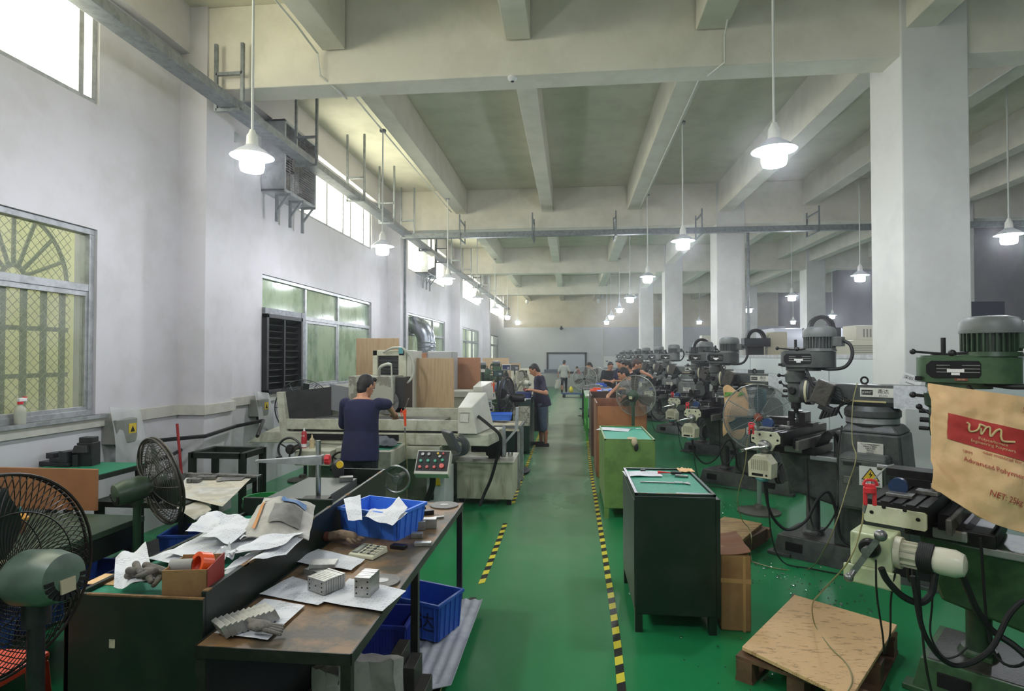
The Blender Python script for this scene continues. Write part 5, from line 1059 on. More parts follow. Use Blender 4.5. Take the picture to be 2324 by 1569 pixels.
paperq('large drawing sheet behind the carton on the dark bench', [(372,1262),(478,1205),(560,1218),(470,1272)], .93, .015, seed=13); paperq('curled drawing roll at the back of the heap on the dark bench', [(420,1225),(470,1190),(545,1188),(530,1220)], .96, .05, seed=14, lift=(0,.03,.02,0))
paperq('wide white drawing to the right of the small carton', [(480,1262),(560,1215),(700,1205),(590,1255)], .94, .015, seed=15); paperq('drawing sheet drooping over the right side of the dark bench', [(500,1300),(560,1262),(705,1195),(620,1260)], .935, .014, seed=16)
paperq('lowest drawing sheet right of the carton on the dark bench', [(500,1310),(545,1270),(610,1262),(560,1300)], .91, .01, seed=17); paperq('drawing sheet standing on edge behind the large sheets', [(520,1200),(560,1185),(580,1215),(545,1230)], .97, .02, seed=18)
c0 = P(640, 1185, Z=1.0)
def sackf(u, v):
    q = [P(548,1232,Z=.95), P(700,1228,Z=.95), P(715,1150,Z=1.02), P(600,1135,Z=1.06)]; p = (q[0]*(1-u)+q[1]*u)*(1-v)+(q[3]*(1-u)+q[2]*u)*v
    return p - c0 + V((0,0,.08*math.sin(math.pi*min(u*.9+.1,1))*math.sin(math.pi*(v*.8+.1)) + .025*noise.noise(V((u*4,v*4,3)))))
nb_ = thing('printed_sack', 'crumpled grey and blue printed sack on top of the drawings', 'bag', tuple(c0)); MB().sheet(sackf, 24, 24, -.006).build('sack_body', mat('sack_white', 'b9b6ae', .6, c2='8d8b85', scale=5, amt=.7, bump=.3, bscale=20), nb_, smooth=True)
MB().sheet(lambda u, v: sackf(.45+.42*u, .62+.22*v)+V((0,-.004,.016)), 10, 6).build('blue_print', mat('sack_blue', '2c5f9c', .6, c2='6a8aac', scale=12, amt=.8), nb_, smooth=True); MB().sheet(lambda u, v: sackf(.12+.05*u, .1+.75*v)+V((0,-.004,.016)), 3, 10).build('orange_print', mat('sack_orange', 'c88a4c', .6), nb_, smooth=True); MB().sheet(lambda u, v: sackf(.35+.5*u, .15+.4*v)+V((0,-.004,.016)), 10, 8).build('grey_print', mat('sack_grey', '7a7874', .6, c2='5f5d5a', scale=9, amt=.7), nb_, smooth=True)
paperq('wrinkled drawing at the top of the heap against the printed sack', [(455,1222),(540,1180),(590,1192),(520,1235)], .985, .022, seed=31, lift=(0,.02,.0,-.01)); paperq('wide creased drawing in front of the printed sack', [(512,1262),(600,1222),(690,1212),(640,1248)], .975, .02, seed=32)
paperq('folded drawing at the right edge of the heap near the bench side', [(560,1285),(625,1240),(700,1215),(650,1262)], .955, .02, seed=33); paperq('small crumpled clear wrapper beside the carton', [(500,1262),(520,1250),(540,1270),(515,1280)], .95, .04, m=film_m, name='plastic_wrapper', seed=34)
tag(MB().box(-.09,.09,-.06,.06,0,.004).build('kraft_scrap', kraft_m, bev=.001), 'brown kraft scrap at the near left edge of the dark bench', 'paper'); o_ = [x for x in col.objects if x.name == 'kraft_scrap'][0]; p = P(235, 1318, Z=.89); o_.location = (p.x+.03, p.y+.02, .886)
g = thing('work_glove', 'pile of grey rag gloves in front of the small carton on the dark bench', 'glove', tuple(P(335, 1322, Z=.92)))
random.seed(5)
for k in range(13): MB().cap((random.uniform(-.07,.06),random.uniform(-.05,.05),.02+.004*k), (random.uniform(-.04,.10),random.uniform(-.09,.03),.012+.004*k), .016, .010).build('finger', grey_gl, g, smooth=True)
MB().ell((0,.01,.03), (.07,.05,.03), 12).build('palm', grey_gl, g, smooth=True)
# ---- fans on the left
random.seed(9)
fan_sage = mat('fan_motor_sage', '5b6f60', .35, c2='48594d', scale=8, amt=.7); cage_dk = mat('cage_dark_wire', '2a2622', .4, .4)
p = P(30, 1330, D=1.95)
make_fan('large dark caged pedestal fan with grey green motor cropped by the left edge', (p.x-.06, p.y, 0), P(30, 1325, D=1.9).z, .335, -84, -4, 'spiral', cage_dk, fan_sage, .22, .24, .088, .0019, 3, mat('dark_blade', '1c2a24', .4), 40, depth=.17, badge=mat('badge_beige', 'b3a88c', .5), pole_m=black_m)
p = P(370, 1092, D=4.0)
make_fan('dark green caged pedestal fan turned to the right behind the dark bench', (p.x-.02, p.y, 0), p.z, .30, 30, 10, 'ring', mat('cage_grey_brown', '4c4842', .4, .4), mat('fan_motor_olive', '3f5240', .38, c2='2f4032', scale=9, amt=.6), .14, .24, .08, .0022, 3, mat('dark_blade', '1c2a24', .4), 17, depth=.15, pole_m=mat('pole_green', '24402a', .4))
p = P(1150, 903, D=9.3)
make_fan('tall black pedestal fan seen edge on beside the standing man bench', (p.x, p.y, 0), p.z, .33, -75, 0, 'ring', black_m, black_m, .2, .26, .07, .003, 4, mat('black_blade', '141414', .4), 12, depth=.16, badge=mat('white_ring', 'cfcfcf', .4))
p = P(688, 925, D=8.95)
make_fan('large round wire fan standing against the wall behind the surface grinder', (p.x, p.y, 0), p.z, .42, 170, 0, 'ring', mat('fan_wire_dark', '5b5e5c', .4, .4), dkgreen_m, .22, .2, .08, .0022, 3, mat('dark_blade', '1c2a24', .4), 14)
p = P(1183, 870, D=13.5); make_fan('beige blurred pedestal fan behind the standing man', (p.x, p.y, 0), p.z, .30, -60, 0, 'ring', mat('beige_wire', '9c9884', .4), beige_m, .2, .2, .07, .003, 3, beige_m, 8)
# ---- left work tables
t = thing('workbench', 'wide green topped workbench behind the left edge fan', 'workbench', (-3.65, 2.9, 0)); gt = mat('worn_green_top', '2c4230', .5, c2='3f4e3e', scale=4, amt=.7)
MB().box(-.75, .72, -.9, .88, .76, .8).build('tabletop', gt, t, bev=.004); MB().box(.68, .70, -.88, .86, .62, .76).build('apron', dg, t)
for x in (-.7, .66):
    for y in (-.85, .83): MB().box(x-.03, x+.03, y-.03, y+.03, 0, .76).build('leg', dg, t)
MB().box(-.7, .6, -.85, .8, .3, .33).build('lower_shelf', dg, t)
p0 = P(218, 1160, Z=.8)
tag(MB().box(-4.5, p0.x, p0.y, p0.y+.02, .80, P(218, 1066, Y=p0.y).z).build('wooden_board', mat('orange_brown_board', 'a4714a', .5, c2='8c5c3a', scale=3, amt=.6), bev=.002), 'upright brown wooden board along the back of the wide green workbench', 'board')
t = thing('oil_can', 'small orange yellow capped pot with blue tip on the wide green workbench', 'oil can', tuple(P(45, 1210, Z=.80))); MB().lathe([(.03,0),(.032,.08),(.02,.1)], n=16).build('pot', mat('ochre_brown', '6a4a28', .5), t, smooth=True); MB().lathe([(.042,.08),(.045,.095),(.03,.115),(.01,.12)], n=16).build('cap', mat('orange_yellow', 'd99a35', .4), t, smooth=True); MB().cyl((0,0,.12), (.0,0,.16), .008, n=8).build('tip', mat('teal_plastic', '4f9aa0', .4), t)
for i, (x, y, lb, m_) in enumerate([(-3.0, 2.75, 'dark blue parts bin on the shelf of the wide green workbench, nearest', blued_m), (-3.0, 3.2, 'dark blue parts bin on the shelf of the wide green workbench, middle', blued_m), (-3.0, 3.62, 'dark blue parts bin on the shelf of the wide green workbench, farthest', blued_m)]): crate(lb, (x-.15, y, .33), (.28,.36,.16), 0, mat('bin_blue', '1f3f86', .45), 'parts_bin')
t = thing('plastic_stool', 'orange red plastic stool behind the left edge fan', 'stool', (-2.42, 2.12, 0)); om = mat('stool_orange', 'd4452c', .4)
MB().box(-.2, .2, -.2, .2, .60, .64).build('seat', om, t, bev=.015)
for x in (-1, 1):
    for y in (-1, 1): MB().hexa([(x*.2-.03,y*.2-.03,0),(x*.2+.03,y*.2-.03,0),(x*.2+.03,y*.2+.03,0),(x*.2-.03,y*.2+.03,0)], [(x*.165-.03,y*.165-.03,.6),(x*.165+.03,y*.165-.03,.6),(x*.165+.03,y*.165+.03,.6),(x*.165-.03,y*.165+.03,.6)]).build('leg', om, t, bev=.005)
# back table with machine vises
t = thing('work_table', 'small green mat table by the wall carrying two dark vises', 'table', (-4.12, 4.38, 0)); MB().box(-.38, .38, -.5, .47, .91, .95).build('tabletop', dg, t); MB().box(-.37, .37, -.49, .46, .95, .954).build('table_mat', mat('green_table_cloth', '1c7a58', .6), t)
for x in (-.34, .34):
    for y in (-.45, .43): MB().box(x-.025, x+.025, y-.025, y+.025, 0, .91).build('leg', dg, t)
p = P(110, 1058, Z=.955); t = thing('machine_vise', 'low dark steel machine vise on the small wall table', 'vise', (p.x+.03, p.y+.06, .954), -10); vm = mat('vise_dark', '3b3c3e', .4, .4, c2='2a2a2c', scale=14, amt=.6)
MB().box(-.2,.2,-.07,.07,0,.035).box(-.02,.14,-.06,.06,.035,.07).build('vise_bed', vm, t, bev=.004); MB().box(.1,.19,-.07,.07,.035,.13).build('fixed_jaw', vm, t, bev=.004); MB().box(-.06,.03,-.06,.06,.06,.11).build('moving_jaw', vm, t, bev=.004)
p = P(190, 1058, Z=.955); t = thing('machine_vise', 'tall dark steel vise block standing on end on the small wall table', 'vise', (p.x, p.y+.04, .954), 8); MB().box(-.06,.07,-.05,.06,0,.20).build('vise_bed', vm, t, bev=.004); MB().box(-.05,.06,-.04,.05,.2,.245).build('jaw', vm, t, bev=.004); MB().hexa([(-.075,-.09,.12),(.05,-.09,.12),(.05,-.05,.12),(-.075,-.05,.12)], [(-.065,-.075,.18),(.04,-.075,.18),(.04,-.05,.18),(-.065,-.05,.18)]).box(-.075,-.03,-.08,-.05,.0,.1).build('clamp', vm, t, bev=.003)
# newspaper table
t = thing('work_table', 'dark green framed table spread with newspapers behind the dark bench', 'table', (-3.22, 4.7, 0)); MB().box(-.4, .36, -.6, .5, .76, .8).build('tabletop', dg, t)
for x in (-.36, .32):
    for y in (-.56, .46): MB().box(x-.025, x+.025, y-.025, y+.025, 0, .76).build('leg', dg, t, bev=.003)
MB().box(-.36, .32, -.56, .46, .3, .32).build('lower_shelf', dg, t)
NZ = .803
paperq('newspaper spread over the right of the newspaper table', [(430,1078),(575,1082),(505,1152),(390,1125)], NZ, .006, m=news_m, name='newspaper', seed=21, grp='newspapers'); paperq('newspaper hanging at the near corner of the newspaper table', [(330,1110),(430,1100),(480,1150),(442,1165)], NZ+.004, .008, m=news_m, name='newspaper', seed=22, grp='newspapers', lift=(0,0,-.03,-.05)); paperq('white papers under the olive fan cage on the newspaper table', [(262,1122),(330,1112),(340,1135),(275,1140)], NZ, .01, seed=23)
for i, (px, py, s_, rz, lb) in enumerate([(452,1080,(.22,.04,.03),5,'steel clamp bar at the back of the newspaper table, left one'),(470,1086,(.16,.05,.03),12,'short steel clamp bar on the newspapers, second one'),(540,1080,(.42,.06,.02),-3,'long aluminium rule at the back right of the newspaper table'),(525,1086,(.2,.12,.006),15,'thin steel plate on the right newspapers'),(442,1092,(.1,.06,.03),0,'steel clamp piece nearest the fan cage on the newspapers')]):
    p = P(px, py, Z=NZ+.02); o = MB().box(-s_[0]/2,s_[0]/2,-s_[1]/2,s_[1]/2,0,s_[2]).box(-s_[0]/2,-s_[0]/2+.04,-s_[1]*.7,s_[1]*.7,0,s_[2]*1.1).build('steel_part', dull_m, bev=.003); o.location = (p.x, p.y, NZ+.012); o.rotation_euler[2] = R(rz); tag(o, lb, 'metal part')
crate('blue crate with scraps under the newspaper table', (-2.75, 4.1, .42), (.42,.3,.2), 10, mat('bin_blue2', '24489a', .45)); tag(MB().box(-2.94,-2.52,3.98,4.3,.0,.42).build('storage_box', dg), 'dark box carrying the blue scrap crate', 'box')
t = thing('green_tub', 'round green plastic tub right of the newspaper table', 'tub', (-2.52, 4.62, 0)); MB().lathe([(.13,0),(.16,.68),(.17,.70),(.17,.74),(.15,.74),(.145,.60)], n=32).build('tub_body', mat('green_tub_plastic', '1d7d3c', .4), t, smooth=True); MB().lathe([(.172,.66),(.178,.68),(.172,.70)], n=32, closed=False).build('rim_band', mat('green_tub_plastic', '1d7d3c', .4), t, smooth=True)
# stand by the wall pier
t = thing('steel_stand', 'dark green square tube stand under the switch box left of the grinder', 'stand', (-3.72, 6.05, 0))
for x in (-.28, .28):
    for y in (-.2, .2): MB().box(x-.03, x+.03, y-.03, y+.03, 0, .88).build('leg', dg, t, bev=.003)
MB().box(-.28,.28,-.23,-.17,.82,.88).box(-.28,.28,.17,.23,.82,.88).box(-.31,-.25,-.2,.2,.82,.88).box(.25,.31,-.2,.2,.82,.88).build('top_frame', dg, t, bev=.003)
conduit('black cables running along the wall foot below the dado strip', [(XW+.1,5.6,1.0),(XW+.12,6.0,.98),(XP+.06,6.34,.98),(XP+.06,6.95,1.02),(-3.9,7.1,1.08),(-3.7,6.6,.95)], .022, rubber_m, 'power_cable')
p = P(402, 962, X=-4.2); tag(MB().cyl((p.x,p.y,p.z), (p.x+.12,p.y,.0), .014, n=10).build('red_rod', mat('red_rod_m', 'a02c2c', .5), smooth=True), 'short red rod leaning on the wall pier behind the olive fan', 'rod')
# spray bottle on the sill
p = P(48, 960, X=-4.54); t = thing('spray_bottle', 'clear spray bottle with red and white trigger head on the window sill', 'spray bottle', (XW+.02, p.y, 1.335)); MB().lathe([(.04,0),(.042,.1),(.038,.13),(.016,.155),(.016,.17)], n=20).build('bottle', mat('clear_bottle', 'c2c4b4', .2, alpha=.7), t, smooth=True); MB().lathe([(.021,.165),(.021,.185)], n=14).box(-.012,.012,.03,.05,.185,.225).build('red_trigger', red_m, t); MB().box(-.014,.014,-.02,.05,.185,.215).build('spray_head', white_m, t, bev=.004)
# ================================================================ surface grinder
def X_(px, Y, py=960): return P(px, py, Y=Y).x
def Z_(px, py, Y): return P(px, py, Y=Y).z
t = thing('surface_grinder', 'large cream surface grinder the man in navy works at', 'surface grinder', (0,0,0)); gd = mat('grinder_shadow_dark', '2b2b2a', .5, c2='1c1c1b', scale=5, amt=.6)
xa, xb = X_(560, 7.0), X_(1131, 7.0); z0, z1 = Z_(1000, 1012, 7.0), Z_(1000, 985, 7.0)
MB().hexa([(xa,7.0,z0),(xb-.12,7.0,z0),(xb,7.25,z0),(xa,7.8,z0)][:2]+[(xb,7.75,z0),(xa,7.75,z0)], [(xa+.25,7.0,z1),(xb-.12,7.0,z1),(xb,7.75,z1),(xa+.1,7.75,z1)]).build('slide_bed', cream_m, t, bev=.01)
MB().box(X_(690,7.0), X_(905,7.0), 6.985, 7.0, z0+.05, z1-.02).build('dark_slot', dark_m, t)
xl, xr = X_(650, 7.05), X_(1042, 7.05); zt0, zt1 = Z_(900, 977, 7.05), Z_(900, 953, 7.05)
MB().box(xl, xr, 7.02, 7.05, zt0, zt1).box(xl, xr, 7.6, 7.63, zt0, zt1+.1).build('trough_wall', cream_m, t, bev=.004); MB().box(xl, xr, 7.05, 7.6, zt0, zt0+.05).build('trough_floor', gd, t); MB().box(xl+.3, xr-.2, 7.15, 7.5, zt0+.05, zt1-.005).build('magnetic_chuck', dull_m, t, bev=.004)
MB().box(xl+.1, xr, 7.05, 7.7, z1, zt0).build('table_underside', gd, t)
MB().hexa([(xl-.06,7.0,zt0-.04),(xl+.03,7.0,zt0-.04),(xl+.03,7.12,zt0-.04),(xl-.06,7.12,zt0-.04)], [(xl-.11,7.0,Z_(640,890,7.05)),(xl-.02,7.0,Z_(640,890,7.05)),(xl-.02,7.12,Z_(640,890,7.05)),(xl-.11,7.12,Z_(640,890,7.05))]).build('left_end_guard', cream_m, t, bev=.006)
MB().hexa([(xl-.02,7.06,zt1-.02),(xl-.02,7.08,zt1-.02),(X_(752,7.5),7.52,zt1-.02),(X_(752,7.5),7.5,zt1-.02)], [(xl-.02,7.06,Z_(655,890,7.06)),(xl-.02,7.08,Z_(655,890,7.06)),(X_(752,7.5),7.52,Z_(752,878,7.5)),(X_(752,7.5),7.5,Z_(752,878,7.5))]).build('splash_guard', mat('oily_guard_dark', '3a3a39', .4, c2='242424', scale=3, amt=.8), t); MB().sheet(lambda u, v: (X_(748,7.5)+.26*u, 7.5+.05*u, Z_(760,872,7.5)-.34*v-.05*u), 4, 4, .006).build('rubber_flap', mat('flap_grey', '7c7e80', .5), t)
x2 = X_(1085, 7.05)
MB().hexa([(xr,6.95,zt0-.02),(xr+.24,6.95,zt0-.02),(xr+.34,7.7,zt0-.02),(xr,7.7,zt0-.02)], [(xr,6.98,Z_(1050,925,7.0)),(xr+.16,6.98,Z_(1050,925,7.0)),(xr+.24,7.7,Z_(1050,912,7.0)+.07),(xr,7.7,Z_(1050,912,7.0)+.07)]).build('right_end_cover', beige_m, t, bev=.008)
o = MB().box(xr+.03, xr+.13, 6.955, 6.96, zt0+.12, zt0+.22).box(xr+.02, xr+.14, 6.953, 6.958, zt0+.235, zt0+.25).build('warning_stickers', [label_m], t)
ycf = 7.95; cx0, cx1, ct = X_(845, ycf), X_(918, ycf), Z_(880, 795, ycf)
MB().box(cx0, cx0+.07, ycf, ycf+.6, .9, ct).box(cx1-.09, cx1+.02, ycf, ycf+.6, .9, ct).box(cx0, cx1, ycf, ycf+.6, ct-.08, ct).box(cx0+.07, cx1-.09, ycf+.1, ycf+.55, .9, ct-.08).build('wheel_column', mat('cream_column', 'cdcdb6', .45, c2='b0b09a', scale=3, amt=.6), t, bev=.008); MB().box(cx1+.02, cx1+.09, ycf+.02, ycf+.6, .9, ct-.01).build('column_side', beige_m, t, bev=.006)
mb = MB()
for k in range(16): mb.box(cx0+.08, cx1-.1, ycf+.05-.02*(k % 2), ycf+.1, ct-.12-k*.04, ct-.085-k*.04)
mb.build('bellows', black_m, t)
hx0, hx1, hz0, hz1 = X_(790, 7.5), X_(892, 7.5), Z_(840, 917, 7.5), Z_(840, 854, 7.5)
MB().box(hx0, hx1, 7.5, 8.0, hz0, hz1).build('wheel_head', mat('blotched_cover', 'a9a999', .5, c2='7a776c', scale=5, amt=.9, lo=.5, hi=.54), t, bev=.01); MB().cyl((hx1-.1, 7.55, hz0+.02), (hx1-.1, 7.75, hz0+.02), .16, n=28).build('grinding_wheel', dull_m, t, smooth=True); MB().box(hx1, hx1+.12, 7.6, 8.0, hz0-.12, hz1-.02).build('spindle_guard', gd, t)
MB().tube([P(870,800,Y=7.9), P(892,790,Y=7.85), P(918,793,Y=7.8), P(934,815,Y=7.8), P(938,845,Y=7.8), P(925,868,Y=7.75), P(892,874,Y=7.6)], .016, 8, 8).tube([P(860,852,Y=7.6), P(862,835,Y=7.5), P(878,827,Y=7.5), P(888,828,Y=7.5)], .02, 8, 6).tube([P(888,826,Y=7.5), P(889,850,Y=7.5), P(889,880,Y=7.5)], .01, 6).build('coolant_hose', mat('hose_white', 'b9bcae', .4), t, smooth=True)
MB().box(X_(905,7.8), X_(905,7.8)+.05, 7.78, 7.83, ct-.05, ct+.03).build('hose_clip', mat('teal_plastic', '4f9aa0', .4), t)
# lower casting
ls = X_(682, 6.7); le = X_(762, 6.7)
MB().box(ls, le, 6.55, 7.0, Z_(720,1056,6.6), Z_(720,1022,6.6)).box(le, X_(850,6.8), 6.7, 7.0, Z_(780,1050,6.8), Z_(780,1012,6.8)).build('left_apron', cream_m, t, bev=.01)
mb = MB(); rx0, rx1 = X_(832, 6.5), X_(900, 6.5); mb.box(rx0, rx1, 6.3, 7.0, Z_(870,1062,6.4), Z_(870,1022,6.4)); mb.build('right_apron', cream_m, t, bev=.01); MB().box(rx0+.05, rx1-.05, 6.4, 6.9, Z_(870,1022,6.4), Z_(870,1022,6.4)+.006).build('apron_mat', mat_green_m, t)
MB().box(X_(700,6.95), X_(1000,6.95), 6.95, 8.5, 0, z0).build('base_casting', mat('base_grey_green', '868b7c', .5, c2='6a6e60', scale=4, amt=.6), t, bev=.012)
MB().box(X_(905,6.9), X_(1000,6.9), 6.85, 7.0, z0-.14, z0).build('under_beam', cream_m, t)
def wheel(px, py, Y, r, nm_, m, parent, cap=None):
    c = P(px, py, Y=Y); mb = MB(); mb.tube([(c.x+math.cos(a)*r, c.y, c.z+math.sin(a)*r) for a in [2*math.pi*k/36 for k in range(36)]], r*.1, 8, close=True)
    for k in range(3): a = 2*math.pi*k/3+.5; mb.bar((c.x+math.cos(a)*r*.2, c.y+.01, c.z+math.sin(a)*r*.2), (c.x+math.cos(a)*r, c.y, c.z+math.sin(a)*r), r*.16, .012)
    mb.cyl((c.x, c.y-.02, c.z), (c.x, c.y+.25, c.z), r*.25, n=18); mb.lathe([(r*.42,0),(r*.42,.02)], (c.x, c.y+.01, c.z), (0,1,0), 20).cyl((c.x-r*.75, c.y, c.z-r*.6), (c.x-r*.75, c.y-.09, c.z-r*.6), .014, n=10); return mb.build(nm_, m, parent, smooth=True)
wheel(657, 1021, 6.5, .135, 'feed_handwheel', mat('worn_wheel', '4a4a48', .35, .6), t); wheel(900, 1088, 6.15, .14, 'cross_handwheel', mat('chrome_wheel', '9a9c9c', .3, .8), t); wheel(775, 1050, 6.6, .12, 'table_handwheel', iron_m, t)
# control panel
c = P(982, 1048, Y=6.35); M_ = Matrix.Translation(c) @ Matrix.Rotation(R(-38), 4, 'X') @ Matrix.Rotation(R(0), 4, 'Y')
mb = MB(); mb.M = M_; mb.box(-.19, .19, -.0, .10, -.15, .14); cp = mb.build('control_panel', beige_m, t, bev=.008); mb = MB(); mb.M = M_; mb.box(-.175, .175, -.006, 0, -.115, .125); mb.build('panel_face', ink_m, cp)
for (x, z, m_, r_) in [(-.13,-.0,'g',.018),(-.13,-.075,'r',.018),(-.05,0,'g',.018),(-.05,-.075,'r',.018),(.03,0,'g',.018),(.03,-.075,'r',.018),(.11,.01,'g',.018),(.11,-.06,'r',.03),(.05,.09,'y',.014),(.11,.09,'r',.013),(-.12,.08,'k',.02),(-.05,.08,'k',.02),(.075,.055,'k',.018)]:
    mb = MB(); mb.M = M_; mb.cyl((x,-.006,z), (x,-.026,z), r_, r_*.9, 14); mb.build('push_button', {'g': mat('button_green', '3aa583', .4), 'r': mat('button_red', 'd0564c', .4), 'y': mat('button_yellow', 'd8b82c', .4), 'k': dull_m}[m_], cp, smooth=True)
MB().tube([(c.x-.02, c.y+.05, c.z-.1), (c.x-.03, c.y+.1, c.z-.3), (c.x-.15, c.y+.15, c.z-.55), (c.x-.3, c.y+.3, c.z-.7)], .035, 10, 6).build('panel_arm', rubber_m, cp, smooth=True)
wx0, wx1 = X_(968, 6.6), X_(1010, 6.6); MB().box(wx0, wx1, 6.6, 7.1, .12, Z_(985,1070,6.6)).build('electric_cabinet', mat('cabinet_offwhite', 'c3c6c6', .4, c2='aaadad', scale=3, amt=.5), t, bev=.008); MB().prism([(wx0+.1,.42),(wx0+.17,.42),(wx0+.135,.56)], 6.592, 6.6, 'y').build('warning_triangle', yellow_m, t); MB().box(wx0+.04, wx0+.09, 6.57, 6.6, .26, .36).build('rotary_switch', black_m, t, bev=.005)
# monitor, tank, motor
c = P(1020, 1003, Y=6.7); M_ = Matrix.Translation(c) @ Matrix.Rotation(R(-58), 4, 'Z') @ Matrix.Rotation(R(28), 4, 'X'); mb = MB(); mb.M = M_; mb.box(-.15, .15, 0, .05, -.13, .13); mb.build('readout_display', mat('readout_grey', '4a4e52', .4), t, bev=.01); mb = MB()
for k in range(5): mb.tube([P(1030,1000,Y=6.8)+V((.02*k,0,.02*k)), P(1048,1005,Y=6.8)+V((.02*k,0,0)), P(1046+3*k,1030,Y=6.85), P(1025,1035,Y=6.9)], .009, 6, 6)
mb.build('readout_cables', mat('cable_grey', '5a5c5e', .5), t, smooth=True)
mb = MB(); pk = P(775, 1042, Y=6.4)
tk = thing('coolant_tank', 'rust streaked cream coolant tank with black pump motor at the right end of the grinder', 'coolant tank', (0,0,0)); tx0, tx1 = X_(1037,7.4,1100), X_(1163,7.4,1100)
MB().box(tx0, tx1, 7.4, 8.1, .08, .54).build('tank_body', mat('rust_streaked_cream', 'b9b9a0', .5, c2='7c6a48', scale=3, amt=.8, stretch=(5,5,.8), lo=.52, hi=.7), tk, bev=.006); MB().box(tx0-.02, tx1+.02, 7.38, 8.12, .54, .56).build('tank_lid', cream_m, tk, bev=.004)
for x in (tx0+.05, tx1-.05): MB().box(x-.03, x+.03, 7.45, 7.5, 0, .08).build('foot', black_m, tk)
mb = MB(); mb.cyl((tx0+.35,7.65,.72), (tx1-.12,7.65,.72), .13, n=24).box(tx0+.38, tx1-.2, 7.58, 7.72, .56, .62).cyl((tx0+.15,7.65,.7), (tx0+.35,7.65,.7), .07, n=16)
for k in range(10): mb.lathe([(.142,0),(.142,.012)], (tx0+.37+k*.024,7.65,.72), (1,0,0), 24)
mb.build('pump_motor', black_m, tk, smooth=True)
hose('thick black cable curving from the grinder right end cover to the floor beside the tank', [P(1085,945,Y=7.1), P(1110,965,Y=7.05), P(1135,990,Y=7.05), P(1130,1030,Y=7.2), P(1115,1085,Y=7.25), P(1100,1120,Y=7.25), P(1088,1150,Y=7.2)], .02, rubber_m, 'power_cable')
o = MB().box(0,0,0,0,0,0)
def gun2(label, px, py, D_, s=1):
    p = P(px, py, D=D_); t = thing('air_gun', label, 'air gun', tuple(p), group='orange air blow guns'); t.scale = (s,)*3
    MB().hexa([(-.016,-.012,.05),(.02,-.012,.05),(.02,.012,.05),(-.016,.012,.05)], [(-.026,-.012,.10),(.022,-.012,.12),(.022,.012,.12),(-.026,.012,.10)]).hexa([(.0,-.01,-.08),(.022,-.01,-.08),(.022,.01,-.08),(.0,.01,-.08)], [(-.012,-.012,.055),(.018,-.012,.055),(.018,.012,.055),(-.012,.012,.055)]).tube([(-.035,0,.12), (-.045,0,.08), (-.03,0,.03)], .006, 5).build('gun_body', orange_m, t, bev=.003)
    MB().tube([(.0,0,.11), (.02,0,.17), (.05,0,.25)], .006, 6).build('nozzle', bright_m, t, smooth=True); MB().cyl((.005,0,-.1), (.008,0,-.17), .009, n=8).build('coupling', dull_m, t); return p
p = gun2('orange air blow gun hooked on the front edge of the grinder trough', 918, 952, 6.95)
hose('thin clear air hose hanging from the orange gun on the grinder', [(p.x+.008,p.y,p.z-.17), P(921,1010,D=6.9), P(924,1060,D=6.8), P(924,1130,D=6.7), P(930,1150,D=6.6)], .006)
p_ = gun2('orange air blow gun behind the second grinder cover', 1120, 882, 9.6, .8)
# things on the grinder
p = P(690, 1014, Y=6.75); t2 = thing('spray_can', 'red spray can with white nozzle on the cream apron of the grinder', 'spray can', (p.x, p.y, Z_(720,1022,6.6)+.001)); MB().lathe([(.033,0),(.033,.17),(.018,.20)], n=20).build('can', mat('can_red', 'b02a34', .3), t2, smooth=True); MB().lathe([(.034,.01),(.034,.05)], n=20, closed=False).build('white_band', white_m, t2); MB().lathe([(.02,.195),(.01,.205),(.01,.235)], n=14).build('nozzle', white_m, t2, smooth=True)
text('can_lettering', 'E-66', .026, white_m, t2, frame((0,-.0345,.145), (1,0,0), (0,0,1)), ext=.0003)
p = P(708, 1014, Y=6.75); t2 = thing('oil_bottle', 'small cream squeeze bottle right of the red spray can', 'bottle', (p.x, p.y, Z_(720,1022,6.6)+.001)); MB().lathe([(.028,0),(.028,.10),(.012,.12),(.006,.16)], n=16).build('bottle', mat('bottle_cream', 'c2b28a', .4), t2, smooth=True)
p = P(872, 1016, Y=6.6); o = MB().sheet(lambda u, v: ((u-.5)*.3+.03*noise.noise(V((v*5,u,2))), (v-.5)*.25, .03+.08*math.sin(math.pi*u)*math.sin(math.pi*v)+.035*noise.noise(V((u*5,v*5,7)))), 14, 12, .004).build('cleaning_rag', mat('rag_grey', '6f7378', .9, c2='565a60', scale=14, amt=.6), smooth=True); o.location = (p.x, p.y, Z_(870,1022,6.4)+.01); tag(o, 'crumpled grey rag on the right apron of the grinder beside the man in navy', 'rag')
t2 = thing('dial_gauge', 'black handled drill like tool with yellow disc at the far end of the dark bench', 'gauge', tuple(P(772, 1075, D=4.6))); MB().cap((0,0,-.1), (-.02,0,.06), .03, .05).build('gauge_body', black_m, t2, smooth=True); MB().lathe([(.028,0),(.028,.012)], (.02,-.05,.08), (0,-1,0), 20).build('yellow_disc', yellow_m, t2); MB().cyl((.03,-.02,-.02), (.03,-.02,-.14), .008, n=8).build('red_grip', red_m, t2)
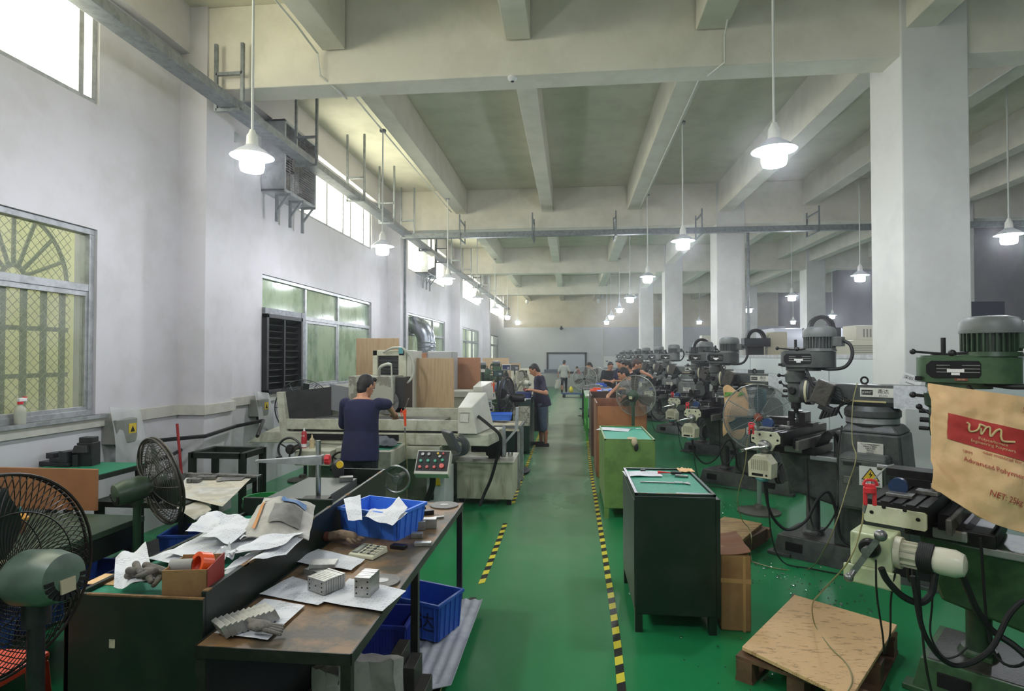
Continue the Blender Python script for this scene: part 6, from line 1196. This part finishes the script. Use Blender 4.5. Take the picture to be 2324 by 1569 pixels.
# ---- wood boards behind the grinder
def vboard(label, x0, x1, y0, y1, Y, m, nm_='wooden_board', th=.02, tofloor=True):
    a = P(x0, (y0+y1)/2, Y=Y).x; b_ = P(x1, (y0+y1)/2, Y=Y).x; z = P(x0, y0, Y=Y).z
    return tag(MB().box(a, b_, Y, Y+th, .0 if tofloor else P(x0, y1, Y=Y).z, z).build(nm_, m, bev=.002), label, 'board')
vboard('tall pale plywood board behind the grinder column by the windows', 808, 905, 768, 900, 8.9, wood_m); vboard('pale plywood screen board to the right of the grinder column', 934, 1030, 813, 950, 8.25, wood_m); vboard('reddish brown plywood board right of the pale screen board', 1031, 1090, 812, 900, 10.4, mat('red_brown_board', '9a6a48', .5, c2='84563a', scale=4, amt=.6))
vboard('low pale plywood board behind the far left machines', 1095, 1155, 813, 850, 19, wood_m); vboard('small pale plywood board right of the far left machines', 1156, 1181, 825, 850, 16, wood_m)
vboard('narrow brown board edge above the pale screen board', 934, 968, 801, 815, 9.6, mat('red_brown_board', '9a6a48'), tofloor=True)
# second grinder
t = thing('surface_grinder', 'second grey surface grinder behind the reddish board, only its right end visible', 'surface grinder', (0,0,0)); Y2 = 9.4; ax0, ax1 = X_(1000,Y2,890), X_(1074,Y2,890)
MB().box(ax0, ax1, Y2, Y2+.6, Z_(1050,902,Y2), Z_(1050,888,Y2)).build('trough', beige_m, t, bev=.006); MB().box(ax0, ax1+.2, Y2+.05, Y2+.7, .75, Z_(1050,902,Y2)).build('bed', beige_m, t); MB().box(ax0, ax1, Y2+.1, Y2+.9, 0, .75).build('base', beige_m, t)
MB().hexa([(ax1,Y2-.05,Z_(1080,912,Y2)),(ax1+.2,Y2-.05,Z_(1080,912,Y2)),(ax1+.3,Y2+.6,Z_(1080,912,Y2)),(ax1,Y2+.6,Z_(1080,912,Y2))], [(ax1,Y2-.02,Z_(1080,878,Y2)),(ax1+.15,Y2-.02,Z_(1080,878,Y2)),(ax1+.24,Y2+.6,Z_(1080,876,Y2)+.05),(ax1,Y2+.6,Z_(1080,876,Y2)+.05)]).build('end_cover', beige_m, t, bev=.008)
MB().box(X_(970,9.7,805), X_(1026,9.7,805), 9.7, 10.2, 1.2, Z_(1000,797,9.7)).build('head_cover', mat('dusty_grey_cover', '9fa09c', .5), t, bev=.02)
c = P(1098, 918, Y=8.6); M_ = Matrix.Translation(c) @ Matrix.Rotation(R(14), 4, 'Z') @ Matrix.Rotation(R(-35), 4, 'X'); t = thing('digital_readout', 'grey digital readout with keypad tilted on a stand right of the grinder', 'readout', (0,0,0)); mb = MB(); mb.M = M_; mb.box(-.13,.13,0,.05,-.09,.09); mb.build('case', black_m, t, bev=.008); mb = MB(); mb.M = M_; mb.box(-.12,.12,-.004,0,-.08,.08); mb.build('face', mat('readout_face', '8d9492', .4), t); mb = MB(); mb.M = M_; mb.box(-.1,.0,-.007,-.004,-.02,.06); mb.build('display', mat('readout_screen', 'b7bcc0', .2), t)
for k in range(15): mb = MB(); mb.M = M_; mb.box(.02+.018*(k % 5), .033+.018*(k % 5), -.009, -.004, -.05+.03*(k//5), -.03+.03*(k//5)); mb.build('key', dark_m, t)
MB().tube([tuple(c+V((0,.05,-.05))), (c.x, c.y+.1, 0)], .02, 8).build('stand', steel_m, t)
# side table with cloth and crate right of grinder
t = thing('work_table', 'small steel table with cream cloth at the right end of the grinder', 'table', (-1.05, 8.65, 0)); MB().box(-.4,.33,-.3,.35,.86,.9).build('tabletop', steel_m, t)
for x in (-.36, .29):
    for y in (-.26, .31): MB().box(x-.02, x+.02, y-.02, y+.02, 0, .86).build('leg', alu_m, t)
MB().sheet(lambda u, v: (-.42+.72*u, -.32+.55*v, .905+.03*abs(noise.noise(V((u*4,v*4,1))))-(.08*(v < .08))), 14, 10, .004).build('table_cloth', mat('cream_cloth', 'c8bfa4', .9, c2='b0a68c', scale=9, amt=.6), t, smooth=True)
crate('small bright blue tray on the cream cloth right of the grinder', (P(1136,955,Y=8.7).x, 8.72, .945), (.32,.26,.1), 3, MATS['bright_blue_plastic'])
t = thing('steel_bracket', 'bare aluminium angle bracket rising at the right end of the coolant tank', 'bracket', (0,0,0)); a = P(1144, 1035, Y=7.5); b_ = P(1144, 965, Y=7.5); c = P(1172, 968, Y=7.5); MB().bar(a, b_, .04).bar(P(1146,1005,Y=7.5), P(1172,975,Y=7.5), .03).bar(P(1172,975,Y=7.5), P(1174,925,Y=7.5), .04).build('angle_frame', alu_m, t)
t = thing('steel_cup', 'small shiny steel cup on the coolant tank lid', 'cup', tuple(P(1158, 1036, Z=.56))); MB().lathe([(.035,0),(.04,.05),(.036,.05),(.032,.004)], n=18).build('cup', bright_m, t, smooth=True)
# the standing man's bench
y0_ = 11.3; x0_, x1_ = P(1128, 1000, Y=y0_).x, P(1201, 1000, Y=y0_).x
cb_ = cabinet('dark green bench cabinet the standing man leans on, left of the aisle', x0_, x1_, y0_, y0_+1.5, 1.05, mat('bench_green_blue', '14302a', .4, c2='1c2a26', scale=4, amt=.6), None, legs=.06)
MB().box(.0, .33, -.77, -.755, .55, .93).build('speckled_plate', mat('speckled_white', 'a9a898', .6, c2='6f6e62', scale=18, amt=.9, lo=.5, hi=.55), cb_)
crate('dark blue plastic bin in front of the standing man hands', (P(1188,893,Y=11.7).x, 11.7, 1.055), (.3,.4,.12), 0, mat('bin_navy', '27376e', .45), 'parts_bin'); paper('white paper on the bench under the standing man hands', P(1190,900,Y=11.45).x, 11.45, .25, .18, 5, 1.055)
# W2 louvre, brown shutter
ya = ys[1][0]; yb_ = P(685, 800, X=XW+.06).y
t = thing('louvre_vent', 'sooty black louvred vent box filling the left part of the second window', 'vent', (XW, (ya+yb_)/2, 1.33)); h_ = (yb_-ya)/2; lm = mat('sooty_black', '1a1b1d', .5, c2='2a2b2e', scale=6, amt=.7)
MB().box(-.04,.08,-h_,-h_+.06,0,1.2).box(-.04,.08,h_-.06,h_,0,1.2).box(-.04,.08,-h_,h_,0,.06).box(-.04,.08,-h_,h_,1.14,1.2).box(-.03,.06,-.02,.02,.06,1.14).build('vent_frame', lm, t, bev=.004)
for k in range(11): MB().ob((.0, 0, .13+k*.098), (.09,2*h_-.1,.012), (0,-40,0)).build('louvre_blade', lm, t)
MB().box(-.08,-.06,-h_,h_,0,1.2).build('back_plate', dark_m, t)
MB().box(-.02,.05,-h_,h_+.02,1.2,1.29).box(-.02,.06,h_,h_+.14,0,1.29).build('grey_sheet_patch', mat('flaking_grey_sheet', '8f9498', .5, c2='6c7074', scale=12, amt=.8), t)
t = thing('window_shutter', 'brown flat bar shutter grille right of the black louvred vent', 'shutter', (XW-.14, yb_+.55, 1.36)); mb = MB(); h_ = .38
for k in range(6): mb.box(-.01,.01,-h_+k*.15,-h_+k*.15+.025,0,1.14)
for z in (0,.38,.76,1.12): mb.box(-.012,.012,-h_,h_,z,z+.03)
mb.build('bars', mat('shutter_bar', '8a6a58', .6), t); MB().box(-.02,.02,h_,h_+.07,0,1.15).build('shutter_stile', mat('shutter_rust', '9c6c50', .6), t)
# silver duct in the third window
mb = MB(); mb.tube([P(925,742,D=17.2), P(940,738,D=17), P(955,745,D=16.9), P(965,762,D=16.9), P(968,785,D=16.9), P(968,815,D=16.9), P(968,850,D=16.9)], .26, 20, 3)
for k in range(6): mb.lathe([(.265,0),(.275,.02),(.265,.04)], P(968, 780+k*9, D=16.9), (0,0,1), 20)
tag(mb.build('exhaust_duct', mat('silver_duct', 'a4aab0', .28, .8, c2='80868c', scale=6, amt=.7), smooth=True), 'shiny silver elbow duct coming out of the third window', 'duct')
# far left machines
gs = {'mill_grey_paint': 'mill_green_paint', 'mill_body_grey': 'mill_green_dark2', 'mill_light_grey_paint': 'mill_green_paint'}
mat('mill_green_dark2', '30452f', .42, c2='223224', scale=9, amt=.7)
for i, (px, Y, lb) in enumerate([(1100, 12.6, 'green toolroom milling machine nearest behind the second grinder'), (1132, 14.8, 'green toolroom milling machine second behind the second grinder'), (1160, 17.6, 'green toolroom milling machine farthest on the left of the aisle')]):
    m_ = copy_tree(mill2, loc=(P(px, 900, Y=Y).x-.3, Y, 0), rz=150, label=lb, swap=gs); m_.scale = (.85, .85, .80); m_['group'] = 'green milling machines'
for i, (px, py, D_, w_, lb) in enumerate([(1149, 834, 12.2, .19, 'blue screened digital readout beside the green machines, upper'), (1130, 848, 11.8, .2, 'dark digital readout with small keys beside the green machines, lower'), (1096, 842, 11.4, .1, 'grey gauge panel on the nearest green machine'), (1168, 835, 15, .22, 'grey screen back behind the worker in blue')]):
    c = P(px, py, D=D_); t = thing('digital_readout', lb, 'readout', tuple(c), 5); MB().box(-w_/2,w_/2,0,.06,-w_*.32,w_*.32).build('case', black_m if i else beige_m, t, bev=.006); MB().box(-w_*.42,w_*.42,-.004,0,-w_*.25,w_*.25).build('face', [mat('screen_blue','27365e',.3), mat('screen_teal','2c4a4c',.3), label_m, MATS['readout_grey']][i], t)
    MB().box(-.02,.02,.02,.05,-c.z,-w_*.3).build('arm', dkgreen_m, t)
    for k in range(6): MB().box(w_*.1+w_*.09*(k % 3), w_*.16+w_*.09*(k % 3), -.008, -.004, -w_*.15+w_*.12*(k//3), -w_*.08+w_*.12*(k//3)).build('key', white_m, t)
p = P(1205, 860, D=16); t = thing('machine_cabinet', 'cream machine cabinet behind the standing man head', 'machine', (P(1188,850,D=16).x, P(1188,850,D=16).y, 0)); MB().box(-.35,.3,0,.6,0,P(1180,838,D=16).z).build('body', mat('cream_cabinet', 'd6d2bc', .45), t, bev=.01); MB().box(-.15,.1,-.01,0,1.3,1.5).build('window', dark_m, t)
# far end odds and ends
p = P(1250, 855, Y=34); t = thing('work_table', 'grey table below the framed white board', 'table', (p.x, 34.6, 0)); MB().box(-1.2,1.0,-.3,.3,.85,.9).build('tabletop', steel_m, t)
for x in (-1.1, .9): MB().box(x-.03,x+.03,-.25,.25,0,.85).build('leg', steel_m, t)
tag(MB().box(p.x-.4,p.x+.4,34.4,34.8,.9,1.1).box(p.x+.5,p.x+.7,34.4,34.8,.9,1.25).build('tool_box', mat('bluegrey_box', '5a6672', .5), bev=.01), 'low blue grey case on the far table', 'box')
t = thing('platform_trolley', 'blue platform trolley parked at the far end of the aisle', 'trolley', (P(1300,885,Y=27).x, 27, 0)); MB().box(-.5,.5,-.3,.3,.15,.2).build('deck', mat('trolley_blue', '2c4a74', .5), t); MB().tube([(.45,-.25,.2),(.45,-.25,.95),(.45,.25,.95),(.45,.25,.2)], .02, 8).build('handle', steel_m, t)
for x in (-.4,.4):
    for y in (-.25,.25): MB().cyl((x,y-.02,.07), (x,y+.02,.07), .07, n=14).build('wheel', black_m, t, smooth=True)
tag(MB().ell((P(1296,880,Y=27).x,27,.35), (.09,.09,.15), 10).build('yellow_cone', mat('cone_yellow', 'd8c832', .5)), 'small yellow object on the far blue trolley', 'yellow object')
tag(MB().box(P(1215,885,Y=15).x-.1,P(1215,885,Y=15).x+.3,14.8,15.8,.0,.9).build('machine_bed', iron_m, bev=.02), 'dark low machine bed behind the standing man', 'machine')
t = thing('black_shoe', 'black mat like shoe shaped rubber on the floor right of the coolant tank', 'rubber mat', tuple(P(1185, 1072, Z=.0))); MB().ell((0,0,.03), (.13,.3,.03), 14).build('rubber_pad', rubber_m, t, smooth=True)
MB().ell((0,0,0), .01)
tag(MB().lathe([(.16,0),(.16,.04),(.1,.05)], tuple(P(1325,929,Z=0)), n=20).build('fan_base', dkgreen_m, smooth=True), 'round dark base on the right edge of the aisle by the second wooden bench', 'base')
# ================================================================ PEOPLE
def oval_loft(mb, secs, n=20):
    """secs: (centre, rx, ry, matrix) ovals joined into one closed body"""
    vs = []; fs = []
    for c, rx, ry, M3 in secs:
        for k in range(n):
            a = 2*math.pi*k/n; vs.append(V(c) + M3 @ V((rx*math.cos(a), ry*math.sin(a), 0)))
    for i in range(len(secs)-1): fs += [(i*n+k, i*n+(k+1) % n, (i+1)*n+(k+1) % n, (i+1)*n+k) for k in range(n)]
    fs += [tuple(range(n))[::-1], tuple(range((len(secs)-1)*n, len(secs)*n))]; mb.add(vs, fs)
def person(label, loc, rz, h=1.7, lean=0, pitch=15, turn=0, arms=None, shirt=None, pants=None, shorts=False, sleeve=.9, fat=1.0, vox=.012, hair=None, stance=.1, step=0, legs=True, shoe=None, skin=None, beard=False):
    t = thing('person', label, 'person', loc, rz, 'workers in the workshop'); s = h/1.7; t.scale = (s, s, s)
    skin = skin or skin_m; hair = hair or hair_m; th = R(lean); Rx = Matrix.Rotation(-th, 3, 'X'); piv = V((0,0,.92))
    U = lambda p: piv + Rx @ (V(p) - piv)
    HR = Matrix.Rotation(R(turn), 3, 'Z') @ Matrix.Rotation(-R(pitch), 3, 'X')
    nk = U((0,.0,1.455)); hc = nk + Rx @ V((0,.01,.045)) + HR @ V((0,.02,.085)); H = lambda p: hc + HR @ V(p)
    body = MB(); f = fat
    tor = [(.82,.12,.09,0),(.90,.165*f,.115*f,0),(1.0,.158*f,.11*f,.01*f),(1.1,.155*f,.108*f,.015*f),(1.22,.165,.11,.0),(1.33,.175,.105,-.005),(1.41,.14,.085,-.01),(1.45,.07,.06,-.005)]
    oval_loft(body, [(U((0,y,z)), rx, ry, Rx) for z, rx, ry, y in tor])
    body.cap(U((0,-.005,1.42)), nk + Rx @ V((0,.012,.06)), .062, .055)
    body.ell(hc, (.076,.095,.112), 18, None); body.cap(H((0,.02,-.03)), H((0,.058,-.082)), .068, .036, 14); body.ell(H((0,.03,.035)), (.072,.07,.07), 14)
    body.cap(H((0,.088,.012)), H((0,.112,-.022)), .009, .016, 8); body.cap(H((-.022,.098,-.056)), H((.022,.098,-.056)), .009, .009, 8); body.cap(H((-.036,.084,.022)), H((.036,.084,.022)), .014, .014, 8)
    for sg in (-1, 1): body.ell(H((sg*.077,-.005,-.008)), (.012,.022,.032), 10)
    arms = arms or [((.27,.02,1.12),(.29,.12,.88)), ((-.27,.02,1.12),(-.29,.12,.88))]
    shp = []
    for sg, (el, hd) in zip((1, -1), arms):
        sh = U((sg*.175,-.005,1.385)); el = V(el); hd = V(hd); shp.append((sh, el, hd))
        body.cap(sh, el, .05, .04, 12).cap(el, hd, .041, .027, 12)
        d = (hd-el).normalized(); side = V((0,0,1)).cross(d); side = side.normalized() if side.length > .1 else V((1,0,0)); up = d.cross(side).normalized()
        pc = hd + d*.045; body.cap(hd, hd + d*.05, .028, .03, 10); body.cap(pc-side*.026, pc+side*.026, .017, .017, 8)
        for k in range(4):
            L_ = (.045,.052,.048,.036)[k]; b0 = hd + d*.075 + side*(.03-.02*k)*sg; b1 = b0 + d*L_*.7 - up*.012; b2 = b1 + d*L_*.35 - up*.026
            body.cap(b0 - d*.02, b1, .0092, .0085, 8).cap(b1, b2, .0085, .0075, 8)
        th0 = hd + d*.02 + side*sg*.03; th1 = th0 + d*.035 + side*sg*.018 - up*.01; body.cap(th0, th1, .012, .01, 8).cap(th1, th1 + d*.028 - side*sg*.004 - up*.01, .01, .008, 8)
    lg = []
    if legs:
        for sg in (-1, 1):
            hp = V((sg*.085*f,.0,.87)); kn = V((sg*stance,.02+step*sg*.6,.48)); an = V((sg*stance*1.05,-.02+step*sg,.085)); lg.append((sg, hp, kn, an))
            body.cap(hp, kn, .082*f, .055, 14).cap(kn, an+V((0,-.005,.2)), .053, .05, 12).cap(an+V((0,0,.2)), an, .048, .036, 12); body.cap(an+V((0,-.01,-.045)), an+V((0,.13,-.055)), .035, .028, 10)
    bo = body.build('body', skin, t, smooth=True, remesh=vox)
    e = MB()
    for sg in (-1, 1): e.ell(H((sg*.03,.092,.006)), (.012,.006,.006), 8)
    e.build('eyes', black_m, t)
    hm = MB(); hm.ell(H((0,-.018,.028)), (.084,.096,.10), 18); hm.cap(H((0,-.035,-.01)), H((0,-.045,-.055)), .082, .06, 14); hm.cap(H((-.05,.045,.085)), H((.05,.045,.085)), .028, .028, 10); hm.build('hair', hair, t, smooth=True, remesh=max(vox, .008))
    if shirt:
        c = MB(); o = .017
        oval_loft(c, [(U((0,y,z)), rx+o+.006*(z < 1.1), ry+o+.01*(z < 1.1), Rx) for z, rx, ry, y in [(.80,.165*f,.118*f,0)]+tor[1:-1]] + [(U((0,-.005,1.435)), .09, .075, Rx)])
        for sh, el, hd in shp:
            q = sh.lerp(el, min(sleeve, 1)); c.cap(sh, q, .066, .06 if sleeve < 1 else .056, 14)
            if sleeve > 1: c.cap(el, el.lerp(hd, sleeve-1), .056, .042, 12)
        c.build('shirt', shirt, t, smooth=True, remesh=max(vox, .009))
    if pants and legs:
        c = MB(); oval_loft(c, [(V((0,0,.76)), .12*f, .09, Matrix.Identity(3)), (V((0,0,.84)), .17*f, .125*f, Matrix.Identity(3)), (V((0,.0,.95)), .165*f, .12*f, Matrix.Identity(3))])
        for sg, hp, kn, an in lg:
            c.cap(hp, kn, .1*f, .082 if shorts else .07, 14)
            c.cap(kn, kn.lerp(an, .3) if shorts else an+V((0,0,.03)), .08 if shorts else .068, .085 if shorts else .056, 12)
        c.build('shorts' if shorts else 'trousers', pants, t, smooth=True, remesh=max(vox, .009))
        for sg, hp, kn, an in lg:
            z = an+V((0,0,-.05)); MB().cap(z+V((0,-.03,0)), z+V((0,.16,-.008)), .044, .036, 12).box(z.x-.045, z.x+.045, z.y-.07, z.y+.2, 0, .022).build('shoe', shoe or black_m, t, smooth=True)
    return t
navy_m = mat('navy_cotton', '1d1f45', .85, c2='171835', scale=5, amt=.6, bump=.1, bscale=25); dnavy_m = mat('dark_navy_cotton', '23203c', .85, c2='1b1930', scale=6, amt=.5); blk_m = mat('black_cotton', '16171b', .85, c2='202126', scale=8, amt=.5)
grey_t = mat('grey_cotton', '6e7078', .85, c2='5c5e68', scale=7, amt=.5); lgrey_t = mat('light_grey_cotton', 'a9a9a4', .85, c2='989893', scale=7, amt=.5); jean_m = mat('faded_denim', '5b6c80', .85, c2='4a596c', scale=9, amt=.7); dpant_m = mat('dark_trousers', '1c1d22', .85); bluet = mat('dusty_blue_cotton', '5d6a86', .85, c2='4e5a74', scale=8, amt=.5)
brown_hair = mat('brown_hair', '3a211a', .6, bump=.4, bscale=150)
def loc_of(t_loc, rz, s, p):
    d = V(p) - V(t_loc); a = -R(rz); return V((d.x*math.cos(a)-d.y*math.sin(a), d.x*math.sin(a)+d.y*math.cos(a), d.z)) / s
def ppl(px, py_feet_Y, rz): pass
# man in navy at the grinder
Y0 = 5.95; x0 = P(818, 900, Y=Y0).x; L0 = (x0, Y0, 0); h0 = P(822, 848, Y=Y0+.03).z + .0
el = loc_of(L0, 0, h0/1.7, P(878, 918, Y=6.12)); hd = loc_of(L0, 0, h0/1.7, P(893, 938, Y=6.42))
person('man in navy t-shirt with his back turned, reaching over the surface grinder', L0, 0, h0, 6, 22, -22, [(el, hd), ((-.24,.16,1.15),(-.12,.42,1.12))], navy_m, dpant_m, sleeve=.98, fat=1.06, vox=.007)
# standing man
q = P(1231, 1012, Z=0); L1_ = (q.x, q.y, 0); h1 = 1.76; s1 = h1/1.7
el = loc_of(L1_, 90, s1, P(1240, 893, D=11.9)); hd = loc_of(L1_, 90, s1, P(1207, 886, D=11.85)); el2 = loc_of(L1_, 90, s1, P(1236, 893, D=12.35)); hd2 = loc_of(L1_, 90, s1, P(1208, 886, D=12.2))
person('standing man in dark navy t-shirt and denim shorts looking down at his hands', L1_, 90, h1, 9, 34, 0, [(hd*0+el, hd), (el2, hd2)], dnavy_m, jean_m, True, .85, 1.22, .008, stance=.1, step=.05, shoe=mat('slipper_dark', '2a2420', .6))
tag(MB().ob(P(1194, 886, D=12.0), (.09,.12,.05), (20,10,30)).ob(P(1199, 887, D=11.95), (.05,.08,.05), (40,0,10)).build('red_wire_part', mat('red_brown_part', '6a2a2c', .5), bev=.005), 'small reddish part held in the hands of the standing man', 'held part')
def P_at(label, px, D_, h, rz, **k):
    p = P(px, 808, D=D_); return person(label, (p.x, p.y, 0), rz, h, **k)
P_at('man in light grey t-shirt walking away at the far end of the aisle', 1280, 29.6, 1.68, 0, lean=2, pitch=14, turn=-20, shirt=lgrey_t, pants=dpant_m, step=.12, vox=.02, arms=[((.27,-.02,1.12),(.27,.1,.9)),((-.28,-.02,1.12),(-.3,.08,.9))])
tag(MB().sheet(lambda u, v: (-.12+.25*u, .03*math.sin(u*6+v*3), .4-.42*v+.05*u), 6, 6, .05).build('carrier_bag', mat('carrier_bag_white', 'b0aca4', .6), smooth=True), 'whitish bag carried by the far man in the light grey t-shirt', 'bag'); o = [x for x in col.objects if x.name == 'carrier_bag'][0]; p = P(1266, 870, D=29.4); o.location = (p.x, p.y, p.z-.25)
P_at('man in black jacket bending behind the two far wire fans', 1352, 20.2, 1.72, 95, lean=14, pitch=35, shirt=blk_m, pants=dpant_m, sleeve=1.8, vox=.016)
P_at('man in navy t-shirt facing the viewer, farthest of the group by the machines', 1383, 17.6, 1.74, 190, lean=4, pitch=30, shirt=blk_m, pants=dpant_m, vox=.015, arms=[((.25,.08,1.15),(.06,.3,1.12)),((-.25,.08,1.15),(-.02,.3,1.14))])
P_at('man in navy t-shirt looking down, half hidden behind the one in black', 1416, 16.0, 1.83, 130, lean=6, pitch=28, shirt=navy_m, pants=dpant_m, vox=.014, arms=[((.25,.08,1.15),(.08,.3,1.12)),((-.25,.08,1.15),(-.04,.3,1.14))])
q = P(1442, 808, D=12.4); Lq = (q.x, q.y, 0)
person('man in black t-shirt stretching his arm towards a milling machine head', Lq, 100, 1.84, 12, 25, 0, [(loc_of(Lq, 100, 1.08, P(1452, 843, D=12.2)), loc_of(Lq, 100, 1.08, P(1470, 851, D=12.1))), ((-.22,.2,1.15),(-.1,.42,1.1))], blk_m, dpant_m, sleeve=.95, vox=.011)
P_at('young man with reddish brown hair in black top beside the row of milling machine heads', 1425, 13.6, 1.85, -100, lean=12, pitch=28, shirt=blk_m, pants=dpant_m, vox=.012, hair=brown_hair)
q = P(1455, 808, D=10.8); Lq = (q.x, q.y, 0)
person('man in grey t-shirt leaning over the brown benches with one arm stretched left', Lq, 80, 1.76, 24, 32, 0, [((.26,.25,1.1),(.2,.5,1.0)), (loc_of(Lq, 80, 1.035, P(1408, 873, D=10.9)), loc_of(Lq, 80, 1.035, P(1386, 893, D=10.7)))], grey_t, dpant_m, sleeve=.8, vox=.009)
P_at('worker in dusty blue shirt bending over a far left machine behind the black fan', 1150, 13.6, 1.62, 10, lean=32, pitch=30, shirt=bluet, pants=dpant_m, vox=.014, arms=[((.25,.3,1.15),(.25,.55,1.1)),((-.25,.3,1.15),(-.25,.55,1.1))])
P_at('person in red seated before the framed white board at the far end', 1318, 33.0, 1.35, 90, lean=20, pitch=25, shirt=mat('red_cotton', '9c2838', .8), pants=dpant_m, vox=.025)
tag(MB().box(P(1318,808,D=33).x-.15, P(1318,808,D=33).x+.6, 32.2, 32.7, .0, .9).build('far_desk', steel_m, bev=.01), 'grey desk in front of the person in red', 'desk')
m = bpy.data.materials.new('thin_haze'); m.use_nodes = True; N = m.node_tree.nodes; N.remove(N['Principled BSDF'])
v = N.new('ShaderNodeVolumeScatter'); v.inputs['Density'].default_value = .0042; v.inputs['Anisotropy'].default_value = .88
v.inputs[0].default_value = (.95,.97,1,1)
m.node_tree.links.new(v.outputs[0], N['Material Output'].inputs['Volume'])
struct('haze', MB().box(XW-.2, XR+.1, YB-.1, YF+.1, -.05, ZC+.05), m)
